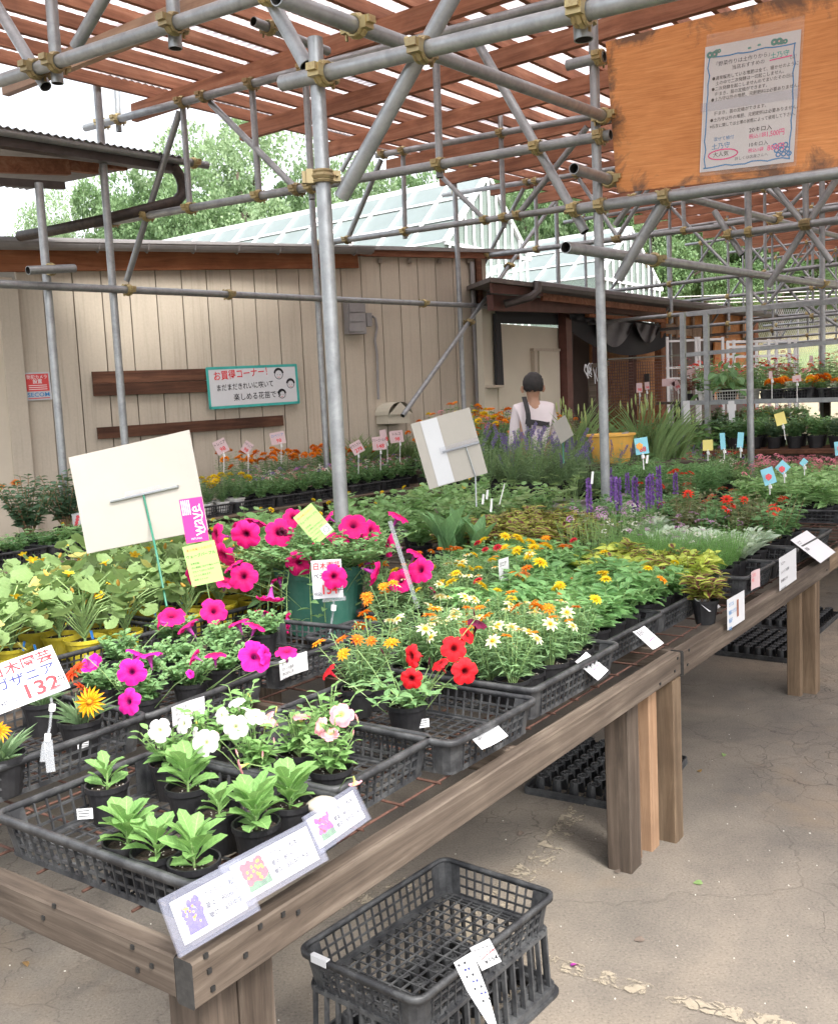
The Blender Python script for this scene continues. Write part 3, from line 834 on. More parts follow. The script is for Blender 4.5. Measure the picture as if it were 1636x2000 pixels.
# left return of the shed
m = MB(); P = wp(45, 700); 
q = WP(sL, 1.5); R3 = Matrix((DW, -NW, UP)).transposed()
left = thing('side_building', 'pale cream wall with a corner strip at the far left edge', 'building', WP(sL - 1.2, 0, .0))
m.box(WP(sL - 1.35, 1.6, -.02), (2.6, .12, 3.2), R3); m.build('wall', 'wall_cream_pale', left, world=True)
m = MB(); m.box(WP(sL - .11, 1.6, .055), (.2, .03, 3.15), R3); m.build('corner_strip', 'wall_cream', left, world=True)
m = MB(); m.box(WP(sL - .62, 1.6, .0415), (.015, .006, 3.15), R3); m.build('seam', 'seam_dark', left, world=True)

def wquad(name, c, thick, off, mat, parent=None, ret=False):
    """a flat board on the shed wall from four pixel corners TL TR BR BL"""
    P = [wp(x, y, off) for x, y in c]; Q = [p - NW * thick for p in P]
    V = [tuple(p) for p in P + Q]
    m = MB(); m.add(V, [(0, 3, 2, 1), (4, 5, 6, 7), (0, 1, 5, 4), (1, 2, 6, 5), (2, 3, 7, 6), (3, 0, 4, 7)])
    return m.build(name, mat, parent, world=True)
def plank_on_wall(c, label):
    P = [wp(x, y, .045) for x, y in c]
    A, B = (P[0] + P[3]) / 2, (P[1] + P[2]) / 2; h = ((P[0] - P[3]).length + (P[1] - P[2]).length) / 2
    o = MB().box((0, 0, 0), ((B - A).length, h, .03)).build('wooden_plank', 'brown_plank'); o.matrix_basis = frame(B - A, UP, (A + B) / 2)
    tag(o, label, 'plank', 'brown planks nailed to the shed wall')
plank_on_wall([(180, 726), (404, 720), (406, 742), (182, 750)], 'brown plank behind the green framed sign, upper of the close pair')
plank_on_wall([(182, 751), (408, 743), (410, 766), (184, 773)], 'brown plank behind the green framed sign, lower of the close pair')
plank_on_wall([(190, 835), (552, 811), (553, 831), (192, 858)], 'long single brown plank below the green framed sign')

# ------------------------------------------------------------------ lettering
FONT = None
def text(s, parent, x, y, size, mat, z=.0015, bold=0.0, rot=0.0, align='LEFT', sx=1.0, shear=0.0, name='lettering'):
    cu = bpy.data.curves.new('lettering', 'FONT'); cu.body = s; cu.size = size; cu.fill_mode = 'BOTH'
    cu.offset = min(bold, .05) * size * .35; cu.align_x = align; cu.align_y = 'CENTER'; cu.shear = shear; cu.resolution_u = 2
    cu.materials.append(MATS[mat])
    o = bpy.data.objects.new(name, cu); col.objects.link(o); o.parent = parent
    o.location = (x, y, z); o.rotation_euler = (0, 0, rot); o.scale = (sx, 1, 1)
    return o
def plate(parent, wdt, h, mat, thick=.0012, name='card', curve=0.0, x=0.0, y=0.0, z=0.0, n=8, curl=0.0):
    m = MB(); V = []
    for side in (0, -thick):
        for j in range(n + 1):
            u = -.5 + j / n
            for v in (-.5, .5):
                V.append((x + u * wdt, y + v * h, z + side + curve * (4 * u * u) + (curl if v < 0 else 0)))
    k = 2 * (n + 1); F = []
    for j in range(n):
        a = 2 * j; F += [(a, a + 2, a + 3, a + 1), (k + a, k + a + 1, k + a + 3, k + a + 2), (a, k + a, k + a + 2, a + 2), (a + 1, a + 3, k + a + 3, k + a + 1)]
    F += [(0, 1, k + 1, k), (k - 2, 2 * k - 2, 2 * k - 1, k - 1)]
    m.add(V, F)
    return m.build(name, mat, parent, smooth=False)
def card(name, label, cat, TLc, TRc, BRc, BLc, mat, thick=.0012, group=None, curve=0.0):
    """a flat card through four points of the place; local x along its top, y up, origin in the middle"""
    TLc, TRc, BRc, BLc = map(Vector, (TLc, TRc, BRc, BLc))
    c = (TLc + TRc + BRc + BLc) / 4; x = (TRc + BRc - TLc - BLc) / 2; y = (TLc + TRc - BLc - BRc) / 2
    t = thing(name, label, cat, group=group, M=frame(x, y, c))
    W_, H_ = x.length, y.length
    plate(t, W_, H_, mat, thick, curve=curve)
    return t, W_, H_
def dotted(parent, x, y, r, mat, z=.002, n=12):
    m = MB(); m.add([(x, y, z)] + [(x + r * math.cos(2 * PI * j / n), y + r * math.sin(2 * PI * j / n), z) for j in range(n)], [(0, 1 + j, 1 + (j + 1) % n) for j in range(n)])
    return m.build('print', mat, parent)
def ringline(parent, pts, wdt, mat, z=.002, name='print', closed=False):
    m = MB(); P = [Vector((x, y, z)) for x, y in pts]
    if closed: P.append(P[0])
    for a_, b_ in zip(P[:-1], P[1:]):
        d = (b_ - a_); 
        if d.length < 1e-6: continue
        d.normalize(); o_ = Vector((-d.y, d.x, 0)) * wdt / 2; e = d * wdt * .3
        m.add([tuple(a_ - e - o_), tuple(b_ + e - o_), tuple(b_ + e + o_), tuple(a_ - e + o_)], [(0, 1, 2, 3)])
    return m.build(name, mat, parent)
def circ(x, y, r, n=14, ry=None, a0=0, a1=2 * PI): return [(x + r * math.cos(a0 + (a1 - a0) * j / n), y + (ry or r) * math.sin(a0 + (a1 - a0) * j / n)) for j in range(n + 1)]

# camera notice
t, w_, h_ = card('security_sign', 'small red and grey security camera notice on the shed wall', 'sign', wp(47, 728, .03), wp(98, 726, .03), wp(102, 780, .03), wp(50, 783, .03), 'sticker_grey', .01)
plate(t, w_ * .86, h_ * .62, 'sticker_red', .002, 'panel', y=h_ * .13, z=.003)
text('防犯カメラ', t, 0, h_ * .32, h_ * .155, 'white_paint', .0045, .02, align='CENTER', sx=.95)
text('設置', t, 0, h_ * .16, h_ * .17, 'white_paint', .0045, .02, align='CENTER')
for i in range(3): ringline(t, [(-w_ * .34, h_ * (.03 - .07 * i)), (w_ * .34, h_ * (.03 - .07 * i))], h_ * .02, 'white_paint', .0045)
text('SECOM', t, 0, -h_ * .31, h_ * .21, 'ink_blue', .0035, .03, align='CENTER', sx=1.15)
ringline(t, [(-w_ * .4, -h_ * .43), (w_ * .4, -h_ * .43)], h_ * .03, 'sticker_red', .0035)
# bargain corner sign
t, w_, h_ = card('bargain_sign', 'hand lettered flower seedling sign in a green frame on the shed wall', 'sign', wp(403, 720, .08), wp(579, 713, .08), wp(582, 786, .08), wp(412, 797, .08), 'paper', .02)
e = h_ * .03
ringline(t, [(-w_ / 2, -h_ / 2), (w_ / 2, -h_ / 2), (w_ / 2, h_ / 2), (-w_ / 2, h_ / 2)], h_ * .07, 'ink_teal', .002, 'frame', True)
text('お買得コーナー！', t, -w_ * .44, h_ * .28, h_ * .25, 'ink_red', .003, .03, .05, sx=.85)
text('まだまだきれいに咲いて', t, -w_ * .42, -h_ * .02, h_ * .19, 'ink_black', .003, .012, .03, sx=.80)
text('楽しめる花苗です', t, -w_ * .24, -h_ * .28, h_ * .20, 'ink_black', .003, .012, .02, sx=.9)
for cx, cy, rr in ((.29, .27, .12), (.42, .0, .105), (.31, -.26, .10)):
    X, Y, Rr = w_ * cx, h_ * cy, h_ * rr
    ringline(t, circ(X, Y, Rr), h_ * .014, 'ink_grey', .003); ringline(t, circ(X, Y + Rr * .25, Rr * 1.02, 10, None, .1, 3.0), h_ * .05, 'ink_grey', .003)
    for q in (-.35, .35): dotted(t, X + q * Rr, Y - Rr * .05, Rr * .1, 'ink_grey', .003, 6)
    ringline(t, circ(X, Y - Rr * .35, Rr * .3, 6, None, 3.5, 5.9), h_ * .01, 'ink_red', .003)
# meter box, conduit, vent hood
t = thing('electricity_meter', 'grey meter box with louvred front on the shed wall', 'meter', wp(698, 620, .1))
wquad('case', [(678, 586), (713, 586), (716, 652), (681, 652)], .1, .14, 'gutter_grey', t)
for i in range(3): wquad('cover', [(682, 592 + i * 19), (710, 592 + i * 19), (711, 609 + i * 19), (683, 609 + i * 19)], .01, .158, 'roof_dark' if i == 3 else 'steel_brown' if i > 5 else 'gutter_grey', t)
wquad('box', [(716, 611), (726, 611), (727, 637), (717, 637)], .08, .12, 'gutter_grey', t)
m = MB(); m.tube([wp(x, y, .05) for x, y in ((727, 618), (733, 622), (736, 640), (732, 665), (736, 690), (739, 780))], .018, 6); m.build('conduit', 'gutter_grey', t, world=True)
t = thing('vent_hood', 'cream rounded vent hood low on the shed wall', 'vent hood', wp(756, 800, .2))
m = MB(); A, B = wp(732, 812, 0), wp(778, 809, 0); d = (B - A).normalized(); V = []; n = 10
for off in (0, .32):
    for j in range(n + 1):
        q = PI * j / n; V.append(tuple((A + B) / 2 + NW * off + d * math.cos(q) * (B - A).length / 2 + UP * math.sin(q) * .17))
m.add(V, [(j, j + 1, n + 2 + j, n + 1 + j) for j in range(n)]); m.add([V[j] for j in range(n + 1, 2 * n + 2)] , [(0, n // 2, n)])
m.build('hood', 'wall_beige', t, world=True)
m = MB(); m.bar((A + B) / 2 - UP * .06, (A + B) / 2 - UP * .06 + NW * .28, (B - A).length * .9, .12); m.build('duct', 'wall_beige', t, world=True)

# ------------------------------------------------------------------ shack with dark nets, right of the shed
S0 = dep(975, 700, 14.5); S0.z = 0
def sp_(x, y, off=0.0): return atp(x, y, S0 - N1 * off, N1)        # off > 0: towards the camera side
shack = thing('open_shack', 'low shack with rusty red eaves, beige door wall and hanging dark nets', 'building', S0 + D1 * 5)
def squad(name, c, thick, off, mat, parent, world=True):
    P = [sp_(x, y, off) for x, y in c]; Q = [p + N1 * thick for p in P]
    m = MB(); m.add([tuple(p) for p in P + Q], [(0, 3, 2, 1), (4, 5, 6, 7), (0, 1, 5, 4), (1, 2, 6, 5), (2, 3, 7, 6), (3, 0, 4, 7)])
    return m.build(name, mat, parent, world=world)
def sg(x): return at(x, 900, 0)
squad('wall', [(972, 632), (1106, 642), (1106, 905), (976, 905)], .1, 0, 'wall_beige', shack)
squad('wall', [(940, 600), (974, 604), (982, 905), (950, 905)], .1, -.02, 'wall_beige', shack)
squad('window_strip', [(968, 612), (977, 612), (984, 752), (972, 752)], .05, .06, 'net_dark', shack)
squad('sill', [(962, 752), (984, 752), (984, 757), (962, 757)], .12, .10, 'wall_cream', shack)
squad('door', [(1052, 684), (1092, 684), (1096, 905), (1058, 905)], .06, .05, 'wall_beige', shack)
squad('door_frame', [(1042, 680), (1094, 681), (1094, 686), (1042, 685)], .08, .07, 'wall_cream', shack)
squad('door_frame', [(1043, 686), (1049, 686), (1056, 905), (1050, 905)], .08, .07, 'wall_cream', shack)
squad('post', [(1104, 606), (1115, 607), (1122, 905), (1112, 905)], .14, .16, 'steel_brown', shack)
squad('soffit', [(968, 606), (1104, 612), (1104, 634), (972, 630)], .1, .0, 'net_dark', shack)
squad('beam', [(962, 575), (1160, 590), (1160, 612), (964, 606)], .1, .45, 'steel_brown', shack)
squad('fascia_board', [(960, 550), (1060, 557), (1060, 578), (962, 572)], .04, .70, 'steel_brown', shack)
squad('fascia_board', [(1060, 572), (1300, 602), (1300, 612), (1060, 586)], .04, .68, 'red_wood', shack)
squad('beam', [(1160, 586), (1300, 602), (1300, 622), (1160, 606)], .1, .4, 'steel_brown', shack)
squad('beam', [(1150, 612), (1300, 624), (1300, 630), (1150, 619)], .08, .30, 'fascia_wood', shack)
m = MB(); A, B = sp_(1045, 558, .8), sp_(1512, 616, .8); m.tube([A, B], .075, 8); m.build('gutter', 'gutter_dark', shack, world=True)
m = MB(); m.tube([sp_(1050, 552, .86), sp_(1048, 570, .86), sp_(1036, 580, .8), sp_(985, 594, .5)], .06, 8); m.build('downspout', 'gutter_dark', shack, world=True)
m = MB(); A, B = sp_(956, 541, .8), sp_(1512, 611, .8)
V = [tuple(A), tuple(B), tuple(B + N1 * 4 + UP * .25), tuple(A + N1 * 3.0 + D1 * 3.2 + UP * .25)]; V += [(x, y, z - .06) for x, y, z in V]
m.add(V, [(0, 1, 2, 3), (4, 7, 6, 5), (0, 4, 5, 1), (1, 5, 6, 2), (2, 6, 7, 3), (3, 7, 4, 0)]); m.build('roof', 'roof_dark', shack, world=True)
squad('wall', [(1120, 625), (1300, 640), (1300, 905), (1120, 905)], .08, -2.2, 'orange_ply', shack)
squad('wall', [(1118, 640), (1150, 640), (1150, 905), (1118, 905)], .08, -1.6, 'brown_wall', shack)
for x in (1165, 1235): squad('post', [(x, 600), (x + 7, 601), (x + 8, 905), (x + 1, 905)], .1, -.6, 'steel_brown', shack)
squad('post', [(1290, 602), (1300, 603), (1300, 905), (1292, 905)], .14, .1, 'fascia_wood', shack)
squad('wall', [(1301, 606), (1478, 618), (1478, 672), (1301, 656)], .08, 0, 'orange_ply', shack)
squad('wall', [(1301, 655), (1478, 672), (1478, 905), (1301, 905)], .08, -.02, 'brown_wall', shack)
squad('panel', [(1300, 632), (1370, 638), (1370, 658), (1300, 652)], .03, .06, 'pale_beam', shack)
squad('wall', [(1395, 668), (1470, 674), (1470, 780), (1395, 780)], .04, .05, 'orange_ply', shack)
for x in (1320, 1352, 1386, 1418, 1450): squad('batten', [(x, 612), (x + 4, 612), (x + 4, 660), (x, 660)], .03, .07, 'pale_beam', shack)
squad('post', [(1472, 608), (1480, 609), (1482, 905), (1474, 905)], .14, .1, 'fascia_wood', shack)
# nets hanging in swags
def swag(x0, x1, yt0, yt1, drop, off, mat, name, n=14, flat=0.0):
    m = MB(); V = []
    for j in range(n + 1):
        u = j / n; x = x0 + (x1 - x0) * u; yt = yt0 + (yt1 - yt0) * u
        dd = drop * (flat + (1 - flat) * math.sin(PI * u) ** .8)
        for v in range(5): V.append(tuple(sp_(x, yt + dd * v / 4, off + .05 * math.sin(u * 17 + v))))
    m.add(V, [(5 * j + v, 5 * j + v + 1, 5 * j + v + 6, 5 * j + v + 5) for j in range(n) for v in range(4)])
    return m.build(name, mat, shack, smooth=True, world=True)
swag(1112, 1300, 604, 636, 72, .12, 'net_dark', 'net', 20, .55)
swag(1112, 1162, 612, 622, 10, .22, 'net_dark', 'net', 8, 1)
swag(1158, 1236, 620, 632, 52, .24, 'net_grey', 'net')
swag(1240, 1288, 630, 638, 36, .24, 'net_grey', 'net')
# wire mesh panel
mp_ = thing('wire_mesh_panel', 'brown wire mesh screen standing before the orange plywood wall', 'mesh screen', sp_(1240, 800, .5))
m = MB()
for i in range(34):
    x = 1185 + i * 4.6; m.bar(sp_(x, 706, .5), sp_(x + 3, 800, .5), .008, .008)
for i in range(16):
    y = 706 + i * 6; m.bar(sp_(1185, y, .5), sp_(1340, y - 9, .5), .008, .008)
m.build('mesh', 'steel_brown', mp_, world=True)['kind'] = 'stuff'
m = MB(); m.bar(sp_(1185, 702, .5), sp_(1340, 693, .5), .03, .03); m.bar(sp_(1262, 730, .53), sp_(1263, 760, .53), .1, .02); m.build('frame', 'gutter_dark', mp_, world=True)

# ------------------------------------------------------------------ greenhouses
def greenhouse(apexpx, eavepx, wpx, D, length, label, eave2dz=0.0):
    A = dep(apexpx[0], apexpx[1], D)
    E = atp(eavepx[0], eavepx[1], A, N1)       # near eave end, on the gable plane (runs along D1)
    half = (A - E); half = half.dot(D1)
    Fp = A + D1 * half + UP * (E.z - A.z)
    g_ = thing('greenhouse', label, 'greenhouse', (A.x, A.y, 0))
    n = int(length / 1.0)
    dirl = N1
    for j in range(n):
        for half_i, (q0, q1) in enumerate(((A, E),)):
            for rr in range(3):
                P0 = q0 + (q1 - q0) * (rr / 3 + .004); P1 = q0 + (q1 - q0) * ((rr + 1) / 3 - .004)
                a_ = dirl * (j * 1.0 + .03); b_ = dirl * (j + .97)
                m = MB(); m.add([tuple(P0 + a_), tuple(P0 + b_), tuple(P1 + b_), tuple(P1 + a_)], [(0, 1, 2, 3)]); m.build('pane', 'greenhouse_pane', g_, world=True)
    m = MB(); m.bar(A, A + dirl * n, .14, .12); m.build('ridge', 'white_paint', g_, world=True)
    for j in range(n + 1):
        m = MB(); nrm = (A - E).cross(dirl).normalized() * .03
        m.bar(A + dirl * j + nrm, E + dirl * j + nrm, .045, .06); m.build('glazing_bar', 'white_paint', g_, world=True)
    for f in (.33, .66, 1.0):
        P = A + (E - A) * f; m = MB(); m.bar(P + UP * .04, P + dirl * n + UP * .04, .045, .05); m.build('purlin', 'white_paint', g_, world=True)
    m = MB(); m.add([tuple(A), tuple(Fp), tuple(Fp + dirl * n), tuple(A + dirl * n)], [(0, 1, 2, 3)]); m.build('roof', 'greenhouse_pane', g_, world=True)
    # gable end
    m = MB(); m.add([tuple(E), tuple(Fp), tuple(A)], [(0, 1, 2)]); m.add([tuple(E), tuple(Fp), (Fp.x, Fp.y, 0), (E.x, E.y, 0)], [(0, 1, 2, 3)]); m.build('gable', 'greenhouse_side', g_, world=True)
    m = MB()
    o_ = -N1 * .04
    m.bar(A + o_, E + o_, .08, .1); m.bar(A + o_, Fp + o_, .08, .1); m.bar(E + o_, Fp + o_, .06, .08)
    m.build('gable_frame', 'white_paint', g_, world=True)
    for j in range(11):
        u = (j + .5) / 11; X = E + (Fp - E) * u; top = A.z - (A.z - E.z) * abs(2 * u - 1)
        m = MB(); m.bar(Vector((X.x, X.y, 0)) + o_, Vector((X.x, X.y, top)) + o_, .05, .05); m.build('glazing_bar', 'white_paint', g_, world=True)
    m = MB(); m.box(((E + dirl * n / 2).x, (E + dirl * n / 2).y, E.z / 2), (n, .05, E.z), Matrix((N1, -D1, UP)).transposed()); m.build('side_wall', 'greenhouse_side', g_, world=True)
    return g_
greenhouse((949, 342), (866, 474), 0, 24, 30, 'large white framed greenhouse roof rising behind the shed')
greenhouse((1228, 446), (1163, 542), 0, 30, 16, 'second white framed greenhouse farther right behind the shack')

# ------------------------------------------------------------------ scaffold canopy
RA, RB = T(0, 1.55), T(0, 6.05)
def sA(x): return st(atp(x, 786 - .042 * (x - 818), RA, N1))[0]
def sB(x): return st(atp(x, 786 - .042 * (x - 818), RB, N1))[0]
sP = [sA(655), sA(1177), sA(1464)]
dS = 2.95
SP = sP + [sP[2] + dS * (i + 1) for i in range(6)]
# clamp
def clamp_mesh():
    m = MB()
    for o_ in (-.02, .02):
        m.tube([(.043 * math.cos(2 * PI * j / 12), .043 * math.sin(2 * PI * j / 12), o_) for j in range(13)], .009, 6)
    m.tube([(.043 * math.cos(2 * PI * j / 12), .043 * math.sin(2 * PI * j / 12), 0) for j in range(13)], .014, 6)
    m.box((.06, 0, 0), (.035, .04, .045)); m.tube([(.06, -.05, 0), (.06, .06, 0)], .008, 6, cap=True); m.tube([(.06, .035, 0), (.06, .05, 0)], .015, 6, cap=True)
    m.box((-.058, 0, 0), (.03, .05, .06)); m.box((-.08, .01, 0), (.02, .03, .05))
    return m.mesh('clamp', ['clamp_metal'], False)
CL = clamp_mesh()
def put_clamp(parent, P, axis, side):
    z = Vector(axis).normalized(); x = (Vector(side) - z * Vector(side).dot(z)).normalized(); y = z.cross(x)
    M = Matrix((x, y, z)).transposed().to_4x4(); M.translation = P
    o = link('clamp', CL, parent); o.matrix_parent_inverse = parent.matrix_basis.inverted(); o.matrix_basis = M
    return o
def pipe(parent, A, B, r_=.035, name='pipe', n=12, open_end=True):
    m = MB(); m.tube([A, B], r_, n)
    if open_end:
        d = (B - A).normalized()
        for P, s2 in ((A, 1), (B, -1)):
            m.tube([P + d * s2 * .001, P + d * s2 * .09], r_ * .86, n, 1)
            q = MB(); y = d.orthogonal().normalized(); z = d.cross(y)
            V = [tuple(P + (y * math.cos(2 * PI * j / n) + z * math.sin(2 * PI * j / n)) * rr) for rr in (r_, r_ * .86) for j in range(n)]
            m.add(V, [(j, (j + 1) % n, n + (j + 1) % n, n + j) for j in range(n)])
            Q = P + d * s2 * .085; m.add([tuple(Q)] + [tuple(Q + (y * math.cos(2 * PI * j / n) + z * math.sin(2 * PI * j / n)) * r_ * .86) for j in range(n)], [(0, 1 + j, 1 + (j + 1) % n) for j in range(n)], 1)
    return m.build(name, ['galvanised', 'pipe_inside'], parent, smooth=True, world=True)
def seg_x(p, q, tol=22):
    (x1, y1), (x2, y2) = p; (x3, y3), (x4, y4) = q
    d = (x2 - x1) * (y4 - y3) - (y2 - y1) * (x4 - x3)
    if abs(d) < 1e-3: return None
    a_ = ((x3 - x1) * (y4 - y3) - (y3 - y1) * (x4 - x3)) / d; b_ = ((x3 - x1) * (y2 - y1) - (y3 - y1) * (x2 - x1)) / d
    la = math.hypot(x2 - x1, y2 - y1); lb = math.hypot(x4 - x3, y4 - y3)
    if -tol / la <= a_ <= 1 + tol / la and -tol / lb <= b_ <= 1 + tol / lb:
        return (x1 + (x2 - x1) * min(1, max(0, a_)), y1 + (y2 - y1) * min(1, max(0, a_)))
ROOFZ = lambda s, t=0: 4.62 + .045 * (s - 5)
def truss(label, O, nrm, chords, webs, s=None, rw=.028, rc=.035, posts=()):
    tr = thing('pipe_truss', label, 'pipe frame', Vector((O.x, O.y, 0)), group='galvanised pipe frames of the canopy')
    fr = -nrm if nrm.dot(CF) > 0 else nrm
    ch = []; we = []
    for (a_, b_) in chords:
        ch.append((a_, b_)); pipe(tr, atp(*a_, O + fr * .037, nrm), atp(*b_, O + fr * .037, nrm), rc)
    for w3 in webs:
        a_, b_ = w3[0], w3[1]; r3 = w3[2] if len(w3) > 2 else rw
        we.append((a_, b_)); pipe(tr, atp(*a_, O - fr * .035, nrm), atp(*b_, O - fr * .035, nrm), r3)
    for px in posts: we.append(px)
    for c in ch:
        for w2 in we:
            X = seg_x(c, w2)
            if X is None: continue
            A = atp(*c[0], O + fr * .037, nrm); B = atp(*c[1], O + fr * .037, nrm)
            put_clamp(tr, atp(*X, O + fr * .037, nrm), B - A, -fr)
            C_ = atp(*w2[0], O, nrm); D_ = atp(*w2[1], O, nrm)
            put_clamp(tr, atp(*X, O - fr * .035, nrm), D_ - C_, fr)
    return tr
def post(s, t, ztop, label, z0=0.0, r_=.035):
    P = T(s, t); pt_ = thing('canopy_post', label, 'post', P, group='upright steel posts of the canopy')
    pipe(pt_, P + UP * z0, P + UP * ztop, r_, 'pipe', 16)
    m = MB(); m.box(P + UP * .004, (.14, .14, .008)); m.build('base_plate', 'galvanised', pt_, world=True)
    return pt_
postl = ['thick post rising behind the magenta petunias in the middle', 'post at the left end of the plywood board', 'post beside the grey steel rack under the pipe frame']
for i, s in enumerate(SP):
    top = T(s, 1.55, ROOFZ(s) - .05)
    if i == 0: post(s, 1.55, atp(628, 70, T(s, 1.55), D1).z, postl[0], r_=.033)
    else: post(s, 1.55, ROOFZ(s) - .12, postl[i] if i < 3 else 'distant post of the canopy row beyond the grey rack', r_=.033)
sBl = [sB(115), sB(240), sB(632), sB(905), sB(1097), sB(1310)]
for i, s in enumerate(sBl):
    zt = [atp(90, 360, RB, N1).z, atp(188, 108, RB, N1).z, None, None, None, None][i] or ROOFZ(s) - .1
    post(s, 6.05, zt, ['post carrying the end of the left awning before the shed', 'post left of the two brown planks before the shed', 'post right of the green framed sign before the shed',
         'post before the right part of the shed where the long brace crosses', 'post before the beige door wall', 'thin post at the right end of the shack nets'][i], r_=.035)
# T1
O1 = T(SP[0], 1.55)
truss('nearest pipe frame crossing the top of the picture before the middle post', O1, D1,
      [((551, 163), (1380, -34)), ((-80, 184), (640, -52))],
      [((335, -40), (343, 95), .034), ((99, -20), (113, 163), .033), ((215, -25), (148, 92), .033), ((-25, -20), (90, 169), .033),
       ((522, -12), (599, 128), .033), ((1133, -30), (1139, 78), .036), ((905, -45), (667, 385), .034)], posts=[((628, 70), (690, 1010))], rc=.034)
O2 = T(SP[1], 1.55)
truss('pipe frame behind the middle post with the plywood board hung on its right bay', O2, D1,
      [((167, 250), (1150, -12)), ((186, 439), (1192, 263)), ((1122, 409), (1740, 323)), ((1107, 128), (1180, 110))],
      [((225, 107), (233, 257)), ((355, 178), (372, 417)), ((484, 47), (507, 394)), ((590, 36), (610, 389)), ((851, 110), (859, 347)),
       ((351, 218), (248, 548), .03), ((411, 201), (578, 368)), ((936, 90), (1142, 453), .033), ((1294, 394), (1206, 546), .036)], posts=[((1170, 30), (1180, 950)), ((188, 111), (262, 860))])
O3 = T(SP[2], 1.55)
truss('third pipe frame meeting the post beside the grey rack', O3, D1,
      [((735, 304), (1185, 222)), ((605, 479), (1640, 330)), ((1422, 458), (1740, 416)), ((1185, 222), (1700, 135))],
      [((975, 184), (984, 445)), ((787, 300), (791, 466)), ((774, 141), (667, 334), .03), ((744, 312), (680, 464), .033), ((864, 347), (945, 428)), ((1146, 248), (1005, 428), .033),
       ((1505, 358), (1559, 426)), ((1559, 426), (1623, 512)), ((1640, 338), (1498, 560), .033), ((1394, 412), (1448, 498), .03), ((1570, 250), (1573, 440)), ((1300, 300), (1200, 440), .03)], posts=[((1462, 340), (1464, 850)), ((616, 300), (640, 830))])
O4 = T(SP[3], 1.55)
truss('fourth pipe frame with the long brace slanting down before the shed', O4, D1,
      [((870, 509), (1420, 440)), ((864, 381), (1420, 296)), ((1394, 441), (1700, 396))],
      [((1022, 368), (912, 577), .03), ((1045, 364), (1048, 492)), ((1130, 350), (1210, 470)), ((1290, 330), (1200, 470)), ((1330, 320), (1336, 455)), ((1450, 330), (1560, 420)), ((1620, 320), (1520, 425))], posts=[((887, 291), (908, 790))])
def gtruss(i, label):
    s = SP[i]; O = T(s, 0); tr = thing('pipe_truss', label, 'pipe frame', T(s, 1.55), group='galvanised pipe frames of the canopy')
    z1, z2, z3 = 2.95, 3.45, ROOFZ(s) - .35
    P = lambda t, z, o_=0: T(s + o_, t, z)
    for z in (z1, z2, z3): pipe(tr, P(6.4, z, -.037), P(-9.5, z, -.037), .03, n=8, open_end=False)
    ts = [6.05, 4.55, 3.05, 1.55, .05, -1.45, -2.95, -4.45, -5.95, -7.45, -8.9]
    for j, t in enumerate(ts):
        pipe(tr, P(t, z1 - (.12 if j % 3 else 0), .033), P(t, z3 + .1, .033), .025, n=8, open_end=False)
        for z in (z1, z2, z3): put_clamp(tr, P(t, z, -.02), N1, D1)
        if j < len(ts) - 1:
            t2 = ts[j + 1]; up = j % 2
            pipe(tr, P(t, z3 if up else z1, .03), P(t2, z1 if up else z3, .03), .024, n=8, open_end=False)
    pipe(tr, P(1.55, 2.2, .03), P(.6, z1, .03), .024, n=8, open_end=False); pipe(tr, P(1.55, 2.2, .03), P(2.5, z1, .03), .024, n=8, open_end=False)
    pipe(tr, P(-2.95, 2.2, .03), P(-3.9, z1, .03), .024, n=8, open_end=False); pipe(tr, P(-2.95, 2.2, .03), P(-2.0, z1, .03), .024, n=8, open_end=False)
    for t in (-2.95, -7.45): post(s, t, z3, 'distant post of the outer canopy rows at the right', r_=.03)
for i, lb in ((4, 'fifth pipe frame seen below the plywood board'), (5, 'sixth pipe frame before the wooded hill'), (6, 'seventh pipe frame before the wooded hill'), (7, 'eighth pipe frame, pale against the wood'), (8, 'farthest pipe frame, pale against the wood')):
    gtruss(i, lb)
pc = thing('brace_clamp', 'brass coloured clamp joining the thick brace to the middle post', 'clamp', atp(660, 345, O1, D1))
put_clamp(pc, T(SP[0], 1.55, atp(655, 340, O1, D1).z), UP, D1 - N1)
# longitudinal runs
lon = thing('pipe_run', 'long pipes tying the posts together along the table row', 'pipe frame', T(SP[1], 1.55), group='galvanised pipe frames of the canopy')
def lpipe(a_, b_, O, r_=.035, cl=()):
    A, B = atp(*a_, O, N1), atp(*b_, O, N1); pipe(lon, A, B, r_)
    for f in cl: put_clamp(lon, A + (B - A) * f, B - A, N1)
RAf = RA - N1 * .075; RAb = RA + N1 * .075
lpipe((540, -6), (1189, 231), RAf, .035, (.16, .97)); lpipe((1104, 483), (1760, 577), RAf, .037, (.12, .55)); lpipe((1120, 329), (1230, 364), RAf, .035, (.6,))
lpipe((1329, 383), (1700, 478), RAb, .033, (.35,)); lpipe((1565, 545), (1760, 570), RAf, .033)
runb = thing('pipe_run', 'long pipes tying the posts before the shed together', 'pipe frame', T(sBl[2], 6.05), group='galvanised pipe frames of the canopy')
lon = runb; RBf = RB - N1 * .07
lpipe((-60, 552), (1122, 606), RBf, .034, (.143, .26, .585, .813, .965)); 
lpipe((1082, 394), (786, 812), RB - N1 * .13, .03, (.35, .62)); lpipe((-20, 15), (235, 157), RBf, .032, ()); lpipe((231, 150), (693, 270), RBf, .033, (.25, .62)); lpipe((693, 282), (1142, 368), RBf, .032, (.4, .8))
lpipe((330, -10), (760, 110), RB - N1 * 1.6, .033, (.5,)); lpipe((640, 95), (1190, 270), RB - N1 * 1.6, .033, (.35, .65))
lpipe((495, 42), (640, 100), RB - N1 * 2.5, .033, (.2,))

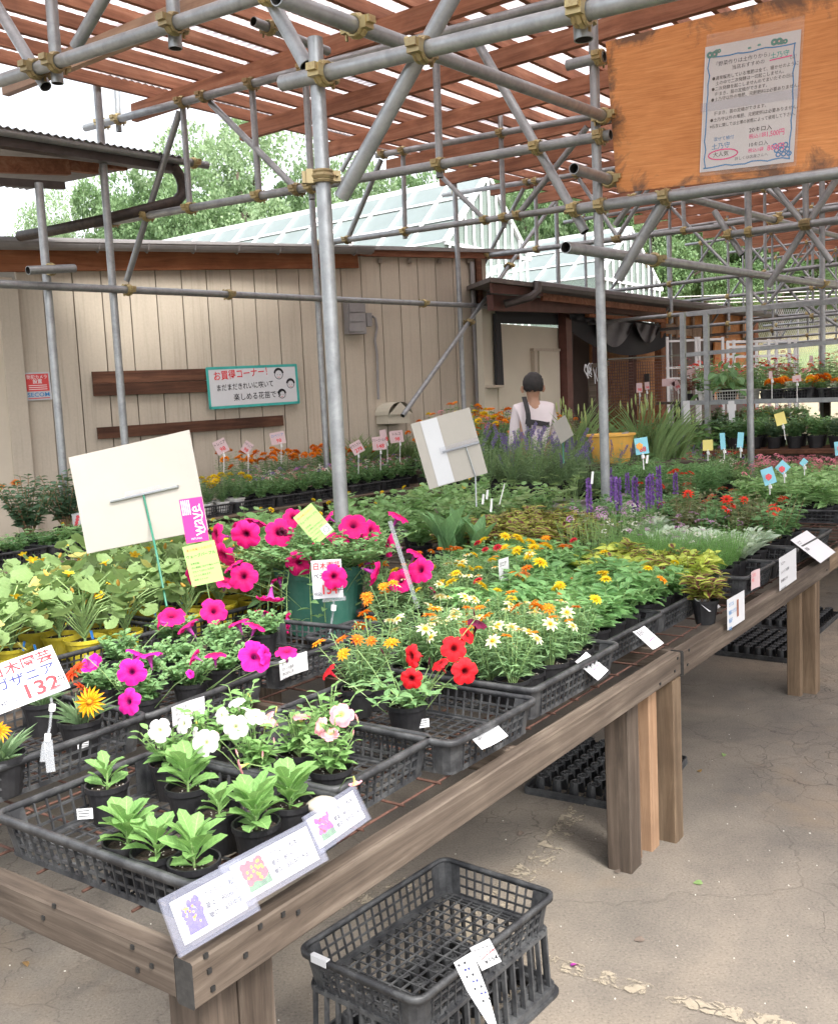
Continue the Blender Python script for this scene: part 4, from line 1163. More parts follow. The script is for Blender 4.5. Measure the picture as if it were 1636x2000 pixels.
# roof of the canopy
roof = thing('canopy_roof', 'clear corrugated roof on red stained rafters over the whole yard', 'roof', T(10, 0, 4.3))
s0, s1 = 1.0, 30.0
for i, t in enumerate(np.arange(-10.2, 6.10, .33)):
    A, B = T(s0, t, ROOFZ(s0)), T(s1, t, ROOFZ(s1)); o = MB().box((0, 0, 0), ((B - A).length, .042, .10)).build('rafter', 'red_wood', roof)
    o.matrix_parent_inverse = roof.matrix_basis.inverted(); M = frame(B - A, N1, (A + B) / 2); o.matrix_basis = M
for i, s in enumerate(np.arange(s0 + .3, s1, 1.3)):
    A, B = T(s, -10.3, ROOFZ(s) - .145), T(s, 6.1 + random.uniform(-.05, .15), ROOFZ(s) - .145)
    o = MB().box((0, 0, 0), ((B - A).length, .06, .155)).build('beam', 'pale_beam' if i in (2,) else 'red_wood', roof)
    o.matrix_parent_inverse = roof.matrix_basis.inverted(); o.matrix_basis = frame(B - A, D1, (A + B) / 2)
for j, (ta, tb) in enumerate(((-10.4, -4.8), (-4.85, .9), (.85, 6.15))):
    s = s0 - .1; k = 0
    while s < s1:
        L = 1.62; n = 84; zz = .056 + .006 * ((k + j) % 2); m = MB(); V = []
        for i in range(n + 1):
            q = s + L * i / n; z = ROOFZ(q) + zz + .010 * math.sin(2 * PI * i / 4.0)
            V += [tuple(T(q, ta, z)), tuple(T(q, tb, z))]
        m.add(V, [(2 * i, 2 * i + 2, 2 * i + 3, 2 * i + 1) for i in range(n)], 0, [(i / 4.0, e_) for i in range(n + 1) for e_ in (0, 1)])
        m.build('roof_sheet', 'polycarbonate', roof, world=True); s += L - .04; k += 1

# plywood board with notice
off = .05
Ob = O2 + D1 * .02
def bp(x, y, o_=0.0): return atp(x, y, Ob - D1 * o_, D1)
pb = thing('plywood_board', 'large orange stained plywood board hung on the pipe frame', 'board', bp(1410, 230))
c = [(1182, 82), (1740, -58), (1740, 318), (1204, 377)]
P = [bp(*q) for q in c]; Q = [p + D1 * .014 for p in P]; m = MB()
m.add([tuple(p) for p in P], [(0, 3, 2, 1)], 0, [(0, 1), (1, 1), (1, 0), (0, 0)])
m.add([tuple(p) for p in P + Q], [(4, 5, 6, 7), (0, 1, 5, 4), (1, 2, 6, 5), (2, 3, 7, 6), (3, 0, 4, 7)], 0)
o = m.build('panel', 'stained_ply', pb); o.parent = pb; o.matrix_parent_inverse = pb.matrix_basis.inverted()
t, w_, h_ = card('soil_notice', 'laminated hand written notice with blue border pinned on the plywood board', 'notice', bp(1369, 98, .012), bp(1550, 56, .012), bp(1562, 318, .012), bp(1373, 332, .012), 'paper', .0015)
plate(t, w_ * 1.02, h_ * 1.13, 'clear_film', .0008, 'sleeve', x=w_ * .02, y=h_ * .03, z=.003)
plate(t, w_ * 1.04, h_ * .075, 'clear_sleeve', .0008, 'tape', y=h_ * .02, z=.0045)
r = random.Random(4)
def wob(p, k=.012): return [(x + r.uniform(-k, k) * w_, y + r.uniform(-k, k) * w_) for x, y in p]
bd = [(-w_ * .45 + w_ * .9 * i / 12, -h_ * .465) for i in range(13)] + [(w_ * .45, -h_ * .465 + h_ * .87 * i / 12) for i in range(13)] + [(w_ * .45 - w_ * .9 * i / 12, h_ * .405) for i in range(13)] + [(-w_ * .45, h_ * .405 - h_ * .87 * i / 12) for i in range(13)]
ringline(t, wob(bd), w_ * .014, 'ink_blue', .0016, closed=True)
for x, y, q, mt in ((-.42, .43, .05, 'ink_teal'), (-.36, .45, .03, 'ink_teal'), (.26, .44, .05, 'ink_teal'), (.33, .43, .035, 'ink_teal'), (-.02, .43, .015, 'ink_teal'), (.08, .44, .015, 'ink_teal')):
    for k in (-1, 1): ringline(t, circ(w_ * (x + k * q * .5), h_ * y, w_ * q * .45), w_ * q * .5, mt, .0018)
for k in range(9): ringline(t, circ(w_ * (.30 + .055 * (k % 3) + .02 * (k // 3)), -h_ * (.36 + .035 * (k // 3)), w_ * .022, 8), w_ * .014, 'ink_blue', .0018)
tx = lambda s_, x, y, sz, mt='ink_grey', b=.0, sx=1.0: text(s_, t, w_ * x, h_ * y, h_ * sz, mt, .002, b, .02, sx=sx)
tx('「野菜作りは土作りから」', -.40, .345, .040, 'ink_soft', .01); tx('当店おすすめの', -.20, .30, .038, 'ink_soft', .01); tx('土乃守', .20, .335, .050, 'ink_teal', .04); tx('とは？', .40 - .0, .30, .036, 'ink_soft', .0, .6)
ringline(t, [(w_ * .2, h_ * .305), (w_ * .42, h_ * .315)], w_ * .012, 'ink_pink', .0018)
for i, s_ in enumerate(['●通常販売している堆肥は全て、寝かせのように', '　土の中で二次発酵は一切起こしません。', '●二次発酵を起こしませんのでまいたその日に', '　種まき、苗の定植ができます。', '●土乃守以外の堆肥、元肥肥料は必要ありません。']):
    tx(s_, -.41, .235 - i * .042, .034, 'ink_grey', .01, .93)
for i, s_ in enumerate(['　種まき、苗の定植ができます。', '●土乃守以外の堆肥、元肥肥料は必要ありません。', '※石灰に関しては土壌の状態によって使用して下さい。']):
    tx(s_, -.41, -.045 - i * .05, .034, 'ink_grey', .01, .93 if i < 2 else .84)
tx('20キロ入', .02, -.215, .046, 'ink_black', .02); tx('税込1袋', .02, -.265, .040, 'ink_pink', .02); tx('1,500円', .20, -.262, .056, 'ink_pink', .04, .82)
tx('混ぜて植付', -.36, -.25, .034, 'ink_blue', .0); tx('土乃守', -.38, -.31, .052, 'ink_blue', .01); tx('大人気', -.36, -.375, .044, 'ink_grey', .01)
tx('10キロ入', .02, -.33, .040, 'ink_soft', .02); tx('税込1袋', .02, -.375, .036, 'ink_pink', .02); tx('800円', .22, -.372, .058, 'ink_pink', .03, .95)
ringline(t, circ(-w_ * .25, -h_ * .375, w_ * .16, 18, h_ * .04), w_ * .014, 'ink_pink', .0018); tx('詳しくは店員さんへ', -.12, -.425, .030, 'ink_soft')

# left awning
aw = thing('awning', 'low awning of the left stall with corrugated sheet, beams and a slanting black drainpipe', 'awning', T(sBl[0], 6.05))
RBa = RB - N1 * .14
A, B = atp(-80, 243, RBa, N1), atp(405, 323, RBa, N1); pipe(aw, A, B, .036); put_clamp(aw, A + (B - A) * .93, B - A, N1)
m = MB(); V = []; n = 120
A2, B2 = atp(-80, 236, RBa, N1), atp(352, 309, RBa, N1)
for i in range(n + 1):
    P = A2 + (B2 - A2) * i / n + UP * .012 * math.sin(i * PI / 2); V += [tuple(P - N1 * .05), tuple(P + N1 * 2.0 - UP * .0 - D1 * .3)]
m.add(V, [(2 * i, 2 * i + 2, 2 * i + 3, 2 * i + 1) for i in range(n)]); m.build('roof_sheet', 'gutter_grey', aw, world=True)
def abar(x0, y0, x1, y1, h, th, off, mat, nm):
    A_, B_ = atp(x0, y0, RBa + N1 * off, N1), atp(x1, y1, RBa + N1 * off, N1); m = MB(); m.bar(A_, B_, th, h); return m.build(nm, mat, aw, world=True)
abar(-80, 262, 340, 327, .10, .10, .08, 'gutter_dark', 'gutter'); abar(-80, 318, 133, 327, .13, .06, .35, 'red_wood', 'beam'); abar(130, 323, 188, 330, .09, .06, .38, 'red_wood', 'beam')
abar(186, 322, 245, 328, .05, .06, .40, 'red_wood', 'beam'); abar(-80, 350, 125, 363, .06, .05, .25, 'gutter_dark', 'beam')
m = MB(); q = [atp(x, y, RBa + N1 * .05, N1) for x, y in ((338, 322), (352, 345), (357, 362), (356, 380), (345, 393), (320, 400))] + [atp(200, 430, RBa + N1 * .4, N1), atp(95, 452, RBa + N1 * 1.2, N1), atp(40, 461, RBa + N1 * 1.8, N1)]
m.tube(q, .052, 10); m.build('drainpipe', 'black_pipe', aw, smooth=True, world=True)
st1 = thing('pipe_stub', 'short pipe stub clamped below the eaves at the far left', 'pipe', atp(100, 525, RBf, N1), group=None)
pipe(st1, atp(55, 528, RBf - N1 * .08, N1), atp(146, 524, RBf - N1 * .08, N1), .035); put_clamp(st1, atp(100, 526, RBf, N1), D1, N1)

# fence and rails on the bank, power lines
m = MB(); fe = thing('chain_link_fence', 'chain link fence along the foot of the grassy bank', 'fence', dep(1560, 640, 30).to_2d().to_3d())
F0, F1 = dep(1470, 640, 29), dep(1760, 640, 31); zt = 4.1; zb = 2.2
for i in range(8):
    P = F0 + (F1 - F0) * i / 7; q = MB(); q.tube([(P.x, P.y, 1.0), (P.x, P.y, zt)], .03, 6); q.build('post', 'fence_metal', fe, world=True)
m = MB(); L = (F1 - F0).length; d = (F1 - F0).normalized()
for i in range(80):
    a0 = F0 + d * (L * i / 80)
    for sg_ in (1, -1):
        b0 = a0 + d * (.95 * sg_); m.tube([(a0.x, a0.y, zb), (b0.x, b0.y, zt)], .006, 3)
m.build('mesh', 'fence_metal', fe, world=True)['kind'] = 'stuff'
for k, (yy, zz) in enumerate(((590, 0), (598, 0), (604, 0))):
    m = MB(); m.tube([dep(1180, yy - 4 + k, 34), dep(1760, yy - 28, 34)], .018, 4)
    tag(m.build('overhead_wire', 'fence_metal'), ['topmost', 'middle', 'lowest'][k] + ' of the three thin wires in front of the wooded hill', 'wire', 'thin wires before the hill')
# ================================================================== TABLES
def tbox(name, s0, s1, t0, t1, z0, z1, mat, parent, long='s', label=None):
    """timber between table coordinates; grain runs along s, t or z"""
    c = T((s0 + s1) / 2, (t0 + t1) / 2, (z0 + z1) / 2); ls, lt, lz = s1 - s0, t1 - t0, z1 - z0
    ax = {'s': (D1, N1, (ls, lt, lz)), 't': (N1, -D1, (lt, ls, lz)), 'z': (UP, D1, (lz, ls, lt))}[long]
    bv = .004; x, y, z = (q / 2 for q in ax[2])
    m = MB(); V = []
    for sx, (yy, zz) in ((-1, 0), (1, 0)) and [(-1, (0, 0)), (1, (0, 0))]:
        for a_, b_ in ((-1, -1), (1, -1), (1, 1), (-1, 1)):
            V += [(sx * x, a_ * (y - bv) if b_ == a_ * 1 and False else a_ * y, b_ * (z - bv)), (sx * x, a_ * (y - bv), b_ * z)]
    # order the 8 ring points around the section
    ring = [1, 0, 2, 3, 5, 4, 6, 7]; ring = [1, 3, 2, 4, 5, 7, 6, 0]
    n_ = 8; F = [(ring[j], ring[(j + 1) % 8], 8 + ring[(j + 1) % 8], 8 + ring[j]) for j in range(8)]
    m.add(V, F, 0)
    m.F.append(np.array([[ring[j] for j in range(8)][::-1]])); m.M.append(np.array([1])); m.F.append(np.array([[8 + ring[j] for j in range(8)]])); m.M.append(np.array([1]))
    o = m.build(name, [mat, 'endgrain' if mat in ('table_wood', 'dark_post') else mat], parent)
    if parent is not None: o.matrix_parent_inverse = parent.matrix_basis.inverted()
    X, Y = ax[0], ax[1]; M = frame(X, Y, c); o.matrix_basis = M
    if label: o['label'] = label
    return o
def rods(parent, s0, s1, t0, t1, z, step=.15, r_=.0032):
    for t in np.arange(t0, t1, step):
        m = MB(); m.tube([T(s0, t, z), T(s1, t + random.uniform(-.004, .004), z)], r_, 6); m.build('mesh_rod', 'rust', parent, world=True)
    for s in np.arange(s0 + .03, s1, step):
        m = MB(); m.tube([T(s, t0 - .02, z + r_ * 1.8), T(s + random.uniform(-.004, .004), t1, z + r_ * 1.8)], r_, 6); m.build('mesh_rod', 'rust', parent, world=True)
tabA = thing('display_table', 'weathered timber display table in front, its corner board ends bare', 'table', T(2.3, .8), group='timber display tables')
B0, B1 = TH - .085, TH
tbox('side_board', -.0, 2.30, -.045, 0, B0, B1, 'table_wood', tabA)
tbox('side_board', 2.306, 4.572, -.055, -.008, B0 - .003, B1 + .004, 'table_wood', tabA)
tbox('side_board', 4.576, 7.4, -.05, -.003, B0 - .003, B1 + .002, 'post_wood', tabA)
tbox('end_board', .0, .045, .002, 1.52, B0 + .006, B1 - .001, 'table_wood', tabA, 't')
tbox('side_board', .05, 7.4, 1.50, 1.545, B0, B1, 'table_wood', tabA)
for s in (1.15, 2.33, 3.45, 4.55, 5.8):
    tbox('cross_beam', s, s + .045, .004, 1.498, B0 + .004, B1 - .006, 'table_wood', tabA, 't')
# nails
m = MB()
for s, z in ((.035, .055), (.04, .02), (.12, .04), (.22, .07), (.26, .055), (.16, .075), (.03, .085), (2.24, .03), (2.27, .07), (2.1, .02), (2.34, .03), (2.36, .08), (4.5, .03), (4.53, .08)):
    m.box(T(s, -.0465 if s < 2.3 else -.0565, B0 + z), (.009, .004, .009), Matrix((D1, N1, UP)).transposed())
for t, z in ((.06, .05), (.10, .03), (.11, .07), (.34, .085), (.38, .05)): m.box(T(-.0015, t, B0 + z), (.004, .008, .008), Matrix((D1, N1, UP)).transposed())
m.build('nail', 'nail', tabA, world=True)['kind'] = 'stuff'
rods(tabA, .055, 7.3, .03, 1.50, TH + .006)
leg = lambda s0, s1, t0, t1, z1, mat, **k: tbox('leg', s0, s1, t0, t1, 0, z1, mat, tabA, 'z', **k)
leg(.05, .14, .0 + .002, .09, B0 - .001, 'dark_post'); leg(.145, .235, .002, .05, B0 + .0, 'table_wood')
leg(1.93, 2.02, .002, .09, B0 - .002, 'dark_post', label='dark weathered leg'); leg(2.035, 2.07, .02, .08, .42, 'fresh_wood', label='short pale splint')
leg(2.12, 2.19, .004, .05, B0, 'fresh_wood', label='reddish fresh leg'); leg(2.225, 2.30, -.045, .045, B0 - .004, 'post_wood', label='pale weathered leg')
leg(4.20, 4.245, .01, .08, B0 - .004, 'post_wood'); leg(4.27, 4.36, -.05, .04, B0 - .004, 'post_wood'); leg(4.50, 4.57, .0, .09, B0 - .004, 'dark_post')
leg(6.9, 6.98, .0, .09, B0 - .004, 'post_wood')
for s in (.06, 2.1, 4.3, 6.9): leg(s, s + .09, 1.40, 1.49, B0 - .002, 'dark_post')
def table(s0, s1, t0, t1, z, label, mat='table_wood', nleg=3):
    tb = thing('display_table', label, 'table', T((s0 + s1) / 2, (t0 + t1) / 2), group='timber display tables')
    for t in (t0, t1 - .045): tbox('side_board', s0, s1, t, t + .045, z - .1, z, mat, tb)
    for s in (s0 + .001, s1 - .046): tbox('end_board', s, s + .045, t0 + .046, t1 - .046, z - .1, z - .002, mat, tb, 't')
    for i in range(int((t1 - t0 - .12) / .14)): tbox('slat', s0 + .05, s1 - .05, t0 + .07 + i * .14, t0 + .07 + i * .14 + .09, z - .024, z - .004, mat, tb)
    for i in range(nleg):
        s = s0 + .05 + (s1 - s0 - .19) * i / (nleg - 1)
        for t in (t0 + .048, t1 - .14): tbox('leg', s, s + .09, t, t + .09, 0, z - .026, mat, tb, 'z')
    return tb
table(.35, 3.6, 1.62, 3.15, TH, 'timber table carrying the yellow pots of pumpkin seedlings', nleg=3)
table(3.65, 7.2, 1.62, 3.15, TH, 'timber table behind the middle post carrying the pots before the lavender', nleg=3)
table(7.45, 10.4, -.3, 1.45, TH, 'timber table of pink verbena at the right edge', nleg=3)
table(7.25, 9.3, 1.6, 3.0, TH, 'timber table of green grasses around the second post', nleg=3)
table(7.6, 10.0, 4.0, 5.2, .72, 'timber table of orange coneflowers before the shed end', nleg=3)
table(10.5, 13.5, .2, 2.0, .85, 'timber table of begonias before the brown mesh screen', nleg=3)
table(8.0, 12.6, -2.4, -.7, .95, 'timber table with black trays of orange flowers at the right edge', nleg=3)
# pallet benches by the shed
def pallet_bench(s0, s1, t0, t1, z, label):
    tb = thing('pallet_bench', label, 'bench', T((s0 + s1) / 2, (t0 + t1) / 2), group='benches of stacked pallets')
    n = int((t1 - t0) / .135)
    for lay, zz in enumerate((z, z - .16)):
        for i in range(n): tbox('deck_board', s0, s1, t0 + i * .135, t0 + i * .135 + .1, zz - .02, zz, 'pallet_wood', tb)
        for i in range(int((s1 - s0) / .55) + 1):
            s = min(s0 + i * .55, s1 - .1)
            for t in (t0 + .003, t1 - .16): tbox('block', s, s + .1, t, t + .14, zz - .115, zz - .0215, 'pallet_wood', tb)
            tbox('bearer', s, s + .1, t0, t1 - .02, zz - .138, zz - .117, 'pallet_wood', tb, 't')
    for s in (s0 + .2, (s0 + s1) / 2, s1 - .6):
        tbox('support_block', s, s + .4, t0 + .1, t0 + .3, 0, z - .30, 'block_concrete', tb, 's'); tbox('support_block', s, s + .4, t1 - .35, t1 - .15, 0, z - .30, 'block_concrete', tb, 's')
    return tb
pallet_bench(1.3, 4.75, 5.1, 6.4, .60, 'pallet bench of rose and strawberry pots at the left edge')
pallet_bench(4.95, 8.9, 5.45, 6.75, .70, 'pallet bench of marigold and torenia trays below the green framed sign')

# ================================================================== TRAYS, POTS
def rrect(L, W, r_, n=4):
    P = []
    for cx, cy, a0 in ((L / 2 - r_, W / 2 - r_, 0), (-L / 2 + r_, W / 2 - r_, PI / 2), (-L / 2 + r_, -W / 2 + r_, PI), (L / 2 - r_, -W / 2 + r_, 3 * PI / 2)):
        for j in range(n + 1):
            a_ = a0 + PI / 2 * j / n; P.append((cx + r_ * math.cos(a_), cy + r_ * math.sin(a_), 0))
    return P
TRAYC = {}
def tray_meshes(L, W, H, mat):
    key = (round(L, 2), round(W, 2), H, mat)
    if key in TRAYC: return TRAYC[key]
    ins = .016
    m = MB(); P = rrect(L, W, .028)
    m.sweep(P, [(-.002, H - .016), (.009, H - .016), (.010, H - .003), (.007, H), (-.003, H)]); rim = m.mesh('rim', [mat], True)
    m = MB()
    def wl(p, z):                            # wall point: z 0..H, tapering in
        k = 1 - ins * (1 - z / H) / (min(L, W) / 2); return (p[0] * (1 - ins * (1 - z / H) / (L / 2)), p[1] * (1 - ins * (1 - z / H) / (W / 2)), z)
    for ax, Ln, off in (('x', L, W / 2), ('y', W, L / 2)):
        k = int((Ln - .11) / .029)
        for sg_ in (-1, 1):
            f = lambda u, z: wl((u, sg_ * off) if ax == 'x' else (sg_ * off, u), z)
            for i in range(k + 1):
                u = -Ln / 2 + .055 + (Ln - .11) * i / k
                m.bar(f(u, .008), f(u, H - .014), .0035, .007, up=(0, 1, 0) if ax == 'x' else (1, 0, 0))
            for z, h in ((.006, .012), (H * .33, .006), (H * .60, .006)):
                m.bar(f(-Ln / 2 + .05, z), f(Ln / 2 - .05, z), .003, h)
    # solid corners
    for cx, cy in ((1, 1), (-1, 1), (-1, -1), (1, -1)):
        pts = [(cx * (L / 2 - .058), cy * W / 2), (cx * (L / 2 - .028), cy * W / 2), (cx * (L / 2 - .008), cy * (W / 2 - .008)), (cx * L / 2, cy * (W / 2 - .028)), (cx * L / 2, cy * (W / 2 - .058))]
        V = [wl(p, z) for p in pts for z in (0, H - .01)]
        V2 = [(x * .985, y * .985, z) for x, y, z in V]
        F = [(2 * i, 2 * i + 2, 2 * i + 3, 2 * i + 1) for i in range(4)]
        m.add(V, F); m.add(V2, [f_[::-1] for f_ in F])
    side = m.mesh('side_lattice', [mat])
    m = MB(); L2, W2 = L - 2 * ins, W - 2 * ins
    m.sweep(rrect(L2, W2, .02), [(-.012, 0), (0, 0), (0, .006), (-.012, .006)])
    k = int(L2 / .034)
    for i in range(1, k): x = -L2 / 2 + L2 * i / k; m.bar((x, -W2 / 2, .003), (x, W2 / 2, .003), .0045, .004)
    k = int(W2 / .034)
    for i in range(1, k): y = -W2 / 2 + W2 * i / k; m.bar((-L2 / 2, y, .0035), (L2 / 2, y, .0035), .0045, .004)
    bot = m.mesh('bottom_grid', [mat])
    TRAYC[key] = (rim, side, bot); return TRAYC[key]
def tray(s, t, L, W, label, rz=0.0, z=TH + .014, H=.095, mat='black_plastic', cat='tray', group='black slatted nursery trays', name='nursery_tray', P=None):
    o = thing(name, label, cat, P if P is not None else T(s, t, z), YAW + rz, group)
    for nm, me in zip(('rim', 'side_lattice', 'bottom_grid'), tray_meshes(L, W, H, mat)): link(nm, me, o)
    return o
POTC = {}
def pot_parts(parent, r_=.05, h=.09, mat='black_pot', sq=0.0, soil='soil', fill=.82, n=20):
    key = (r_, h, mat, sq, fill)
    if key not in POTC:
        m = MB(); m.lathe([(r_ * .72, 0), (r_ * .72, .001), (r_ * .97, h - .012), (r_ * 1.04, h - .012), (r_ * 1.05, h), (r_ * .97, h), (r_ * .93, h * fill)], n, 0, sq)
        m.disc((0, 0, .002), r_ * .72, n, 0, sq)
        a_ = m.mesh('pot', [mat], False)
        m = MB(); rr = r_ * (.72 + .22 * fill); m.disc((0, 0, h * fill), rr, n, 0, sq, .003)
        R2 = random.Random(2)
        for i in range(14):
            a = R2.uniform(0, 6.28); q = R2.uniform(.2, .9) * rr; k = R2.uniform(.0015, .0032)
            m.box((q * math.cos(a), q * math.sin(a), h * fill + .002), (k, k, k), Matrix.Rotation(a, 3, 'X'), 1)
        POTC[key] = (a_, m.mesh('soil', ['soil', 'perlite']))
    link('pot', POTC[key][0], parent); link('soil', POTC[key][1], parent)
    return h * fill

# ================================================================== FLOWERS
def petunia_mesh(mat, seed=0, ruffle=.10, throat=-.50, back='petal_mauve'):
    r = random.Random(seed); m = MB(); na = 40; rs = [.0, .10, .2, .36, .55, .75, .9, 1.0]; V = []; uv = []
    ph = [r.uniform(0, 6) for _ in range(4)]; lob = [r.uniform(.92, 1.06) for _ in range(5)]
    for q in rs:
        for j in range(na):
            a = 2 * PI * j / na; l = abs(math.cos(2.5 * a)) ; L_ = lob[int(((a + PI / 5) % (2 * PI)) / (2 * PI / 5)) % 5]
            rr = q * (1 - .20 * (1 - l) ** 2.2 * q) * (1 + (L_ - 1) * q)
            z = throat * (1 - min(1, q / .42)) ** 1.6 + .10 * math.sin(PI * min(1, q)) - .13 * q ** 3
            z += ruffle * q ** 2 * (math.sin(7 * a + ph[0]) * .6 + math.sin(12 * a + ph[1]) * .45 + 1.3 * (l - .5) * -.8) - .035 * (1 - l) * q
            V.append((rr * math.cos(a), rr * math.sin(a), z)); uv.append((j / na, q))
    k = len(rs); F = [(i * na + j, i * na + (j + 1) % na, (i + 1) * na + (j + 1) % na, (i + 1) * na + j) for i in range(1, k - 1) for j in range(na)]
    F0 = [(j, (j + 1) % na, na + (j + 1) % na, na + j) for j in range(na)]
    m.add(V, F0 + F, 0, uv)
    # outer tube
    prof = [(.42, .04), (.26, -.18), (.15, -.50), (.09, -.85), (.07, -1.15)]
    V = [(q * math.cos(2 * PI * j / 12), q * math.sin(2 * PI * j / 12), z - .03) for q, z in prof for j in range(12)]
    m.add(V, [(i * 12 + j, (i + 1) * 12 + j, (i + 1) * 12 + (j + 1) % 12, i * 12 + (j + 1) % 12) for i in range(4) for j in range(12)], 1, [(0, .8 - .15 * (i // 12)) for i in range(60)])
    for j in range(5):
        a = 2 * PI * j / 5; D = np.array([[math.cos(a) * .5, math.sin(a) * .5, .8]])
        leaves(m, 'lance', [(0, 0, -1.2)], D, .42, .14, 0, 2)
    return m.mesh('flower', [mat, back, 'stem_green'], True)
def daisy_mesh(mat, npet=9, layers=1, disc='disc_orange', wid=.38, seed=0, droop=.15, discr=.2, tm='ovate3'):
    r = np.random.default_rng(seed); m = MB()
    for k in range(layers):
        a = 2 * PI * (np.arange(npet) + .5 * k + r.uniform(-.1, .1, npet)) / npet
        up = .12 + .38 * k
        D = np.stack([np.cos(a), np.sin(a), np.full(npet, up)], 1)
        P = D * np.array([.10, .10, 0]) + np.array([0, 0, .05 * k])
        L = (1 - .22 * k) * r.uniform(.85, 1.0, npet) * .92
        leaves(m, tm, P, D, L, L * wid * r.uniform(.85, 1.15, npet), r.normal(0, .15, npet), 0)
    V = []; n = 10
    prof = [(discr, .06), (discr * .9, .15), (discr * .5, .22), (0.001, .24)]
    m.lathe(prof, n, 1); m.UV[-1] = np.full((len(m.V[-1]), 2), .5)
    m.lathe([(.05, -.35), (.13, -.08), (.12, .05)], 7, 2)
    # petal uv: y runs along the petal
    return m.mesh('flower', [mat, disc, 'stem_green'])
def pom_mesh(mat, n=60, seed=0):
    r = np.random.default_rng(seed); m = MB(); D = rnd_dir(r, n, -.05, 1)
    leaves(m, 'tiny', D * .45 * np.array([1, 1, .55]), D + np.array([0, 0, .1]), .6, .42, r.uniform(-.4, .4, n), 0)
    return m.mesh('flower', [mat])
def cluster_mesh(mat, n=26, seed=0, flat=.45):
    r = np.random.default_rng(seed); m = MB(); D = rnd_dir(r, n, .0, 1); P = D * np.array([.75, .75, flat])
    for k in range(4):
        a = k * PI / 2 + r.uniform(0, 6, n); E_ = np.stack([np.cos(a), np.sin(a), np.full(n, .25)], 1) + D * .3
        leaves(m, 'tiny', P, E_, .26, .22, 0, 0)
    return m.mesh('flower', [mat])
def spike_mesh(mat, n=70, seed=0, r0=.13, calyx='leaf_bronze'):
    r = np.random.default_rng(seed); m = MB(); z = np.sort(r.uniform(0, 1, n)); a = r.uniform(0, 6.28, n)
    rad = r0 * (1 - z * .75); D = np.stack([np.cos(a), np.sin(a), r.uniform(.1, .6, n)], 1)
    P = np.stack([np.cos(a) * rad * .4, np.sin(a) * rad * .4, z], 1)
    leaves(m, 'tiny', P, D, r0 * 1.0, r0 * .75, r.uniform(0, 3, n), 0)
    m.tube([(0, 0, -.3), (0, 0, 1.0)], .012, 4, 1); leaves(m, 'tiny', P[::3], D[::3], r0 * .5, r0 * .4, 0, 1)
    return m.mesh('flower_spike', [mat, calyx])
def trumpet_mesh(mat, seed=0):                # gourd flower, five pointed lobes
    m = MB(); V = []; uv = []; na = 20
    for q, rr, z in ((0, .12, -.5), (.3, .25, -.1), (.6, .55, .1), (1, 1.0, .12)):
        for j in range(na):
            a = 2 * PI * j / na; l = abs(math.cos(2.5 * a)); k = rr * (1 - (.42 * (1 - l) * q)); V.append((k * math.cos(a), k * math.sin(a), z + .12 * l * q)); uv.append((l, q))
    m.add(V, [(i * na + j, i * na + (j + 1) % na, (i + 1) * na + (j + 1) % na, (i + 1) * na + j) for i in range(3) for j in range(na)], 0, uv)
    return m.mesh('flower', [mat], True)
def bud_mesh(mat, m2='stem_green', k=.22):
    m = MB(); m.lathe([(.05, -1), (k * .7, -.6), (k, -.15), (k * .6, .3), (.02, .5)], 7, 0); m.UV[-1] = np.stack([np.zeros(35), np.repeat(np.linspace(0, 1, 5), 7)], 1)
    m.lathe([(.05, -1.05), (k * .8, -.75), (k * .6, -.45)], 7, 1)
    return m.mesh('bud', [mat, m2], True)
FM = {
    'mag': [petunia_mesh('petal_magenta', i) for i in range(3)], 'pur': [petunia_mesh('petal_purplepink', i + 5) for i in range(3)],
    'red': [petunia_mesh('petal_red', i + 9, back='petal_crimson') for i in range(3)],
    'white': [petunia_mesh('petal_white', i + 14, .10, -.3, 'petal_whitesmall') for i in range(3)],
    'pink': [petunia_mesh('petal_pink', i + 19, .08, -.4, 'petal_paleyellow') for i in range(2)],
    'maroon': [petunia_mesh('petal_maroon', 31, back='petal_maroon')],
    'zor': [daisy_mesh('petal_orange', 9, 2, wid=.42, seed=i) for i in range(2)], 'zcr': [daisy_mesh('petal_cream', 8, 1, wid=.46, seed=i + 3) for i in range(2)],
    'zye': [daisy_mesh('petal_yellow', 10, 3, wid=.40, seed=i) for i in range(2)], 'zsc': [daisy_mesh('petal_scarlet', 9, 2, 'disc_dark', seed=2)],
    'zcm': [daisy_mesh('petal_crimson', 12, 3, 'disc_dark', wid=.42, seed=3)], 'zco': [daisy_mesh('petal_coral', 11, 3, seed=4, wid=.42)],
    'gaz': [daisy_mesh('petal_gazania', 17, 1, 'disc_orange', wid=.25, seed=5, discr=.16)], 'gazr': [daisy_mesh('petal_gazred', 14, 2, 'disc_dark', wid=.26, seed=6, discr=.12)],
    'mary': [pom_mesh('petal_yellow', 60, 1)], 'maro': [pom_mesh('petal_orange', 60, 2)],
    'clp': [cluster_mesh('petal_rosepink', 24, 1)], 'cll': [cluster_mesh('petal_lilac', 14, 2)], 'clw': [cluster_mesh('petal_whitesmall', 14, 3)], 'cly': [cluster_mesh('petal_paleyellow', 40, 4, .25)],
    'clv': [cluster_mesh('petal_violet', 16, 5)], 'clr': [cluster_mesh('petal_scarlet', 16, 6)],
    'sal': [spike_mesh('petal_violet', 110, 1, .16)], 'lav': [spike_mesh('petal_lavender', 90, 2, .10, 'leaf_lavender')],
    'gou': [trumpet_mesh('petal_gourd')],
    'gbud': [bud_mesh('petal_gourdbud', k=.26)], 'pbud': [bud_mesh('petal_pink', k=.18)], 'wbud': [bud_mesh('petal_paleyellow', k=.16)], 'mbud': [bud_mesh('petal_maroon', 'leaf_bronze', .12)],
}
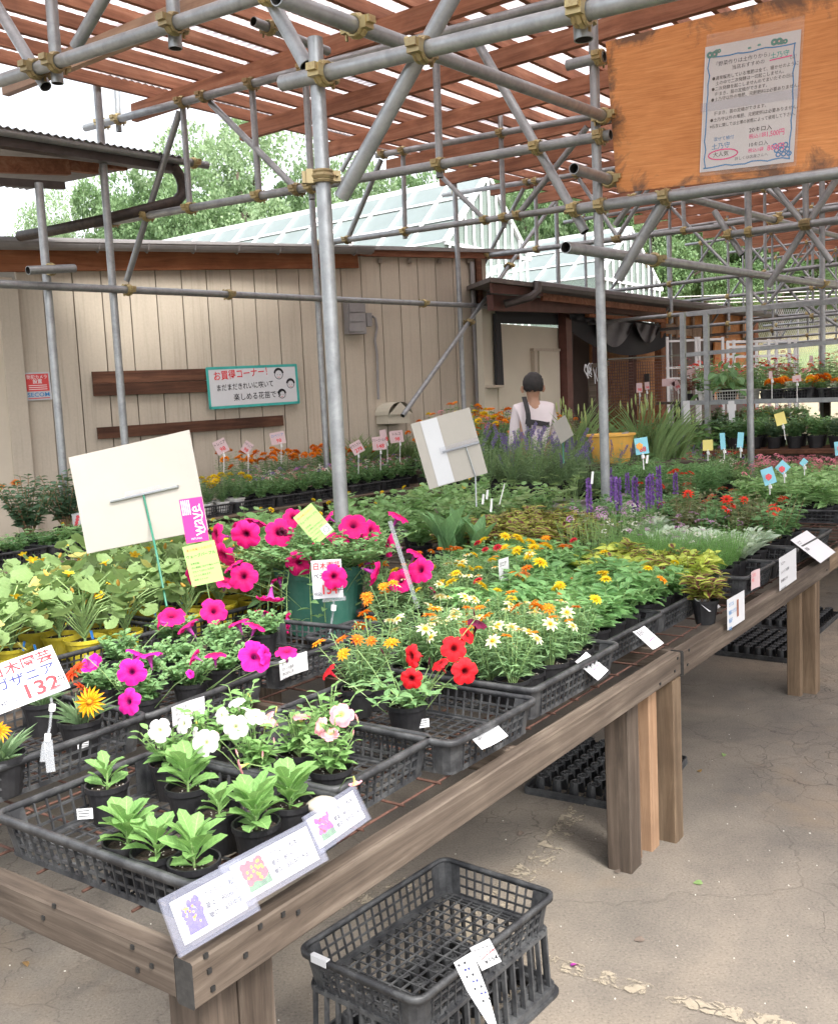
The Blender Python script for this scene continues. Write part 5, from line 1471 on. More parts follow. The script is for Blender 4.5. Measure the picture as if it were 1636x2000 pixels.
def flower(parent, kind, P, N, size, name=None, spin=None):
    me = random.choice(FM[kind]); z = Vector(N).normalized(); x = z.orthogonal().normalized(); y = z.cross(x)
    M = Matrix((x, y, z)).transposed().to_4x4() @ Matrix.Rotation(random.uniform(0, 6.28) if spin is None else spin, 4, 'Z') @ Matrix.Scale(size, 4)
    M.translation = Vector(P)
    o = link(name or me.name.split('.')[0], me, parent); o.matrix_basis = M
    return o
def lobj(parent, me, P, D, L, W, roll=0.0):
    D = Vector(D).normalized(); x = D.cross(UP)
    if x.length < .05: x = Vector((1, 0, 0))
    x.normalize(); z = x.cross(D); R3 = Matrix((x, D, z)).transposed().to_4x4() @ Matrix.Rotation(roll, 4, 'Y')
    S = Matrix.Diagonal((W, L, L, 1)); M = R3 @ S; M.translation = Vector(P)
    o = link('leaf', me, parent); o.matrix_basis = M; return o
def leafmesh(tm, mat, petiole=0):
    m = MB(); V0, F0, uv0 = TM[tm]
    if isinstance(F0, tuple): m.add(V0, F0[0], 0, uv0); m.F.append(np.array(F0[1])); m.M.append(np.zeros(len(F0[1]), int))
    else: m.add(V0, F0, 0, uv0)
    return m.mesh('leaf', [mat], True)
# ---- bushy foliage as one mesh
def stems(r, nst, H, spread, per, L, W, tm, mats, z0=0.0, R0=.01, up=.6, leaf_up=.35, pair=True, bare=.15, curve=.6, stem_r=.0014, lmul=(1., .55)):
    m = MB(); tips = []; Ps, Ds, Ls = [], [], []
    for k in range(nst):
        a = 2 * PI * (k + r.uniform(-.4, .4)) / nst; q = math.sqrt(r.uniform(.02, 1)) * spread; h = H * r.uniform(.72, 1.05) * (1 - .28 * (q / max(spread, 1e-6)) ** 2)
        B = np.array([R0 * math.cos(a), R0 * math.sin(a), z0]); Tp = np.array([q * math.cos(a), q * math.sin(a), z0 + h])
        mid = B * .5 + Tp * .5 + np.array([-math.cos(a), -math.sin(a), 0]) * q * .15 * curve
        f = lambda u: (1 - u) ** 2 * B + 2 * u * (1 - u) * mid + u * u * Tp
        m.tube([f(u) for u in (0, .33, .66, 1)], [stem_r * 1.3, stem_r * 1.1, stem_r, stem_r * .7], 4, 1)
        tips.append((Vector(f(1.0)), Vector(f(1.0) - f(.85)).normalized()))
        for i in range(per):
            u = bare + (1 - bare) * (i + r.uniform(0, .6)) / per; p = f(min(u, 1)); az = i * 2.4 + r.uniform(-.5, .5)
            for w_ in ((0, PI) if pair else (0,)):
                Ps.append(p); e = leaf_up + r.uniform(-.3, .35); Ds.append((math.cos(az + w_), math.sin(az + w_), e)); Ls.append(lmul[0] + (lmul[1] - lmul[0]) * u)
    Ls = np.array(Ls) * r.uniform(.75, 1.2, len(Ls))
    leaves(m, tm, Ps, Ds, Ls * L, Ls * W, r.normal(0, .35, len(Ls)), 0)
    return m, tips
def foliage(parent, m, mats, name='foliage'):
    o = m.build(name, mats, parent); o['kind'] = 'stuff'; return o
def plant(name, label, P, group=None, cat='plant', rz=None):
    return thing(name, label, cat, P, random.uniform(0, 6.28) if rz is None else rz, group)
def place(protos, pts, labels, rnd=(.9, 1.12), group=None):
    out = []
    for i, P in enumerate(pts):
        k = i % len(protos); pr = protos[k]
        o = pr if not pr.get('_used') else copy_tree(pr)
        if not pr.get('_used'): pr['_used'] = 1
        o.location = P; o.rotation_euler = (0, 0, random.uniform(0, 6.28)); s_ = random.uniform(*rnd); o.scale = (s_,) * 3
        o['label'] = labels if isinstance(labels, str) else labels[i % len(labels)]
        sf = SUF.get(tuple(P))
        if sf and len((o['label'] + sf).split()) <= 16: o['label'] = o['label'] + sf
        if group: o['group'] = group
        out.append(o)
    for pr in protos:
        if not pr.get('_used'):
            for c in list(pr.children_recursive): bpy.data.objects.remove(c)
            bpy.data.objects.remove(pr)
    for o in out:
        if '_used' in o: del o['_used']
    return out
ORD = 'first second third fourth fifth sixth seventh eighth ninth tenth eleventh twelfth thirteenth'.split()
SUF = {}
def grid(s0, s1, t0, t1, ns, nt_, z, jit=.012):
    out = []
    for i in range(ns):
        for j in range(nt_):
            P = T(s0 + (s1 - s0) * (i + .5) / ns + random.uniform(-jit, jit), t0 + (t1 - t0) * (j + .5) / nt_ + random.uniform(-jit, jit), z)
            SUF[tuple(P)] = (', ' + ORD[j] + ' row' if nt_ > 1 else '') + ', ' + ORD[i] + ' from the near end'; out.append(P)
    return out
rr = np.random.default_rng
ZT = TH + .022                                   # things standing on a tray bottom

# ---- front row trays
tray(.265, .305, .42, .62, 'tray of leafy aster seedlings at the near corner of the front table')
tray(.69, .315, .38, .51, 'tray of pink and white petunias right behind the aster labels', .02)
tray(1.075, .28, .41, .58, 'nearly empty tray with one pot of red petunias at the table edge', -.02)
tray(1.575, .30, .58, .60, 'lipped tray of cream and orange zinnias at the table edge', .0, z=TH + .03, H=.10)
tray(2.185, .36, .54, .56, 'tray of broad leaved zinnias before the first pair of legs')
tray(2.715, .36, .50, .54, 'tray left of the small coleus pot at the table edge')
tray(3.50, .38, .46, .74, 'tray of feathery green plants under a pink labelled card')
tray(3.96, .36, .42, .70, 'tray of silver woolly leaved plants above the white notice')
tray(4.60, .40, .72, .76, 'tray of bronze leaved plants with scarlet flowers at the table edge')
tray(.33, 1.02, .52, .48, 'tray of gazanias at the left edge behind the price sign', z=TH + .05)
tray(.86, 1.07, .50, .46, 'tray of magenta petunias with a small label on its front', .05, z=TH + .03)
tray(1.38, 1.06, .50, .46, 'empty black tray with a hand written slip on its rim', .04, z=TH + .05)
tray(1.72, .86, .30, .48, 'black tray tucked between the zinnias and the big green pot', .02)
tray(2.3, .95, .60, .52, 'tray of narrow leaved cream zinnias right of the green pot')
tray(2.98, 1.0, .60, .55, 'tray of yellow and red zinnias in the middle of the table')
tray(4.05, 1.5, 1.1, .80, 'tray of dark coleus edged with lime')
tray(4.75, 1.28, .7, .52, 'tray of purple salvias behind the small lilac flowers')
tray(5.6, 1.35, .8, .60, 'tray of salvias and scarlet zinnias before the second post')
tray(6.6, 1.65, 1.0, .85, 'tray of feathery green marigolds without flowers')
tray(6.35, .55, .85, .80, 'tray of light green seedlings with blue picture tags')
tray(7.3, .7, .8, .8, 'second tray of light green seedlings at the right edge')
tray(1.05, 2.0, .85, .55, 'left tray of yellow pots with pumpkin seedlings'); tray(1.95, 2.0, .8, .55, 'right tray of yellow pots with pumpkin seedlings')
tray(1.2, 2.65, .85, .55, 'left rear tray of yellow pots with pumpkin seedlings'); tray(2.1, 2.65, .85, .55, 'right rear tray of yellow pots with pumpkin seedlings')

# ---- asters: every leaf its own piece
AL = [leafmesh('aster', 'leaf_aster')]
for k, (tb_, c) in enumerate((((8, 'spoon', .16, .32, .10), 0), ((8, 'spoon', .22, .5, .08), 1), ((8, 'spoon', .10, .15, .09), 2))):
    TM['as%d' % k] = leaf_tmpl(*tb_); AL.append(leafmesh('as%d' % k, 'leaf_aster'))
lab = ['aster seedling in a black pot, alone at the back left of the near tray', 'bushy aster seedling nearest the left rim of the near tray', 'small aster seedling, second from the left in the front row of pots',
       'aster seedling in the near corner just above the blue flower label', 'tall aster seedling in the raised pot behind the front row', 'smallest aster seedling between the taller ones', 'upright aster seedling above the red flower label', 'aster seedling beside the pebble at the right end of the near tray']
for i, (x, y, h, n) in enumerate([(200, 1548, .11, 13), (240, 1662, .125, 20), (296, 1684, .11, 14), (371, 1704, .125, 19), (361, 1570, .14, 20), (421, 1601, .09, 11), (494, 1628, .145, 21), (561, 1586, .135, 19)]):
    P = at(x, y, ZT + .075) + D1 * .022 + N1 * .012; P.z = ZT + (.02 if i == 4 else 0)
    o = plant('aster_seedling', lab[i], P, 'aster seedlings in black pots'); zs = pot_parts(o, .047, .088)
    r = rr(40 + i)
    m = MB(); m.tube([(0, 0, zs - .005), (.003, 0, zs + h * .35)], [.003, .0022], 6); m.build('stem', 'stem_green', o)
    for k in range(n):
        f = k / n; a = k * 2.4 + r.uniform(-.3, .3); e = .6 + 1.7 * f + r.uniform(-.25, .3); L = h * (.54 - .22 * abs(f - .45)) * r.uniform(.8, 1.12)
        lobj(o, AL[int(r.integers(0, 4))], (.004 * math.cos(a), .004 * math.sin(a), zs + .004 + h * .42 * f), (math.cos(a), math.sin(a), e), L, L * r.uniform(.46, .60), r.uniform(-.4, .4))
# ---- pink and white petunias
PLm = [leafmesh('ovate', 'leaf_pinkpet'), leafmesh('broad', 'leaf_pinkpet')]
pl = ['pink petunia in the pot nearest the flower labels', 'pink petunia with two trumpets held high', 'petunia of the near tray tucked between the pink and the white ones', 'white petunia at the left end of its tray', 'white petunia with the most open flowers', 'white petunia at the back of its tray', 'pink petunia at the back right of its tray']
pinks = []
for i, (x, y) in enumerate([(646, 1512), (585, 1480), (500, 1500), (335, 1500), (410, 1470), (470, 1430), (640, 1440)]):
    P = at(x, y, ZT + .07); P.z = ZT; o = plant('petunia_pot', pl[i], P, 'pink and white petunias in black pots', rz=0); zs = pot_parts(o, .05, .088); r = rr(70 + i)
    m = MB()
    for k in range(15):
        a = k * .9 + r.uniform(-.3, .3); q = r.uniform(.01, .075); h = r.uniform(.05, .125); tip = Vector((q * math.cos(a), q * math.sin(a), zs + h))
        m.tube([(0, 0, zs), tip * .5 + Vector((0, 0, zs * .5)), tip], .0015, 4)
        for j in range(6):
            u = .25 + .75 * j / 5; b_ = j * 2.5 + a; L = .042 * (1.15 - .5 * u) * r.uniform(.8, 1.15)
            p = Vector((0, 0, zs)).lerp(tip, u); lobj(o, PLm[j % 2], p, (math.cos(b_), math.sin(b_), .5 * u + r.uniform(-.1, .3)), L, L * .55, r.uniform(-.3, .3))
    m.build('stem', 'stem_green', o)
    pinks.append((o, P))
def near(P, lst): return min(lst, key=lambda q: (q[1] - P).to_2d().length)[0]
def put_flower(lst, x, y, D, kind, rpx, N, name=None, parent=None, stem=True):
    if kind in ('mag', 'pur', 'red'):
        N = (N[0] + random.uniform(-.4, .4), N[1] + random.uniform(-.1, .35), N[2] + random.uniform(-.25, .4))
    P = dep(x, y, D); o = parent or near(P, lst); size = rpx * D / FOC * 1.04
    q = P - o.location
    if abs(o.rotation_euler.z) > 1e-6 or o.scale.x != 1:
        Mi = basis(o).inverted(); q = Mi @ P; N = Mi.to_3x3() @ Vector(N)
    f = flower(o, kind, q, N, size, name)
    if stem:
        m = MB(); B = Vector((q.x * .25, q.y * .25, max(.06, q.z * .35))); e = q - Vector(N).normalized() * size * 1.1
        m.tube([B, B.lerp(e, .6) + Vector((0, 0, .01)), e], .0012, 4); m.build('stem', 'stem_green', o)
    return f
for x, y, rp, N in [(312, 1427, 23, (.0, -1, .25)), (358, 1414, 20, (-.6, -.8, .6)), (403, 1450, 26, (.1, -1, .5)), (432, 1398, 18, (-.5, -.7, .3)), (462, 1370, 18, (-.2, -.2, 1)), (460, 1420, 25, (.1, -1, .35)), (500, 1398, 20, (.3, -.6, .9)), (380, 1432, 14, (-.9, -.5, .2)), (484, 1385, 14, (.4, .3, .8))]:
    D = at(x, y, .92).y + .05; put_flower(pinks, x, y, D, 'white', rp, N)
for x, y, rp, N in [(520, 1402, 20, (-.5, -.1, .6)), (527, 1406, 19, (.5, -.1, .8)), (588, 1398, 21, (.05, .1, 1)), (625, 1418, 19, (-.7, -.6, .5)), (666, 1396, 25, (.15, -.9, .6)), (645, 1432, 18, (0, -.5, .9)), (468, 1498, 16, (-.9, -.3, -.2)), (694, 1532, 14, (.2, -.1, -1)), (418, 1440, 12, (-.3, -.9, .4))]:
    D = at(x, y, .90).y + .04; put_flower(pinks, x, y, D, 'pink', rp, N)
for x, y, rp, k in [(487, 1360, 16, 'wbud'), (360, 1425, 16, 'wbud'), (384, 1412, 14, 'wbud'), (540, 1385, 12, 'wbud'), (696, 1400, 14, 'pbud'), (690, 1430, 10, 'pbud'), (462, 1468, 12, 'pbud'), (513, 1472, 12, 'pbud'), (535, 1445, 10, 'pbud'), (395, 1405, 12, 'wbud')]:
    D = at(x, y, .88).y + .04; put_flower(pinks, x, y, D, k, rp, (random.uniform(-.3, .3), -.1, 1), 'bud')
# ---- red petunia
P = at(795, 1385, ZT + .08); P.z = ZT; redp = plant('petunia_pot', 'red petunia with six open flowers alone in its black pot', P, rz=0); zs = pot_parts(redp, .056, .098)
RL = [leafmesh('ovate', 'leaf_petunia'), leafmesh('broad', 'leaf_petunia')]; r = rr(90); m = MB()
for k in range(13):
    a = k * 2 * PI / 13 + r.uniform(-.2, .2); q = r.uniform(.08, .16); h = r.uniform(.02, .09); tip = Vector((q * math.cos(a), q * math.sin(a), zs + h)); mid = Vector((q * .5 * math.cos(a), q * .5 * math.sin(a), zs + h * .8 + .02))
    m.tube([(0, 0, zs), mid, tip], .0018, 4)
    for j in range(9):
        u = .15 + .85 * j / 8; b_ = j * 2.5 + a; p = Vector((0, 0, zs)).lerp(mid, min(1, 2 * u)) if u < .5 else mid.lerp(tip, 2 * u - 1); L = .042 * (1.15 - .4 * u) * r.uniform(.8, 1.15)
        lobj(redp, RL[j % 2], p, (math.cos(b_), math.sin(b_), r.uniform(.1, .8)), L, L * .5, r.uniform(-.3, .3))
m.build('stem', 'stem_green', redp)
DR = P.y
for x, y, rp, N, dd, kd in [(803, 1282, 24, (-.5, -.8, .35), -.03, 'red'), (803, 1326, 22, (-.2, -1, .1), -.06, 'red'), (886, 1266, 26, (0, -1, .25), .0, 'red'), (913, 1240, 18, (.5, -.8, .4), .03, 'red'), (858, 1296, 20, (-.4, -.5, 1.1), -.02, 'red'), (908, 1312, 27, (.05, -1, .15), -.05, 'red'), (640, 1310, 20, (-.8, -.2, .9), .05, 'red'), (932, 1216, 22, (.3, -.1, .9), .06, 'maroon')]:
    put_flower(None, x, y, DR + dd, kd, rp, N, parent=redp)
for x, y in [(865, 1255), (925, 1195), (838, 1290), (745, 1270), (830, 1345), (690, 1255)]: put_flower(None, x, y, DR + .02, 'mbud', 14, (random.uniform(-.5, .5), -.1, 1), 'bud', redp)

# ---- narrow leaved zinnias
FS = 1.08
def zin_proto(kinds, H, spread, seed, L=.045, W=.009, tm='lance', nst=9, per=9, mats=('leaf_zinnia', 'stem_green'), fs=.021, nf=3, pot=(.05, .085), sq=.35, name='zinnia_pot', group=None, cat='plant', z_extra=.012, potmat='black_pot', fname=None, **kw):
    o = thing(name, 'plant', cat, (0, 0, -50), 0, group); zs = pot_parts(o, pot[0], pot[1], potmat, sq)
    r = rr(seed); m, tips = stems(r, nst, H, spread, per, L, W, tm, mats, zs, **kw); foliage(o, m, list(mats))
    order = r.permutation(len(tips))[:nf]
    for i, k in enumerate(order):
        kd = kinds[int(r.integers(0, len(kinds)))]
        if kd is None: continue
        p, d = tips[k]; N = (d.x + r.uniform(-.5, .5), d.y + r.uniform(-.5, .5), 1.0)
        flower(o, kd, p + Vector((0, 0, z_extra)), N, fs * (1 if kd in ('sal', 'lav') else FS) * r.uniform(.8, 1.15), fname)
    return o
zg = 'narrow leaved zinnias of the lipped tray'
pr = [zin_proto(['zcr', 'zcr', 'zor'], .17, .08, 100 + i, group=zg, nst=13, per=10, nf=3, fs=.023, L=.05, W=.010) for i in range(5)]
place(pr, grid(1.33, 1.83, .06, .55, 5, 5, TH + .036), 'cream and orange zinnia in the lipped tray', group=zg)
zg2 = 'narrow leaved zinnias of the second row'
pr = [zin_proto(['zcr', 'zor', 'zcr', 'zye'], .19, .09, 120 + i, group=zg2, nst=13, per=10, nf=2, fs=.022, L=.05, W=.010) for i in range(4)]
place(pr, grid(2.02, 2.60, .72, 1.20, 5, 4, ZT), 'narrow leaved zinnia right of the green pot', group=zg2)
P = at(700, 1345, ZT + .08); P.z = ZT; o = zin_proto(['zor', 'zor', 'zcr'], .21, .11, 141, nst=16, per=11, nf=5, fs=.024, L=.05, W=.010); o.location = P; tag(o, 'narrow leaved zinnia with orange flowers left of the red petunia')
o = zin_proto(['zor', 'zor', 'zcr'], .24, .11, 143, nst=14, per=11, nf=6, fs=.024, L=.05, W=.010); o.location = T(1.72, .80, ZT); tag(o, 'narrow leaved zinnia standing before the big green pot')
o = zin_proto(['zcr', 'zor', 'zor'], .22, .10, 144, nst=14, per=11, nf=5, fs=.024, L=.05, W=.010); o.location = T(1.22, .50, ZT); tag(o, 'narrow leaved zinnia behind the red petunia')
# ---- broad leaved zinnias
bg_ = dict(L=.082, W=.037, tm='ovate', nst=9, per=6, mats=('leaf_zinnia_broad', 'stem_green'), fs=.029)
zg3 = 'broad leaved zinnias at the table edge'
pr = [zin_proto(k, .15, .085, 160 + i, nf=n, group=zg3, **bg_) for i, (k, n) in enumerate([(['zye'], 1), (['zor', 'zor'], 1), (['zye', 'zcm'], 1), (['zco'], 0), (['zye'], 0)])]
g1, g2 = grid(1.96, 2.42, .14, .60, 4, 4, ZT), grid(2.48, 2.94, .14, .58, 4, 3, ZT)
place(pr, g1 + g2, ['broad zinnia, tray by the board joint'] * 16 + ['broad zinnia, tray by the small coleus'] * 12, group=zg3)
zg4 = 'broad leaved zinnias of the middle row'
pr = [zin_proto(k, .17, .09, 170 + i, nf=n, group=zg4, **bg_) for i, (k, n) in enumerate([(['zye'], 2), (['zcm', 'zco'], 1), (['zco', 'zor'], 2), (['zor', 'zcm'], 1), (['zye', 'zye'], 1)])]
place(pr, grid(2.70, 3.30, .72, 1.26, 5, 4, ZT) + grid(1.92, 2.66, .60, .70, 5, 1, ZT), ['broad leaved zinnia in the middle of the table'] * 20 + ['broad zinnia in the gap behind the edge trays'] * 5, group=zg4)
# ---- coleus
cg = 'dark coleus edged with lime'
pr = [zin_proto([None], .19, .11, 190 + i, L=.095, W=.068, tm='broad', nst=7, per=6, mats=('leaf_coleus', 'stem_red'), nf=0, group=cg, name='coleus_pot', leaf_up=.25) for i in range(4)]
place(pr, grid(3.55, 4.60, 1.15, 1.85, 8, 5, ZT), 'dark coleus in the wide tray', group=cg)
cg2 = 'lime coleus at the table edge'
pr = [zin_proto([None], .15, .095, 200 + i, L=.085, W=.050, tm='ovate', nst=7, per=6, mats=(mt, 'stem_red'), nf=0, group=cg2, name='coleus_pot', leaf_up=.3) for i, mt in enumerate(('leaf_coleus_lime', 'leaf_coleus', 'leaf_coleus_lime', 'leaf_coleus'))]
place(pr, grid(3.0, 3.30, .14, .72, 3, 5, ZT), 'lime coleus behind the small edge pot', group=cg2)
P = at(1385, 1178, TH + .085); P.z = TH - .0
o = zin_proto(['zsc'], .15, .10, 207, L=.085, W=.050, tm='ovate', nst=8, per=6, mats=('leaf_coleus', 'stem_red'), nf=0, name='coleus_pot', leaf_up=.3, pot=(.05, .10), sq=.5); o.location = P + N1 * .02; tag(o, 'lime and red coleus in the small square pot at the table edge')
# ---- feathery, silver, bronze
TM['thread'] = leaf_tmpl(2, 'blade', .0, .5)
fg = 'feathery green plants'
pr = [zin_proto([None, 'cll', 'clw'], .20, .10, 210 + i, L=.04, W=.0025, tm='thread', nst=24, per=14, mats=('leaf_fern', 'leaf_fern'), nf=5, fs=.016, group=fg, name='fern_like_pot', leaf_up=.6, z_extra=.05, stem_r=.0008) for i in range(4)]
place(pr, grid(3.30, 3.72, .12, .74, 4, 5, ZT), 'feathery thread leaved plant in the edge tray', group=fg)
fg2 = 'thread leaved plants with lilac flowers'
pr = [zin_proto(['cll', 'cll', 'clw'], .25, .09, 216 + i, L=.035, W=.003, tm='thread', nst=14, per=10, mats=('leaf_fern', 'stem_green'), nf=4, fs=.020, group=fg2, name='lilac_flower_pot', leaf_up=.6, z_extra=.03, stem_r=.0009) for i in range(3)]
place(pr, grid(3.45, 4.35, .80, 1.05, 6, 2, TH + .014), 'lilac headed plant behind the silver leaves', group=fg2)
sg2 = 'silver woolly plants'
pr = [zin_proto([None], .10, .08, 220 + i, L=.115, W=.040, tm='spoon', nst=7, per=5, mats=('leaf_silver', 'leaf_silver'), nf=0, group=sg2, name='silver_leaf_pot', leaf_up=1.1, bare=0) for i in range(3)]
place(pr, grid(3.79, 4.13, .13, .68, 3, 4, ZT) + grid(4.2, 4.4, .75, .95, 2, 1, ZT), 'silver woolly plant in the edge tray', group=sg2)
bg2 = 'bronze leaved plants with scarlet flowers'
pr = [zin_proto(['zsc', 'clr', 'zsc'], .27, .10, 226 + i, L=.07, W=.034, tm='ovate', nst=8, per=7, mats=('leaf_bronze' if i % 2 else 'leaf_mid', 'stem_red'), nf=(1, 0, 2, 0)[i], fs=.034, group=bg2, name='bronze_leaf_pot') for i in range(4)]
place(pr, grid(4.30, 4.92, .14, .80, 4, 4, ZT) + grid(4.7, 5.3, .82, 1.02, 4, 1, ZT), 'bronze leaved scarlet zinnia near the edge', group=bg2)
place([zin_proto(['zsc'], .27, .10, 232 + i, L=.07, W=.034, tm='ovate', nst=8, per=7, mats=('leaf_bronze', 'stem_red'), nf=2, fs=.034, name='bronze_leaf_pot') for i in range(2)], grid(5.62, 5.98, 1.1, 1.6, 2, 2, ZT), 'bronze leaved plant before the second post', group='bronze leaved plants before the second post')
# ---- salvias
sg3 = 'purple salvias in the middle of the table'
pr = [zin_proto(['sal'], .18, .10, 240 + i, L=.06, W=.026, tm='ovate', nst=13, per=9, mats=('leaf_mid', 'stem_green'), nf=n, fs=.10, group=sg3, name='salvia_pot', z_extra=0) for i, n in enumerate((1, 0, 1, 0))]
for q in pr:
    for c in q.children:
        if c.name.startswith('flower_spike'): M = c.matrix_basis.copy(); c.matrix_basis = Matrix.Translation(M.translation) @ Matrix.Diagonal((.11, .11, .19, 1))
place(pr, grid(4.42, 5.05, 1.06, 1.5, 5, 4, ZT) + grid(5.24, 5.6, 1.12, 1.6, 3, 3, ZT), 'purple salvia before the second post', group=sg3)
# ---- green marigolds, light seedlings
mg = 'feathery green marigolds without flowers'
pr = [zin_proto([None], .33, .14, 250 + i, L=.10, W=.022, tm='lance', nst=13, per=13, mats=('leaf_mid', 'stem_green'), nf=0, group=mg, name='marigold_pot', leaf_up=.4) for i in range(3)]
place(pr, grid(6.15, 7.1, 1.28, 2.05, 6, 4, ZT), 'flowerless marigold right of the second post', group=mg)
lg = 'light green seedlings'
pr = [zin_proto([None], .22, .11, 255 + i, L=.10, W=.042, tm='ovate', nst=8, per=6, mats=('leaf_light', 'stem_green'), nf=0, group=lg, name='seedling_pot') for i in range(3)]
place(pr, grid(5.98, 7.7, .22, .95, 9, 4, ZT), 'light green seedling near the right edge', group=lg)
# ---- gazanias
GL = TM['gz'] = leaf_tmpl(4, 'lance', .2, .2)
def gazania(P, label, flowers, seed):
    o = plant('gazania_pot', label, P, 'gazanias in black pots', rz=0); zs = pot_parts(o, .055, .095); r = rr(seed); m = MB(); n = 46
    a = r.uniform(0, 6.28, n); e = r.uniform(.5, 2.2, n); D = np.stack([np.cos(a), np.sin(a), e], 1)
    leaves(m, 'gz', np.stack([np.cos(a) * .008, np.sin(a) * .008, np.full(n, zs)], 1), D, r.uniform(.05, .11, n), r.uniform(.008, .014, n), r.uniform(-.4, .4, n)); foliage(o, m, ['leaf_gaz'])
    for x, y, D_, kd, rp, N in flowers: put_flower(None, x, y, D_, kd, rp, N, parent=o)
P = at(158, 1418, TH + .13); P.z = TH + .056; gz_y = P.y
gazania(P, 'gazania with a striped orange flower behind the big price sign', [(176, 1371, gz_y - .05, 'gaz', 33, (-.1, -1, .35)), (148, 1312, gz_y + .05, 'gazr', 30, (-.6, -.3, .8)), (160, 1345, gz_y + .03, 'gazr', 22, (.5, .2, .5))], 5)
P = at(5, 1490, TH + .13); P.z = TH + .056
gazania(P, 'gazania pot cut by the left edge of the picture', [(-4, 1428, P.y - .02, 'gaz', 28, (.4, -.4, .6))], 6)
gazania(T(.52, 1.14, TH + .056), 'gazania pot at the back of its tray near the petunias', [], 8)
# ---- magenta petunias of the second row
def pet_bush(o, zs, R, H, n, seed, mat='leaf_petunia', L=.042, droop=0.0, nst=26, per=9):
    r = rr(seed); m, tips = stems(r, nst, H, R, per, L, L * .55, 'ovate', None, zs, leaf_up=.4 - droop, bare=.12); foliage(o, m, [mat, 'stem_green']); return tips
mags = []
for i, (s, t) in enumerate([(.72, .96), (.90, .96), (1.06, 1.0), (.74, 1.17), (.92, 1.19), (1.07, 1.2), (1.26, 1.2), (1.48, 1.22), (1.0, 1.42), (1.3, 1.5)]):
    P = T(s, t, TH + .04); o = plant('petunia_pot', ['magenta petunia at the left front of its tray, two flowers hanging over the rim', 'bushy petunia in the middle of the labelled tray', 'petunia at the right front of the labelled tray', 'magenta petunia at the left back of its tray', 'petunia behind the bushy one', 'petunia right of the small slip', 'petunia behind the empty tray', 'petunia between the empty tray and the green pot', 'petunia next to the yellow pots', 'petunia below the lime tag'][i], P, 'magenta petunias in black pots', rz=0)
    zs = pot_parts(o, .052, .09); pet_bush(o, zs, .10, .105, 60, 300 + i, nst=17, per=8); mags.append((o, P))
for x, y, rp, N, kd in [(258, 1312, 29, (-.1, -1, .3), 'pur'), (250, 1371, 27, (-.1, -1, .1), 'pur'), (292, 1278, 26, (-.4, .2, .8), 'pur'), (268, 1275, 22, (.2, .3, 1), 'pur'), (497, 1281, 33, (.1, -.9, .5), 'pur'), (519, 1279, 22, (.7, -.5, .3), 'pur'), (560, 1272, 22, (.3, -.3, .9), 'mag'), (420, 1278, 22, (.2, .1, 1), 'mag'), (378, 1282, 18, (-.9, 0, .4), 'mag'), (180, 1298, 24, (.3, .2, -.6), 'pur'), (373, 1316, 10, (.2, -.5, .5), 'pur'), (335, 1202, 28, (-.2, -.8, .7), 'mag'), (365, 1222, 24, (-.5, .1, .7), 'mag'), (310, 1215, 16, (-.6, -.3, .3), 'mag'), (418, 1193, 27, (.2, -.9, .4), 'mag'), (465, 1215, 22, (-.2, .2, 1), 'mag'), (500, 1222, 22, (.4, .2, 1), 'mag')]:
    D = at(x, y, .93).y + .03; put_flower(mags, x, y, D, kd, rp, N)
# ---- big green pot of wave petunia
P = T(2.02, 1.40, TH + .01); big = plant('potted_wave_petunia', 'large green pot overflowing with magenta petunias in the middle of the table', P, rz=0)
m = MB(); H = .28; R = .19
m.lathe([(R * .78, 0), (R * .96, H - .04), (R * 1.02, H - .038), (R * 1.05, H), (R * .99, H), (R * .96, H - .03)], 40); m.disc((0, 0, .002), R * .78, 40); m.build('pot', 'green_pot', big, smooth=False)
m = MB(); m.disc((0, 0, H - .03), R * .97, 24, 0, 0, .006); m.build('soil', 'soil', big)
r = rr(77); m, tips = stems(r, 125, .20, .42, 11, .055, .030, 'ovate', None, H - .03, R0=.12, leaf_up=.35, bare=.1, stem_r=.002); foliage(big, m, ['leaf_petunia', 'stem_green'])
r = rr(78); m2 = MB(); Ps, Ds = [], []
for k in range(34):                       # trailing shoots over the pot's edge
    a = r.uniform(0, 6.28); q = R * 1.0; L = r.uniform(.08, .22); pts = [Vector((q * math.cos(a) * f, q * math.sin(a) * f, H + z)) for f, z in ((.8, .02), (1.15, .03), (1.32, -L * .3), (1.38, -L))]
    m2.tube(pts, .002, 4, 1)
    for j in range(9): p = pts[1].lerp(pts[2], j / 5) if j < 5 else pts[2].lerp(pts[3], (j - 4) / 5); b_ = a + r.uniform(-1.4, 1.4); Ps.append(p); Ds.append((math.cos(b_), math.sin(b_), r.uniform(-.3, .6)))
leaves(m2, 'ovate', [tuple(p) for p in Ps], Ds, r.uniform(.035, .06, len(Ps)), r.uniform(.02, .032, len(Ps)), r.normal(0, .3, len(Ps))); foliage(big, m2, ['leaf_petunia', 'stem_green'], 'trailing_shoots')
DB = P.y
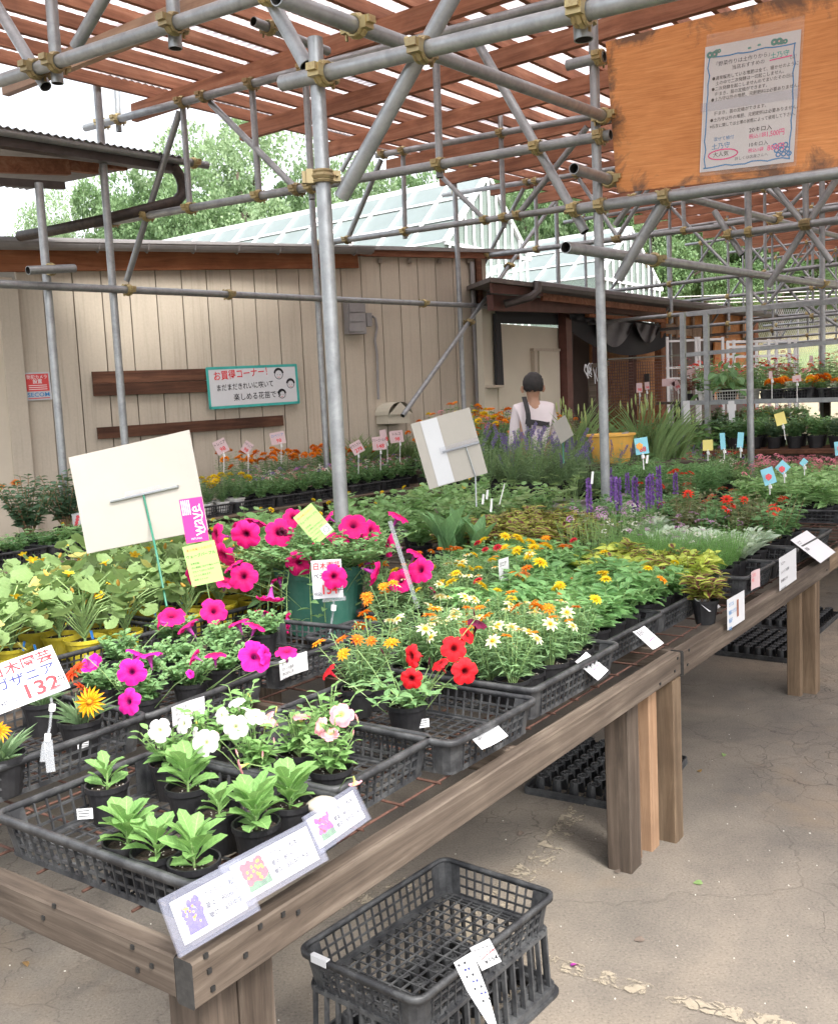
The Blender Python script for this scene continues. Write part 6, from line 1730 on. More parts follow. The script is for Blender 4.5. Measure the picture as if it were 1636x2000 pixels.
for x, y, rp, N, dd in [(422, 1046, 26, (-.5, -.8, .3), -.05), (480, 1045, 29, (.05, -1, .1), -.15), (545, 1040, 29, (-.1, -1, .15), -.1), (573, 1010, 20, (.3, -.8, .4), .1), (500, 1018, 22, (.1, .3, 1), .1), (470, 1022, 20, (-.5, .2, .9), .12), (437, 1085, 27, (-.2, -.9, -.1), -.15), (475, 1126, 28, (.2, -1, .2), -.3), (455, 1104, 22, (-.7, -.2, .5), -.25), (440, 1135, 20, (.1, -.4, .9), -.28), (375, 1125, 24, (-.4, -.9, 0), -.25), (690, 1025, 29, (-.1, -1, .2), -.02), (726, 1036, 23, (.3, -.9, .3), 0), (661, 1050, 24, (.2, -.4, .9), -.05), (583, 1101, 27, (0, -1, .1), -.22), (655, 1128, 25, (.2, -.9, .5), -.32), (648, 1082, 20, (-.3, -.3, .9), -.12), (820, 1113, 27, (0, -1, .1), -.25), (781, 1133, 26, (-.3, -.9, .1), -.22), (758, 1066, 24, (-.8, -.6, .1), -.1), (778, 1008, 22, (.7, -.1, .6), .05), (812, 1080, 20, (.4, -.4, .8), -.1), (528, 1172, 27, (-.3, -.3, -.4), -.35), (560, 1215, 22, (-1, -.3, 0), -.3), (735, 1120, 26, (.6, -.3, -.5), -.25), (700, 1060, 18, (-.9, .1, .4), 0), (640, 1010, 16, (-.8, -.2, .5), .15), (610, 1062, 22, (.1, .1, 1), 0), (716, 1100, 18, (.2, .2, .9), -.1), (515, 1195, 18, (.1, .2, 1), -.33), (850, 1155, 16, (.5, .1, .4), -.2), (545, 1130, 18, (-.5, 0, .6), -.15)]:
    put_flower(None, x, y, DB + dd, 'mag', rp, N, parent=big)
for i in range(26):                       # buds and withered blooms between the open flowers
    a = random.uniform(0, 6.28); q = random.uniform(.15, .42); P_ = Vector((q * math.cos(a), q * math.sin(a) , random.uniform(.30, .46) if q < .3 else random.uniform(.22, .38)))
    flower(big, random.choice(['mbud', 'mbud', 'maroon']), P_, (random.uniform(-1, 1), random.uniform(-1, 0), random.uniform(-.3, 1)), random.uniform(.018, .03), 'bud')
# ---- pumpkin-like seedlings in yellow pots
GLm = []
for k, (lo, dp, cu) in enumerate(((5, .10, .18), (5, .07, .3), (7, .09, .1))):
    q = round_leaf(16, lo, dp, cu); TM['gl%d' % k] = (q[0], (np.array(q[1][0]), np.array(q[1][1])), q[2]); GLm.append(leafmesh('gl%d' % k, 'leaf_gourd'))
GLY = leafmesh('gl1', 'leaf_yellowing')
gg = 'pumpkin seedlings in yellow pots'
def gourd(seed, potmat='yellow_pot', R=.085, Lm=.075, n=12, H=.17, nf=2):
    o = thing('pumpkin_seedling', 'plant', 'plant', (0, 0, -50), 0, gg); zs = pot_parts(o, .068, .09, potmat); r = rr(seed); m = MB()
    m.tube([(0, 0, zs - .01), (.005, 0, zs + .04), (.02, .02, zs + .09)], [.005, .004, .003], 6)
    for k in range(n):
        a = k * 2.4 + r.uniform(-.3, .3); f = k / n; b = Vector((0, 0, zs + .01 + .08 * f)); q = R * r.uniform(.6, 1.4); h = H * (.45 + .55 * f) * r.uniform(.8, 1.1)
        tip = Vector((q * math.cos(a), q * math.sin(a), zs + h)); mid = b.lerp(tip, .5) + Vector((0, 0, .03)); m.tube([b, mid, tip], [.0028, .0024, .0018], 5)
        L = Lm * r.uniform(.7, 1.25); lobj(o, GLY if r.uniform() < .07 else GLm[int(r.integers(0, 3))], tip, (math.cos(a), math.sin(a), r.uniform(-.9, .9)), L, L * 1.08, r.uniform(-.75, .75))
    m.build('stem', 'stem_green', o)
    for k in range(nf + 2):
        a = r.uniform(0, 6.28); q = R * r.uniform(.3, 1.2); p = Vector((q * math.cos(a), q * math.sin(a), zs + H * r.uniform(.5, 1.1))); flower(o, 'gou' if k < nf else 'gbud', p, (r.uniform(-.6, .6), r.uniform(-.8, .2), 1), .024 if k < nf else .026)
    return o
pr = [gourd(400 + i, nf=1 + i % 3, R=.11, Lm=.066, n=32, H=.24) for i in range(5)]
pts = grid(.68, 1.45, 1.76, 2.24, 4, 3, ZT) + grid(1.56, 2.34, 1.76, 2.24, 4, 3, ZT) + grid(.80, 1.62, 2.42, 2.88, 4, 2, ZT) + grid(1.7, 2.5, 2.42, 2.88, 4, 2, ZT)
pl2 = ['yellow potted pumpkin, left tray'] * 12 + ['yellow potted pumpkin, right tray'] * 12 + ['yellow potted pumpkin, left rear tray'] * 8 + ['yellow potted pumpkin, right rear tray'] * 8
kp = [i for i in range(40) if i not in (3, 11, 17, 29)]
place(pr, [pts[i] for i in kp], [pl2[i] for i in kp], group=gg)
m = MB(); R_ = random.Random(8)
for i, (x, y) in enumerate([(47, 1262), (70, 1268), (180, 1240), (303, 1195), (357, 1172), (336, 1130)]):
    P = at(x, y, TH + .13); o = MB().box((0, 0, 0), (.009, .002, .035)).build('plant_tag', 'tag_blue'); o.location = P; o.rotation_euler = (R_.uniform(-.2, .2), R_.uniform(-.2, .2), R_.uniform(-.5, .5)); tag(o, 'small blue stick tag in a yellow pumpkin pot', 'plant tag', 'blue stick tags in the yellow pots')
# ================================================================== CRATES ON THE GROUND
def crate(corners, z, H, label, parts=True, group=None):
    """crate through three rim corners given as pixels at height z: left, near, right"""
    A, B, C_ = [at(x, y, z) for x, y in corners]
    ex = (C_ - B); ey = (A - B); L, W = ex.length, ey.length; c = B + ex / 2 + ey / 2
    return c, math.atan2(ex.y, ex.x), L, W
cg_ = 'stacked black crates on the asphalt'
c, rz, L, W = crate([(600, 1842), (800, 1962), (1070, 1748)], .29, .12, '')
L, W = max(L, .5), max(W, .36)
def base(x): return Vector((c.x, c.y, x))
o = tray(0, 0, L, W, 'empty black lattice crate on top of the stack on the asphalt', rz=rz - YAW, P=base(.192), H=.098, name='lattice_crate', cat='crate', group=cg_)
m = MB(); Mx = Matrix.Rotation(rz, 3, 'Z')
# white paint mark on the rim
q = o.location + Mx @ Vector((-L * .5 - .006, W * .38, .095)); k = MB(); k.box((0, 0, 0), (.012, .055, .004)); k.box((-.007, 0, -.008), (.002, .05, .018)); w1 = k.build('paint_mark', 'paper', o); w1.location = (-L * .5 - .004, W * .30, .0995)
def plug_tray(P, rz, L, W, nx, ny, label, up=True, group='upturned black plug trays'):
    """plug tray lying upside down: a frame with a field of hollow cups"""
    t = thing('plug_tray', label, 'tray', P, rz, group)
    m = MB(); m.sweep(rrect(L, W, .02), [(-.02, 0), (.004, 0), (.004, .014), (-.02, .014)]); m.sweep(rrect(L, W, .02), [(-.004, .014), (.002, .014), (.002, .03), (-.004, .03)]); m.build('rim', 'black_plastic', t)
    if 'cup' + str(nx) not in POTC:
        r_ = min((L - .05) / nx, (W - .05) / ny) / 2 * .93; m = MB(); n = 10; h = .062
        m.lathe([(r_, .004), (r_ * .97, .012)], n)
        for j in range(n):
            if j % 5 in (1, 2): continue
            a0, a1 = 2 * PI * j / n, 2 * PI * (j + 1) / n
            V = [(r_ * q_ * math.cos(a), r_ * q_ * math.sin(a), z) for q_, z in ((.97, .012), (.80, h)) for a in (a0, a1)]; m.add(V, [(0, 1, 3, 2)])
        m.lathe([(r_ * .80, h), (r_ * .62, h + .003), (r_ * .55, h)], n)
        for j in range(5):
            a = 2 * PI * j / 5; m.bar((0, 0, h), (r_ * .6 * math.cos(a), r_ * .6 * math.sin(a), h), .005, .003)
        m.lathe([(.012, h - .002), (.012, h + .003), (.006, h + .003)], 8)
        POTC['cup' + str(nx)] = m.mesh('cup', ['black_plastic'])
    me = POTC['cup' + str(nx)]
    for i in range(nx):
        for j in range(ny):
            k = link('cup', me, t); k.location = (-L / 2 + .025 + (L - .05) * (i + .5) / nx, -W / 2 + .025 + (W - .05) * (j + .5) / ny, .002)
    return t
# lower crates of the stack: tall slatted side pieces and cups inside
o = thing('slatted_crate', 'black crate with tall side slats under the lattice crate', 'crate', base(.012), rz, cg_)
m = MB(); m.sweep(rrect(L * 1.0, W * 1.0, .03), [(-.03, 0), (.006, 0), (.006, .02), (-.03, .02)]); m.build('rim', 'black_plastic', o)
for ax, Ln, off in (('x', L, W / 2), ('y', W, L / 2)):
    k = int(Ln / .042)
    for sg_ in (-1, 1):
        for i in range(k + 1):
            u = -Ln / 2 + .03 + (Ln - .06) * i / k; f = (u, sg_ * (off - .006)) if ax == 'x' else (sg_ * (off - .006), u); g_ = (u * .98, f[1] * .97) if ax == 'x' else (f[0] * .97, u * .98)
            m = MB(); m.bar((*f, .02), (*g_, .185), .007, .012, up=(0, 1, 0) if ax == 'x' else (1, 0, 0)); m.build('slat', 'black_plastic', o)
m = MB(); m.sweep(rrect(L * .96, W * .96, .03), [(-.02, .170), (.004, .170), (.004, .180), (-.02, .180)]); m.build('top_ring', 'black_plastic', o)
plug_tray(base(.034), rz, L * .9, W * .88, 7, 5, 'black plug tray inside the slatted crate', group=None)
o = thing('crate_base', 'flat black tray at the bottom of the stack on the asphalt', 'tray', base(0), rz, cg_)
m = MB(); m.sweep(rrect(L * 1.03, W * 1.03, .03), [(-.04, 0), (.006, 0), (.008, .011), (-.04, .011)]); m.build('rim', 'black_plastic', o)
# plug trays under the table
P = T(2.69, .43, 0); plug_tray(P, YAW + .05, .62, .50, 8, 6, 'upturned black plug tray under the table behind the dark leg', group='upturned black plug trays')
P = T(5.15, .45, 0); plug_tray(P, YAW - .04, .62, .46, 8, 6, 'upturned black plug tray under the far end of the table left of the double legs'); P = T(5.95, .48, 0); plug_tray(P, YAW, .62, .46, 8, 6, 'upturned black plug tray at the right edge behind the far legs')
# stone on the table
m = MB(); V0 = rnd_dir(rr(3), 1, 0, 1)
import bmesh
bm = bmesh.new(); bmesh.ops.create_icosphere(bm, subdivisions=3, radius=1)
for v in bm.verts: v.co = Vector((v.co.x * .036, v.co.y * .028, v.co.z * .02)) * (1 + .12 * noise.noise(v.co * 1.3))
me = bpy.data.meshes.new('stone'); bm.to_mesh(me); bm.free(); me.materials.append(MATS['block_concrete'])
for p_ in me.polygons: p_.use_smooth = True
o = link('stone', me); o.location = at(632, 1583, TH + .09); o.location.z = TH + .10; tag(o, 'smooth grey stone weighing down the flower labels at the tray corner', 'stone')
# dead leaves and petals on the ground
for i, (x, y, mt, lb) in enumerate([(1366, 1508, 'leaf_dead', 'curled yellow leaf on the asphalt right of the double legs'), (1366, 1727, 'leaf_gourd', 'small green leaf lying on the open asphalt'), (1018, 1628, 'bark', 'dark dry leaf on the asphalt under the table'), (50, 1883, 'leaf_dead', 'yellow fragment on the ground at the left edge'), (1119, 1888, 'petal_mauve', 'tiny violet petal by the painted line'), (1206, 1705, 'bark', 'dark speck of bark near the first leg'), (1252, 1838, 'bark', 'brown crumb by the worn line'), (1413, 1475, 'leaf_gourd', 'tiny leaf in the middle of the yard')]):
    m = MB(); leaves(m, 'ovate', [(0, -.01, .004)], [(0, 1, .15)], .032, .022, .3); o = m.build('fallen_leaf', mt, smooth=True); o.location = at(x, y, 0); o.rotation_euler = (0, 0, i * 1.3); tag(o, lb, 'leaf')
# rolled rebar ends, white planter edge etc. come with the table

# ================================================================== CARDS AND LABELS
def dcard(name, label, cat, c, D, mat, thick=.0012, group=None, curve=0.0):
    Ds = D if isinstance(D, (tuple, list)) else (D,) * 4
    return card(name, label, cat, *[dep(x, y, d) for (x, y), d in zip(c, Ds)], mat, thick, group, curve)
def stake(t, pts, mat='stake_green', r_=.003, name='stake'):
    m = MB(); m.tube(pts, r_, 6); return m.build(name, mat, t, world=True)
# big blank boards seen from behind
t, w_, h_ = dcard('blank_board', 'large blank cream board on a green stake at the left', 'sign board', [(125, 893), (365, 845), (414, 1030), (183, 1082)], (4.1, 3.95, 3.9, 4.05), 'paper_cream', .004, curve=.006)
Mi = t.matrix_basis
m = MB(); m.tube([(-w_ * .22, -h_ * .03, .012), (w_ * .34, -h_ * .02, .012)], .0055, 6); m.build('bar', 'stake_steel', t)
plate(t, w_ * .30, h_ * .06, 'clear_sleeve', .001, 'tape', x=w_ * .06, y=0, z=.019)
plate(t, w_ * .99, h_ * .52, 'paper_cream', .001, 'backing_sheet', y=-h_ * .235, z=.0055)
stake(t, [Mi @ Vector((w_ * .055, -h_ * .02, .012)), Mi @ Vector((w_ * .06, -h_ * .3, .010)), dep(305, 1075, 3.85), dep(326, 1185, 3.7)], 'stake_green', .0045)
t, w_, h_ = dcard('blank_board', 'blank cream board on a thin stake right of the middle post', 'sign board', [(802, 826), (918, 797), (950, 922), (838, 958)], 5.2, 'paper_cream', .004, curve=.008)
Mi = t.matrix_basis
m = MB(); m.tube([(-w_ * .12, -h_ * .02, .014), (w_ * .5, -h_ * .03, .014)], .006, 6); m.build('bar', 'stake_steel', t)
plate(t, w_ * .66, h_ * .10, 'clear_sleeve', .001, 'tape', x=w_ * .17, y=0, z=.021); plate(t, w_ * .28, h_ * .98, 'paper', .001, 'sheet', x=-w_ * .20, z=.006)
stake(t, [Mi @ Vector((w_ * .27, -h_ * .03, .012)), Mi @ Vector((w_ * .29, -h_ * .5, .010)), dep(930, 990, 5.15)], 'stake_steel', .004)
t, w_, h_ = dcard('blank_board', 'curled blank white board beyond the lavender near the standing person', 'sign board', [(1083, 823), (1113, 810), (1108, 850), (1090, 872)], (7.6, 7.5, 7.5, 7.6), 'paper_cream', .004)
stake(t, [dep(1098, 830, 7.6), dep(1100, 905, 7.55)], 'stake_green', .006)
t, w_, h_ = dcard('grey_sheet', 'grey plastic sheet leaning against the yellow tub', 'sheet', [(1190, 900), (1218, 838), (1222, 850), (1180, 935)], (9.0, 9.0, 8.9, 8.8), 'grey_planter', .006)
# 132 yen sign
t, w_, h_ = dcard('price_sign', 'big hand lettered gazania price sign reading 132 yen at the left edge', 'price sign', [(-55, 1318), (85, 1268), (154, 1333), (18, 1386)], (2.28, 2.36, 2.30, 2.22), 'paper', .0015)
text('白木園芸', t, -w_ * .46, h_ * .30, h_ * .27, 'ink_red', .002, .03); text('ガザニア', t, -w_ * .44, h_ * .02, h_ * .27, 'ink_navy', .002, .03, sx=.95)
text('132', t, -w_ * .13, -h_ * .29, h_ * .42, 'ink_red', .002, .055, .0, sx=1.0); text('円', t, w_ * .34, -h_ * .28, h_ * .18, 'ink_grey', .002); text('1ポット', t, -w_ * .46, -h_ * .22, h_ * .11, 'ink_soft', .002); text('税込', t, -w_ * .44, -h_ * .36, h_ * .14, 'ink_soft', .002)
m = MB(); m.tube([dep(100, 1362, 2.27), dep(102, 1375, 2.27), dep(98, 1420, 2.26), dep(94, 1438, 2.25)], .0035, 8); m.build('clip_stem', 'clear_clip', t, world=True)
m = MB(); m.tube([dep(103, 1376, 2.27), dep(102, 1388, 2.27)], .008, 8); m.tube([dep(94, 1434, 2.25), dep(93, 1446, 2.25)], .008, 8); m.build('joint', 'stake_white', t, world=True)
for a_, b_, w1, h1 in ((dep(75, 1362, 2.26), dep(130, 1340, 2.28), .014, .012), (dep(94, 1446, 2.25), dep(100, 1508, 2.23), .020, .010), (dep(88, 1450, 2.25), dep(84, 1488, 2.23), .012, .006)):
    m = MB(); m.bar(a_, b_, w1, h1); m.build('clip', 'clear_clip', t, world=True)
# 154 yen sign
DS = DB - .45
t, w_, h_ = dcard('price_sign', 'hand lettered petunia price sign reading 154 yen before the green pot', 'price sign', [(603, 1093), (655, 1096), (682, 1162), (617, 1172)], DS, 'paper', .0015, curve=.004)
text('白木園芸', t, -w_ * .46, h_ * .34, h_ * .22, 'ink_red', .005, .03, sx=.82); text('ペチュニア', t, -w_ * .46, h_ * .08, h_ * .20, 'ink_black', .005, .02, sx=.75)
text('154', t, -w_ * .24, -h_ * .28, h_ * .34, 'ink_red', .005, .05, sx=.85); text('円', t, w_ * .32, -h_ * .3, h_ * .17, 'ink_grey', .005); text('税込', t, -w_ * .48, -h_ * .38, h_ * .11, 'ink_soft', .005)
m = MB(); m.tube([dep(652, 1172, DS), dep(651, 1192, DS), dep(646, 1225, DS), dep(642, 1250, DS)], .004, 8); m.build('clip_stem', 'clear_clip', t, world=True); m = MB(); m.bar(dep(630, 1172, DS), dep(675, 1168, DS), .014, .014); m.build('clip', 'clear_clip', t, world=True)
m = MB(); m.tube([dep(652, 1182, DS - .01), dep(651, 1192, DS - .01)], .010, 8); m.build('joint', 'stake_white', t, world=True)
flower(big, 'mag', dep(652, 1127, DS - .05) - big.location, (.2, -1, .1), 25 * DS / FOC)
# wave tag
DW_ = DB - .42
t, w_, h_ = dcard('plant_label', 'pink printed plant label with white lettering beside the blank board', 'plant label', [(348, 976), (395, 970), (408, 1055), (366, 1062)], DW_, 'paper_pink', .0012)
text('wave', t, w_ * .12, -h_ * .36, w_ * .80, 'white_paint', .0015, .0, PI / 2, sx=.80)
for i in range(5): ringline(t, [(-w_ * (.42 - .08 * i), h_ * .14), (-w_ * (.42 - .08 * i), h_ * .46)], w_ * .04, 'white_paint', .0015)
ringline(t, [(w_ * (.36 + .05 * math.sin(q * 1.5)), -h_ * .3 + q * h_ * .08) for q in range(9)], w_ * .05, 'white_paint', .0015); text('PETUNIA', t, -w_ * .25, -h_ * .42, w_ * .12, 'white_paint', .0015)
def lime(c, D, label, stk, seal=False):
    t, w_, h_ = dcard('plant_label', label, 'plant label', c, D, 'paper_lime', .0012)
    text('ウェーブパープル', t, 0, h_ * .22, w_ * .115, 'ink_black', .0015, .01, align='CENTER'); text('夏の花壇に人気の花', t, 0, h_ * .38, w_ * .09, 'ink_red', .0015, align='CENTER')
    for i, s_ in enumerate(('生育旺盛：', '広い範囲に広がり植えつけも', '少なくてきれいな花が', 'たくさん咲きます。', '株間 ５０ｃｍ')): text(s_, t, -w_ * .38, h_ * (.04 - .10 * i), w_ * .068, 'ink_grey', .0015)
    if seal: plate(t, w_ * .42, h_ * .24, 'paper', .001, 'seal', x=w_ * .28, y=-h_ * .34, z=.002); ringline(t, circ(w_ * .28, -h_ * .34, w_ * .12, 10), w_ * .02, 'ink_grey', .0035)
    stake(t, stk, 'stem_green', .002)
lime([(357, 1068), (420, 1055), (436, 1132), (375, 1147)], DW_ - .02, 'lime green label in a clear sleeve below the pink one', [dep(404, 1140, DW_ - .02), dep(415, 1200, DW_), dep(428, 1255, DW_)])
lime([(578, 1008), (614, 978), (646, 1040), (612, 1068)], DB - .22, 'lime green label with a stamp, tilted among the magenta flowers', [dep(612, 1065, DB - .2), dep(620, 1100, DB - .2)], True)
t, w_, h_ = dcard('plant_label', 'thin edge-on clear label stake standing right of the green pot', 'plant label', [(757, 1018), (766, 1017), (819, 1186), (812, 1190)], DB - .35, 'clear_clip', .003)
stake(t, [dep(814, 1185, DB - .35), dep(845, 1300, DB - .4)], 'stem_green', .002)
# aster labels in clear sleeves, leaning on the table edge
def aster_label(c, sl, Dz, mat, label, txt, cut=99):
    nl = (UP * .055 - N1 * .105).normalized(); pts = [atp(x, y, T(0, -.072, TH + .012) - nl * 0 + nl * Dz * .5, nl) for x, y in c]
    t, w_, h_ = card('flower_label', label, 'flower label', *pts, 'paper', .0012, 'aster labels in clear sleeves')
    plate(t, w_ * sl[0], h_ * sl[1], 'clear_sleeve', .0006, 'sleeve', x=w_ * sl[2], y=0, z=.0022); plate(t, w_ * sl[0], h_ * sl[1], 'clear_sleeve', .0006, 'sleeve', x=w_ * sl[2], y=0, z=-.003)
    pw, ph = w_ * .27, h_ * .74; x0 = -w_ * .26
    base_ = {'photo_purple': 'photo_purple', 'photo_red': 'photo_red', 'photo_violet': 'photo_violet'}[mat]
    r = random.Random(len(label)); m = MB()
    for i in range(46):
        a, b_ = r.uniform(-.5, .5), r.uniform(-.18, .5); k = pw * r.uniform(.09, .14); X, Y = x0 + a * pw, b_ * ph * .95
        m.add([(X + k * math.cos(2 * PI * j / 8), Y + k * math.sin(2 * PI * j / 8), .0012 + i * .00001) for j in range(8)], [tuple(range(8))])
    m.build('picture', base_, t)
    m = MB(); m.add([(x0 - pw * .5, -ph * .5, .0010), (x0 + pw * .55, -ph * .5, .0010), (x0 + pw * .5, ph * .1, .0010), (x0 - pw * .4, ph * .1, .0010)], [(0, 1, 2, 3)]); m.build('picture', 'photo_green' if mat != 'photo_purple' else 'photo_purple', t)
    m = MB(); dots = 'photo_orange' if mat != 'photo_violet' else 'petal_rosepink'
    for i in range(17):
        X, Y = x0 + r.uniform(-.42, .42) * pw, r.uniform(-.25, .42) * ph; k = pw * .055
        m.add([(X + k * math.cos(2 * PI * j / 7), Y + k * math.sin(2 * PI * j / 7), .0017) for j in range(7)], [tuple(range(7))])
    m.build('picture', dots, t)
    for i, s_ in enumerate(txt): text(s_[:cut], t, -w_ * .06, h_ * (.26 - .24 * i), h_ * .165, 'ink_grey', .0013, .02)
TX = ('アスター　松本', '草丈：80cm', '開花：8月中旬予定')
aster_label([(328, 1767), (450, 1700), (490, 1772), (365, 1843)], (1.28, 1.36, .02), .0, 'photo_purple', 'sleeved label with a purple aster picture at the table corner', TX)
aster_label([(442, 1695), (595, 1618), (627, 1673), (482, 1762)], (1.2, 1.30, 0), .008, 'photo_red', 'middle sleeved label with a red aster picture', TX)
aster_label([(602, 1600), (690, 1543), (712, 1597), (622, 1660)], (1.12, 1.30, .02), .002, 'photo_violet', 'sleeved label with a violet aster picture beside the stone', TX)
# slips on the tray rims
def slip(c, z, label, lines, mat='paper', ink='ink_grey', sz=.17, curve=.006, name='paper_slip', group='hand written slips on the trays', red=True, tilt=False):
    if tilt:
        nl = (UP * .09 - N1 * .07).normalized(); pts = [atp(x, y, T(0, z, TH + .095), nl) for x, y in c]
    else:
        O_ = T(0, z, 0); pts = [atp(x, y, O_, N1) for x, y in c]
    t, w_, h_ = card(name, label, 'paper slip', *pts, mat, .0008, group, curve)
    for i, s_ in enumerate(lines): text(s_, t, -w_ * .42, h_ * (.28 - .26 * i), h_ * sz * 1.15, ink, curve * 1.0 + .001, .03, sx=.8)
    if red: ringline(t, [(-w_ * .2, -h_ * .16), (w_ * .4, -h_ * .10)], h_ * .03, 'ink_pink', curve + .001)
    return t
slip([(331, 1382), (395, 1360), (400, 1395), (337, 1418)], .80, 'slip reading 98 on the rim of the magenta petunia tray', ['ペチュニア', ' ディープ', '   ¥98-'])
slip([(540, 1290), (596, 1274), (600, 1305), (548, 1330)], .81, 'slip with four written lines on the empty tray', ['あいにく', '土使いの用意に', '次に出ない物', 'を待っています'], sz=.15, red=False)
slip([(910, 1438), (962, 1412), (990, 1440), (940, 1466)], -.0, 'curled slip on the rim of the red petunia tray', ['よくバイオレット', 'お買得です', '¥110'], red=False, tilt=True)
slip([(1120, 1302), (1140, 1287), (1187, 1300), (1165, 1324)], -.0, 'white slip on the rim of the lipped zinnia tray', ['ジニア', 'プロフュージョン'], sz=.2, tilt=True)
slip([(1240, 1235), (1264, 1225), (1285, 1258), (1265, 1272)], -.015, 'slip on the tray above the board joint', ['百日草', 'ジニア'], sz=.2, tilt=True)
slip([(1358, 1172), (1380, 1162), (1402, 1188), (1378, 1196)], .04, 'small slip left of the little coleus pot', ['コリウス', '¥98'], sz=.2, tilt=True)
slip([(1463, 1118), (1481, 1110), (1480, 1145), (1464, 1154)], -.0, 'narrow red printed card on the feathery plant tray', ['コスモス', '98円'], mat='paper_rose', ink='ink_red', sz=.2, red=False)
t = slip([(1415, 1175), (1450, 1157), (1456, 1205), (1424, 1228)], -.075, 'sleeved label with a brown leaf picture on the table edge', ['カラフル', '観葉コリウス', '新品種', '¥128'], ink='ink_blue', sz=.14, curve=0, name='flower_label', group=None, red=False)
m = MB(); m.add([(.005, -.03, .0015), (.03, -.03, .0015), (.03, .04, .0015), (.005, .04, .0015)], [(0, 1, 2, 3)]); m.build('picture', 'photo_brown', t)
slip([(1518, 1095), (1550, 1074), (1558, 1127), (1524, 1150)], -.07, 'tall white notice hanging over the table edge below the silver plants', ['ラムズイヤー', 'シルバーリーフの宿根草', '庭の縁取りにどうぞ', '日当たりを好む'], sz=.09, curve=0, red=False)
slip([(1556, 1055), (1587, 1040), (1618, 1074), (1588, 1100)], -.0, 'white square card at the tray of bronze plants', ['ジニア', ' ¥128-'], sz=.13, curve=0, red=False, tilt=True)
slip([(963, 1104), (984, 1098), (1003, 1128), (985, 1135)], .72, 'bluish white card standing between the zinnias and coleus', ['ジニア'], curve=0, red=False, mat='paper')
slip([(1275, 1030), (1305, 1020), (1305, 1042), (1276, 1052)], .95, 'bluish card behind the lilac flowers', ['ストック'], curve=0, red=False)
# slips on the crate
t, w_, h_ = dcard('paper_slip', 'slip reading 154 yen clipped to the lattice crate', 'paper slip', [(920, 1848), (963, 1833), (971, 1878), (938, 1900)], 2.0, 'paper', .0008)
text('アゲラタム', t, -w_ * .45, h_ * .28, h_ * .19, 'ink_black', .001, .01, sx=.8); text('トップブルー', t, -w_ * .35, h_ * .04, h_ * .17, 'ink_grey', .001, .01, sx=.8); text('¥154-', t, -w_ * .2, -h_ * .26, h_ * .26, 'ink_grey', .001, .01)
ringline(t, [(-w_ * .3, -h_ * .1), (w_ * .5, h_ * .08)], h_ * .025, 'ink_red', .001)
P4 = [dep(886, 1880, 1.98), dep(922, 1858, 1.98), dep(952, 1938, 1.96), dep(970, 2003, 1.93), dep(955, 2003, 1.93), dep(912, 1935, 1.95)]
t = thing('paper_slip', 'long pointed receipt-like label hanging from the crate rim', 'paper slip', P4[0]); m = MB()
m.add([tuple(p) for p in P4], [(0, 5, 2, 1), (5, 4, 3, 2)]); m.add([tuple(p - CF * .001) for p in P4], [(0, 1, 2, 5), (5, 2, 3, 4)]); m.build('strip', 'paper', t, world=True)
M_ = frame(P4[1] - P4[0], P4[0] - P4[5], P4[0]); Mi = t.matrix_basis.inverted()
for i in range(7):
    k = MB(); 
    for (u, v) in ((.008 + .006 * (i % 2), -.014 * i - .010), (.022, -.014 * i - .012)): k.box((u, v, .001), (.005, .005, .0004))
    q = k.build('print', 'ink_navy' if i % 2 else 'ink_grey', t); q.matrix_basis = Mi @ M_ @ Matrix.Translation((.004 * i * .5, 0, .0015))
# pot labels (small white stickers on pots)
for x, y, D, lb in [(352, 1447, None, 'white sticker on the pot of the striped gazania'), (826, 1410, None, 'white sticker on the pot of the red petunia'), (655, 1533, None, 'white sticker on the pot by the flower labels'), (170, 1585, None, 'white sticker on the back left aster pot'), (606, 1522, None, 'white sticker on a pot at the back right of the near tray'), (530, 1330, None, 'white sticker left in the small dark gap by the slip')][:5]:
    z = TH + .07; P = at(x, y, z) if x != 352 else at(168, 1450, TH + .10); P = P - Vector((0, .012, 0))
    t = thing('pot_sticker', lb, 'sticker', P, random.uniform(-.3, .3), 'white stickers on the black pots'); k = MB().box((0, 0, 0), (.034, .0006, .024)).build('sheet', 'paper', t)
    for i in range(3): MB().box((-.002, -.0006, .007 - .006 * i), (.024, .0005, .0016)).build('print', 'ink_grey', t)
# price cards along the shed bench and farther off
def pcard(c, D, label, txt, price, ink='ink_red', mat='paper_rose', stk=(0, 40), stm='stake_white', kind='price card'):
    t, w_, h_ = dcard('price_card', label, kind, c, D, mat, .0015, 'small price cards on stakes')
    if txt: text(txt, t, 0, h_ * .22, h_ * .26, ink if ink != 'ink_red' else 'ink_black', .002, .02, align='CENTER', sx=min(1, w_ / (h_ * .26 * len(txt) * 1.0)))
    if price: text(price, t, w_ * .05, -h_ * .22, h_ * .42, 'ink_red', .002, .04, align='CENTER')
    b_ = ((c[2][0] + c[3][0]) / 2, (c[2][1] + c[3][1]) / 2)
    stake(t, [dep(b_[0], b_[1] - 2, D), dep(b_[0] + stk[0], b_[1] + stk[1], D)], stm, .004)
    m = MB(); m.tube([dep(b_[0], b_[1] + 2, D - .01), dep(b_[0] + 1, b_[1] + 8, D - .01)], .012, 6); m.build('joint', 'stake_white', t, world=True)
pcard([(416, 863), (436, 856), (450, 877), (425, 892)], 10.0, 'leftmost price card by the shed reading 98', 'トレニア', '98')
pcard([(472, 858), (488, 868), (492, 890), (478, 880)], 10.3, 'price card turned half away, second from the left by the shed', 'ペチュニア', '98')
pcard([(521, 848), (550, 844), (563, 862), (536, 869)], 10.8, 'price card with blue lettering tilted above the torenias', 'ロベリア', '98', 'ink_blue')
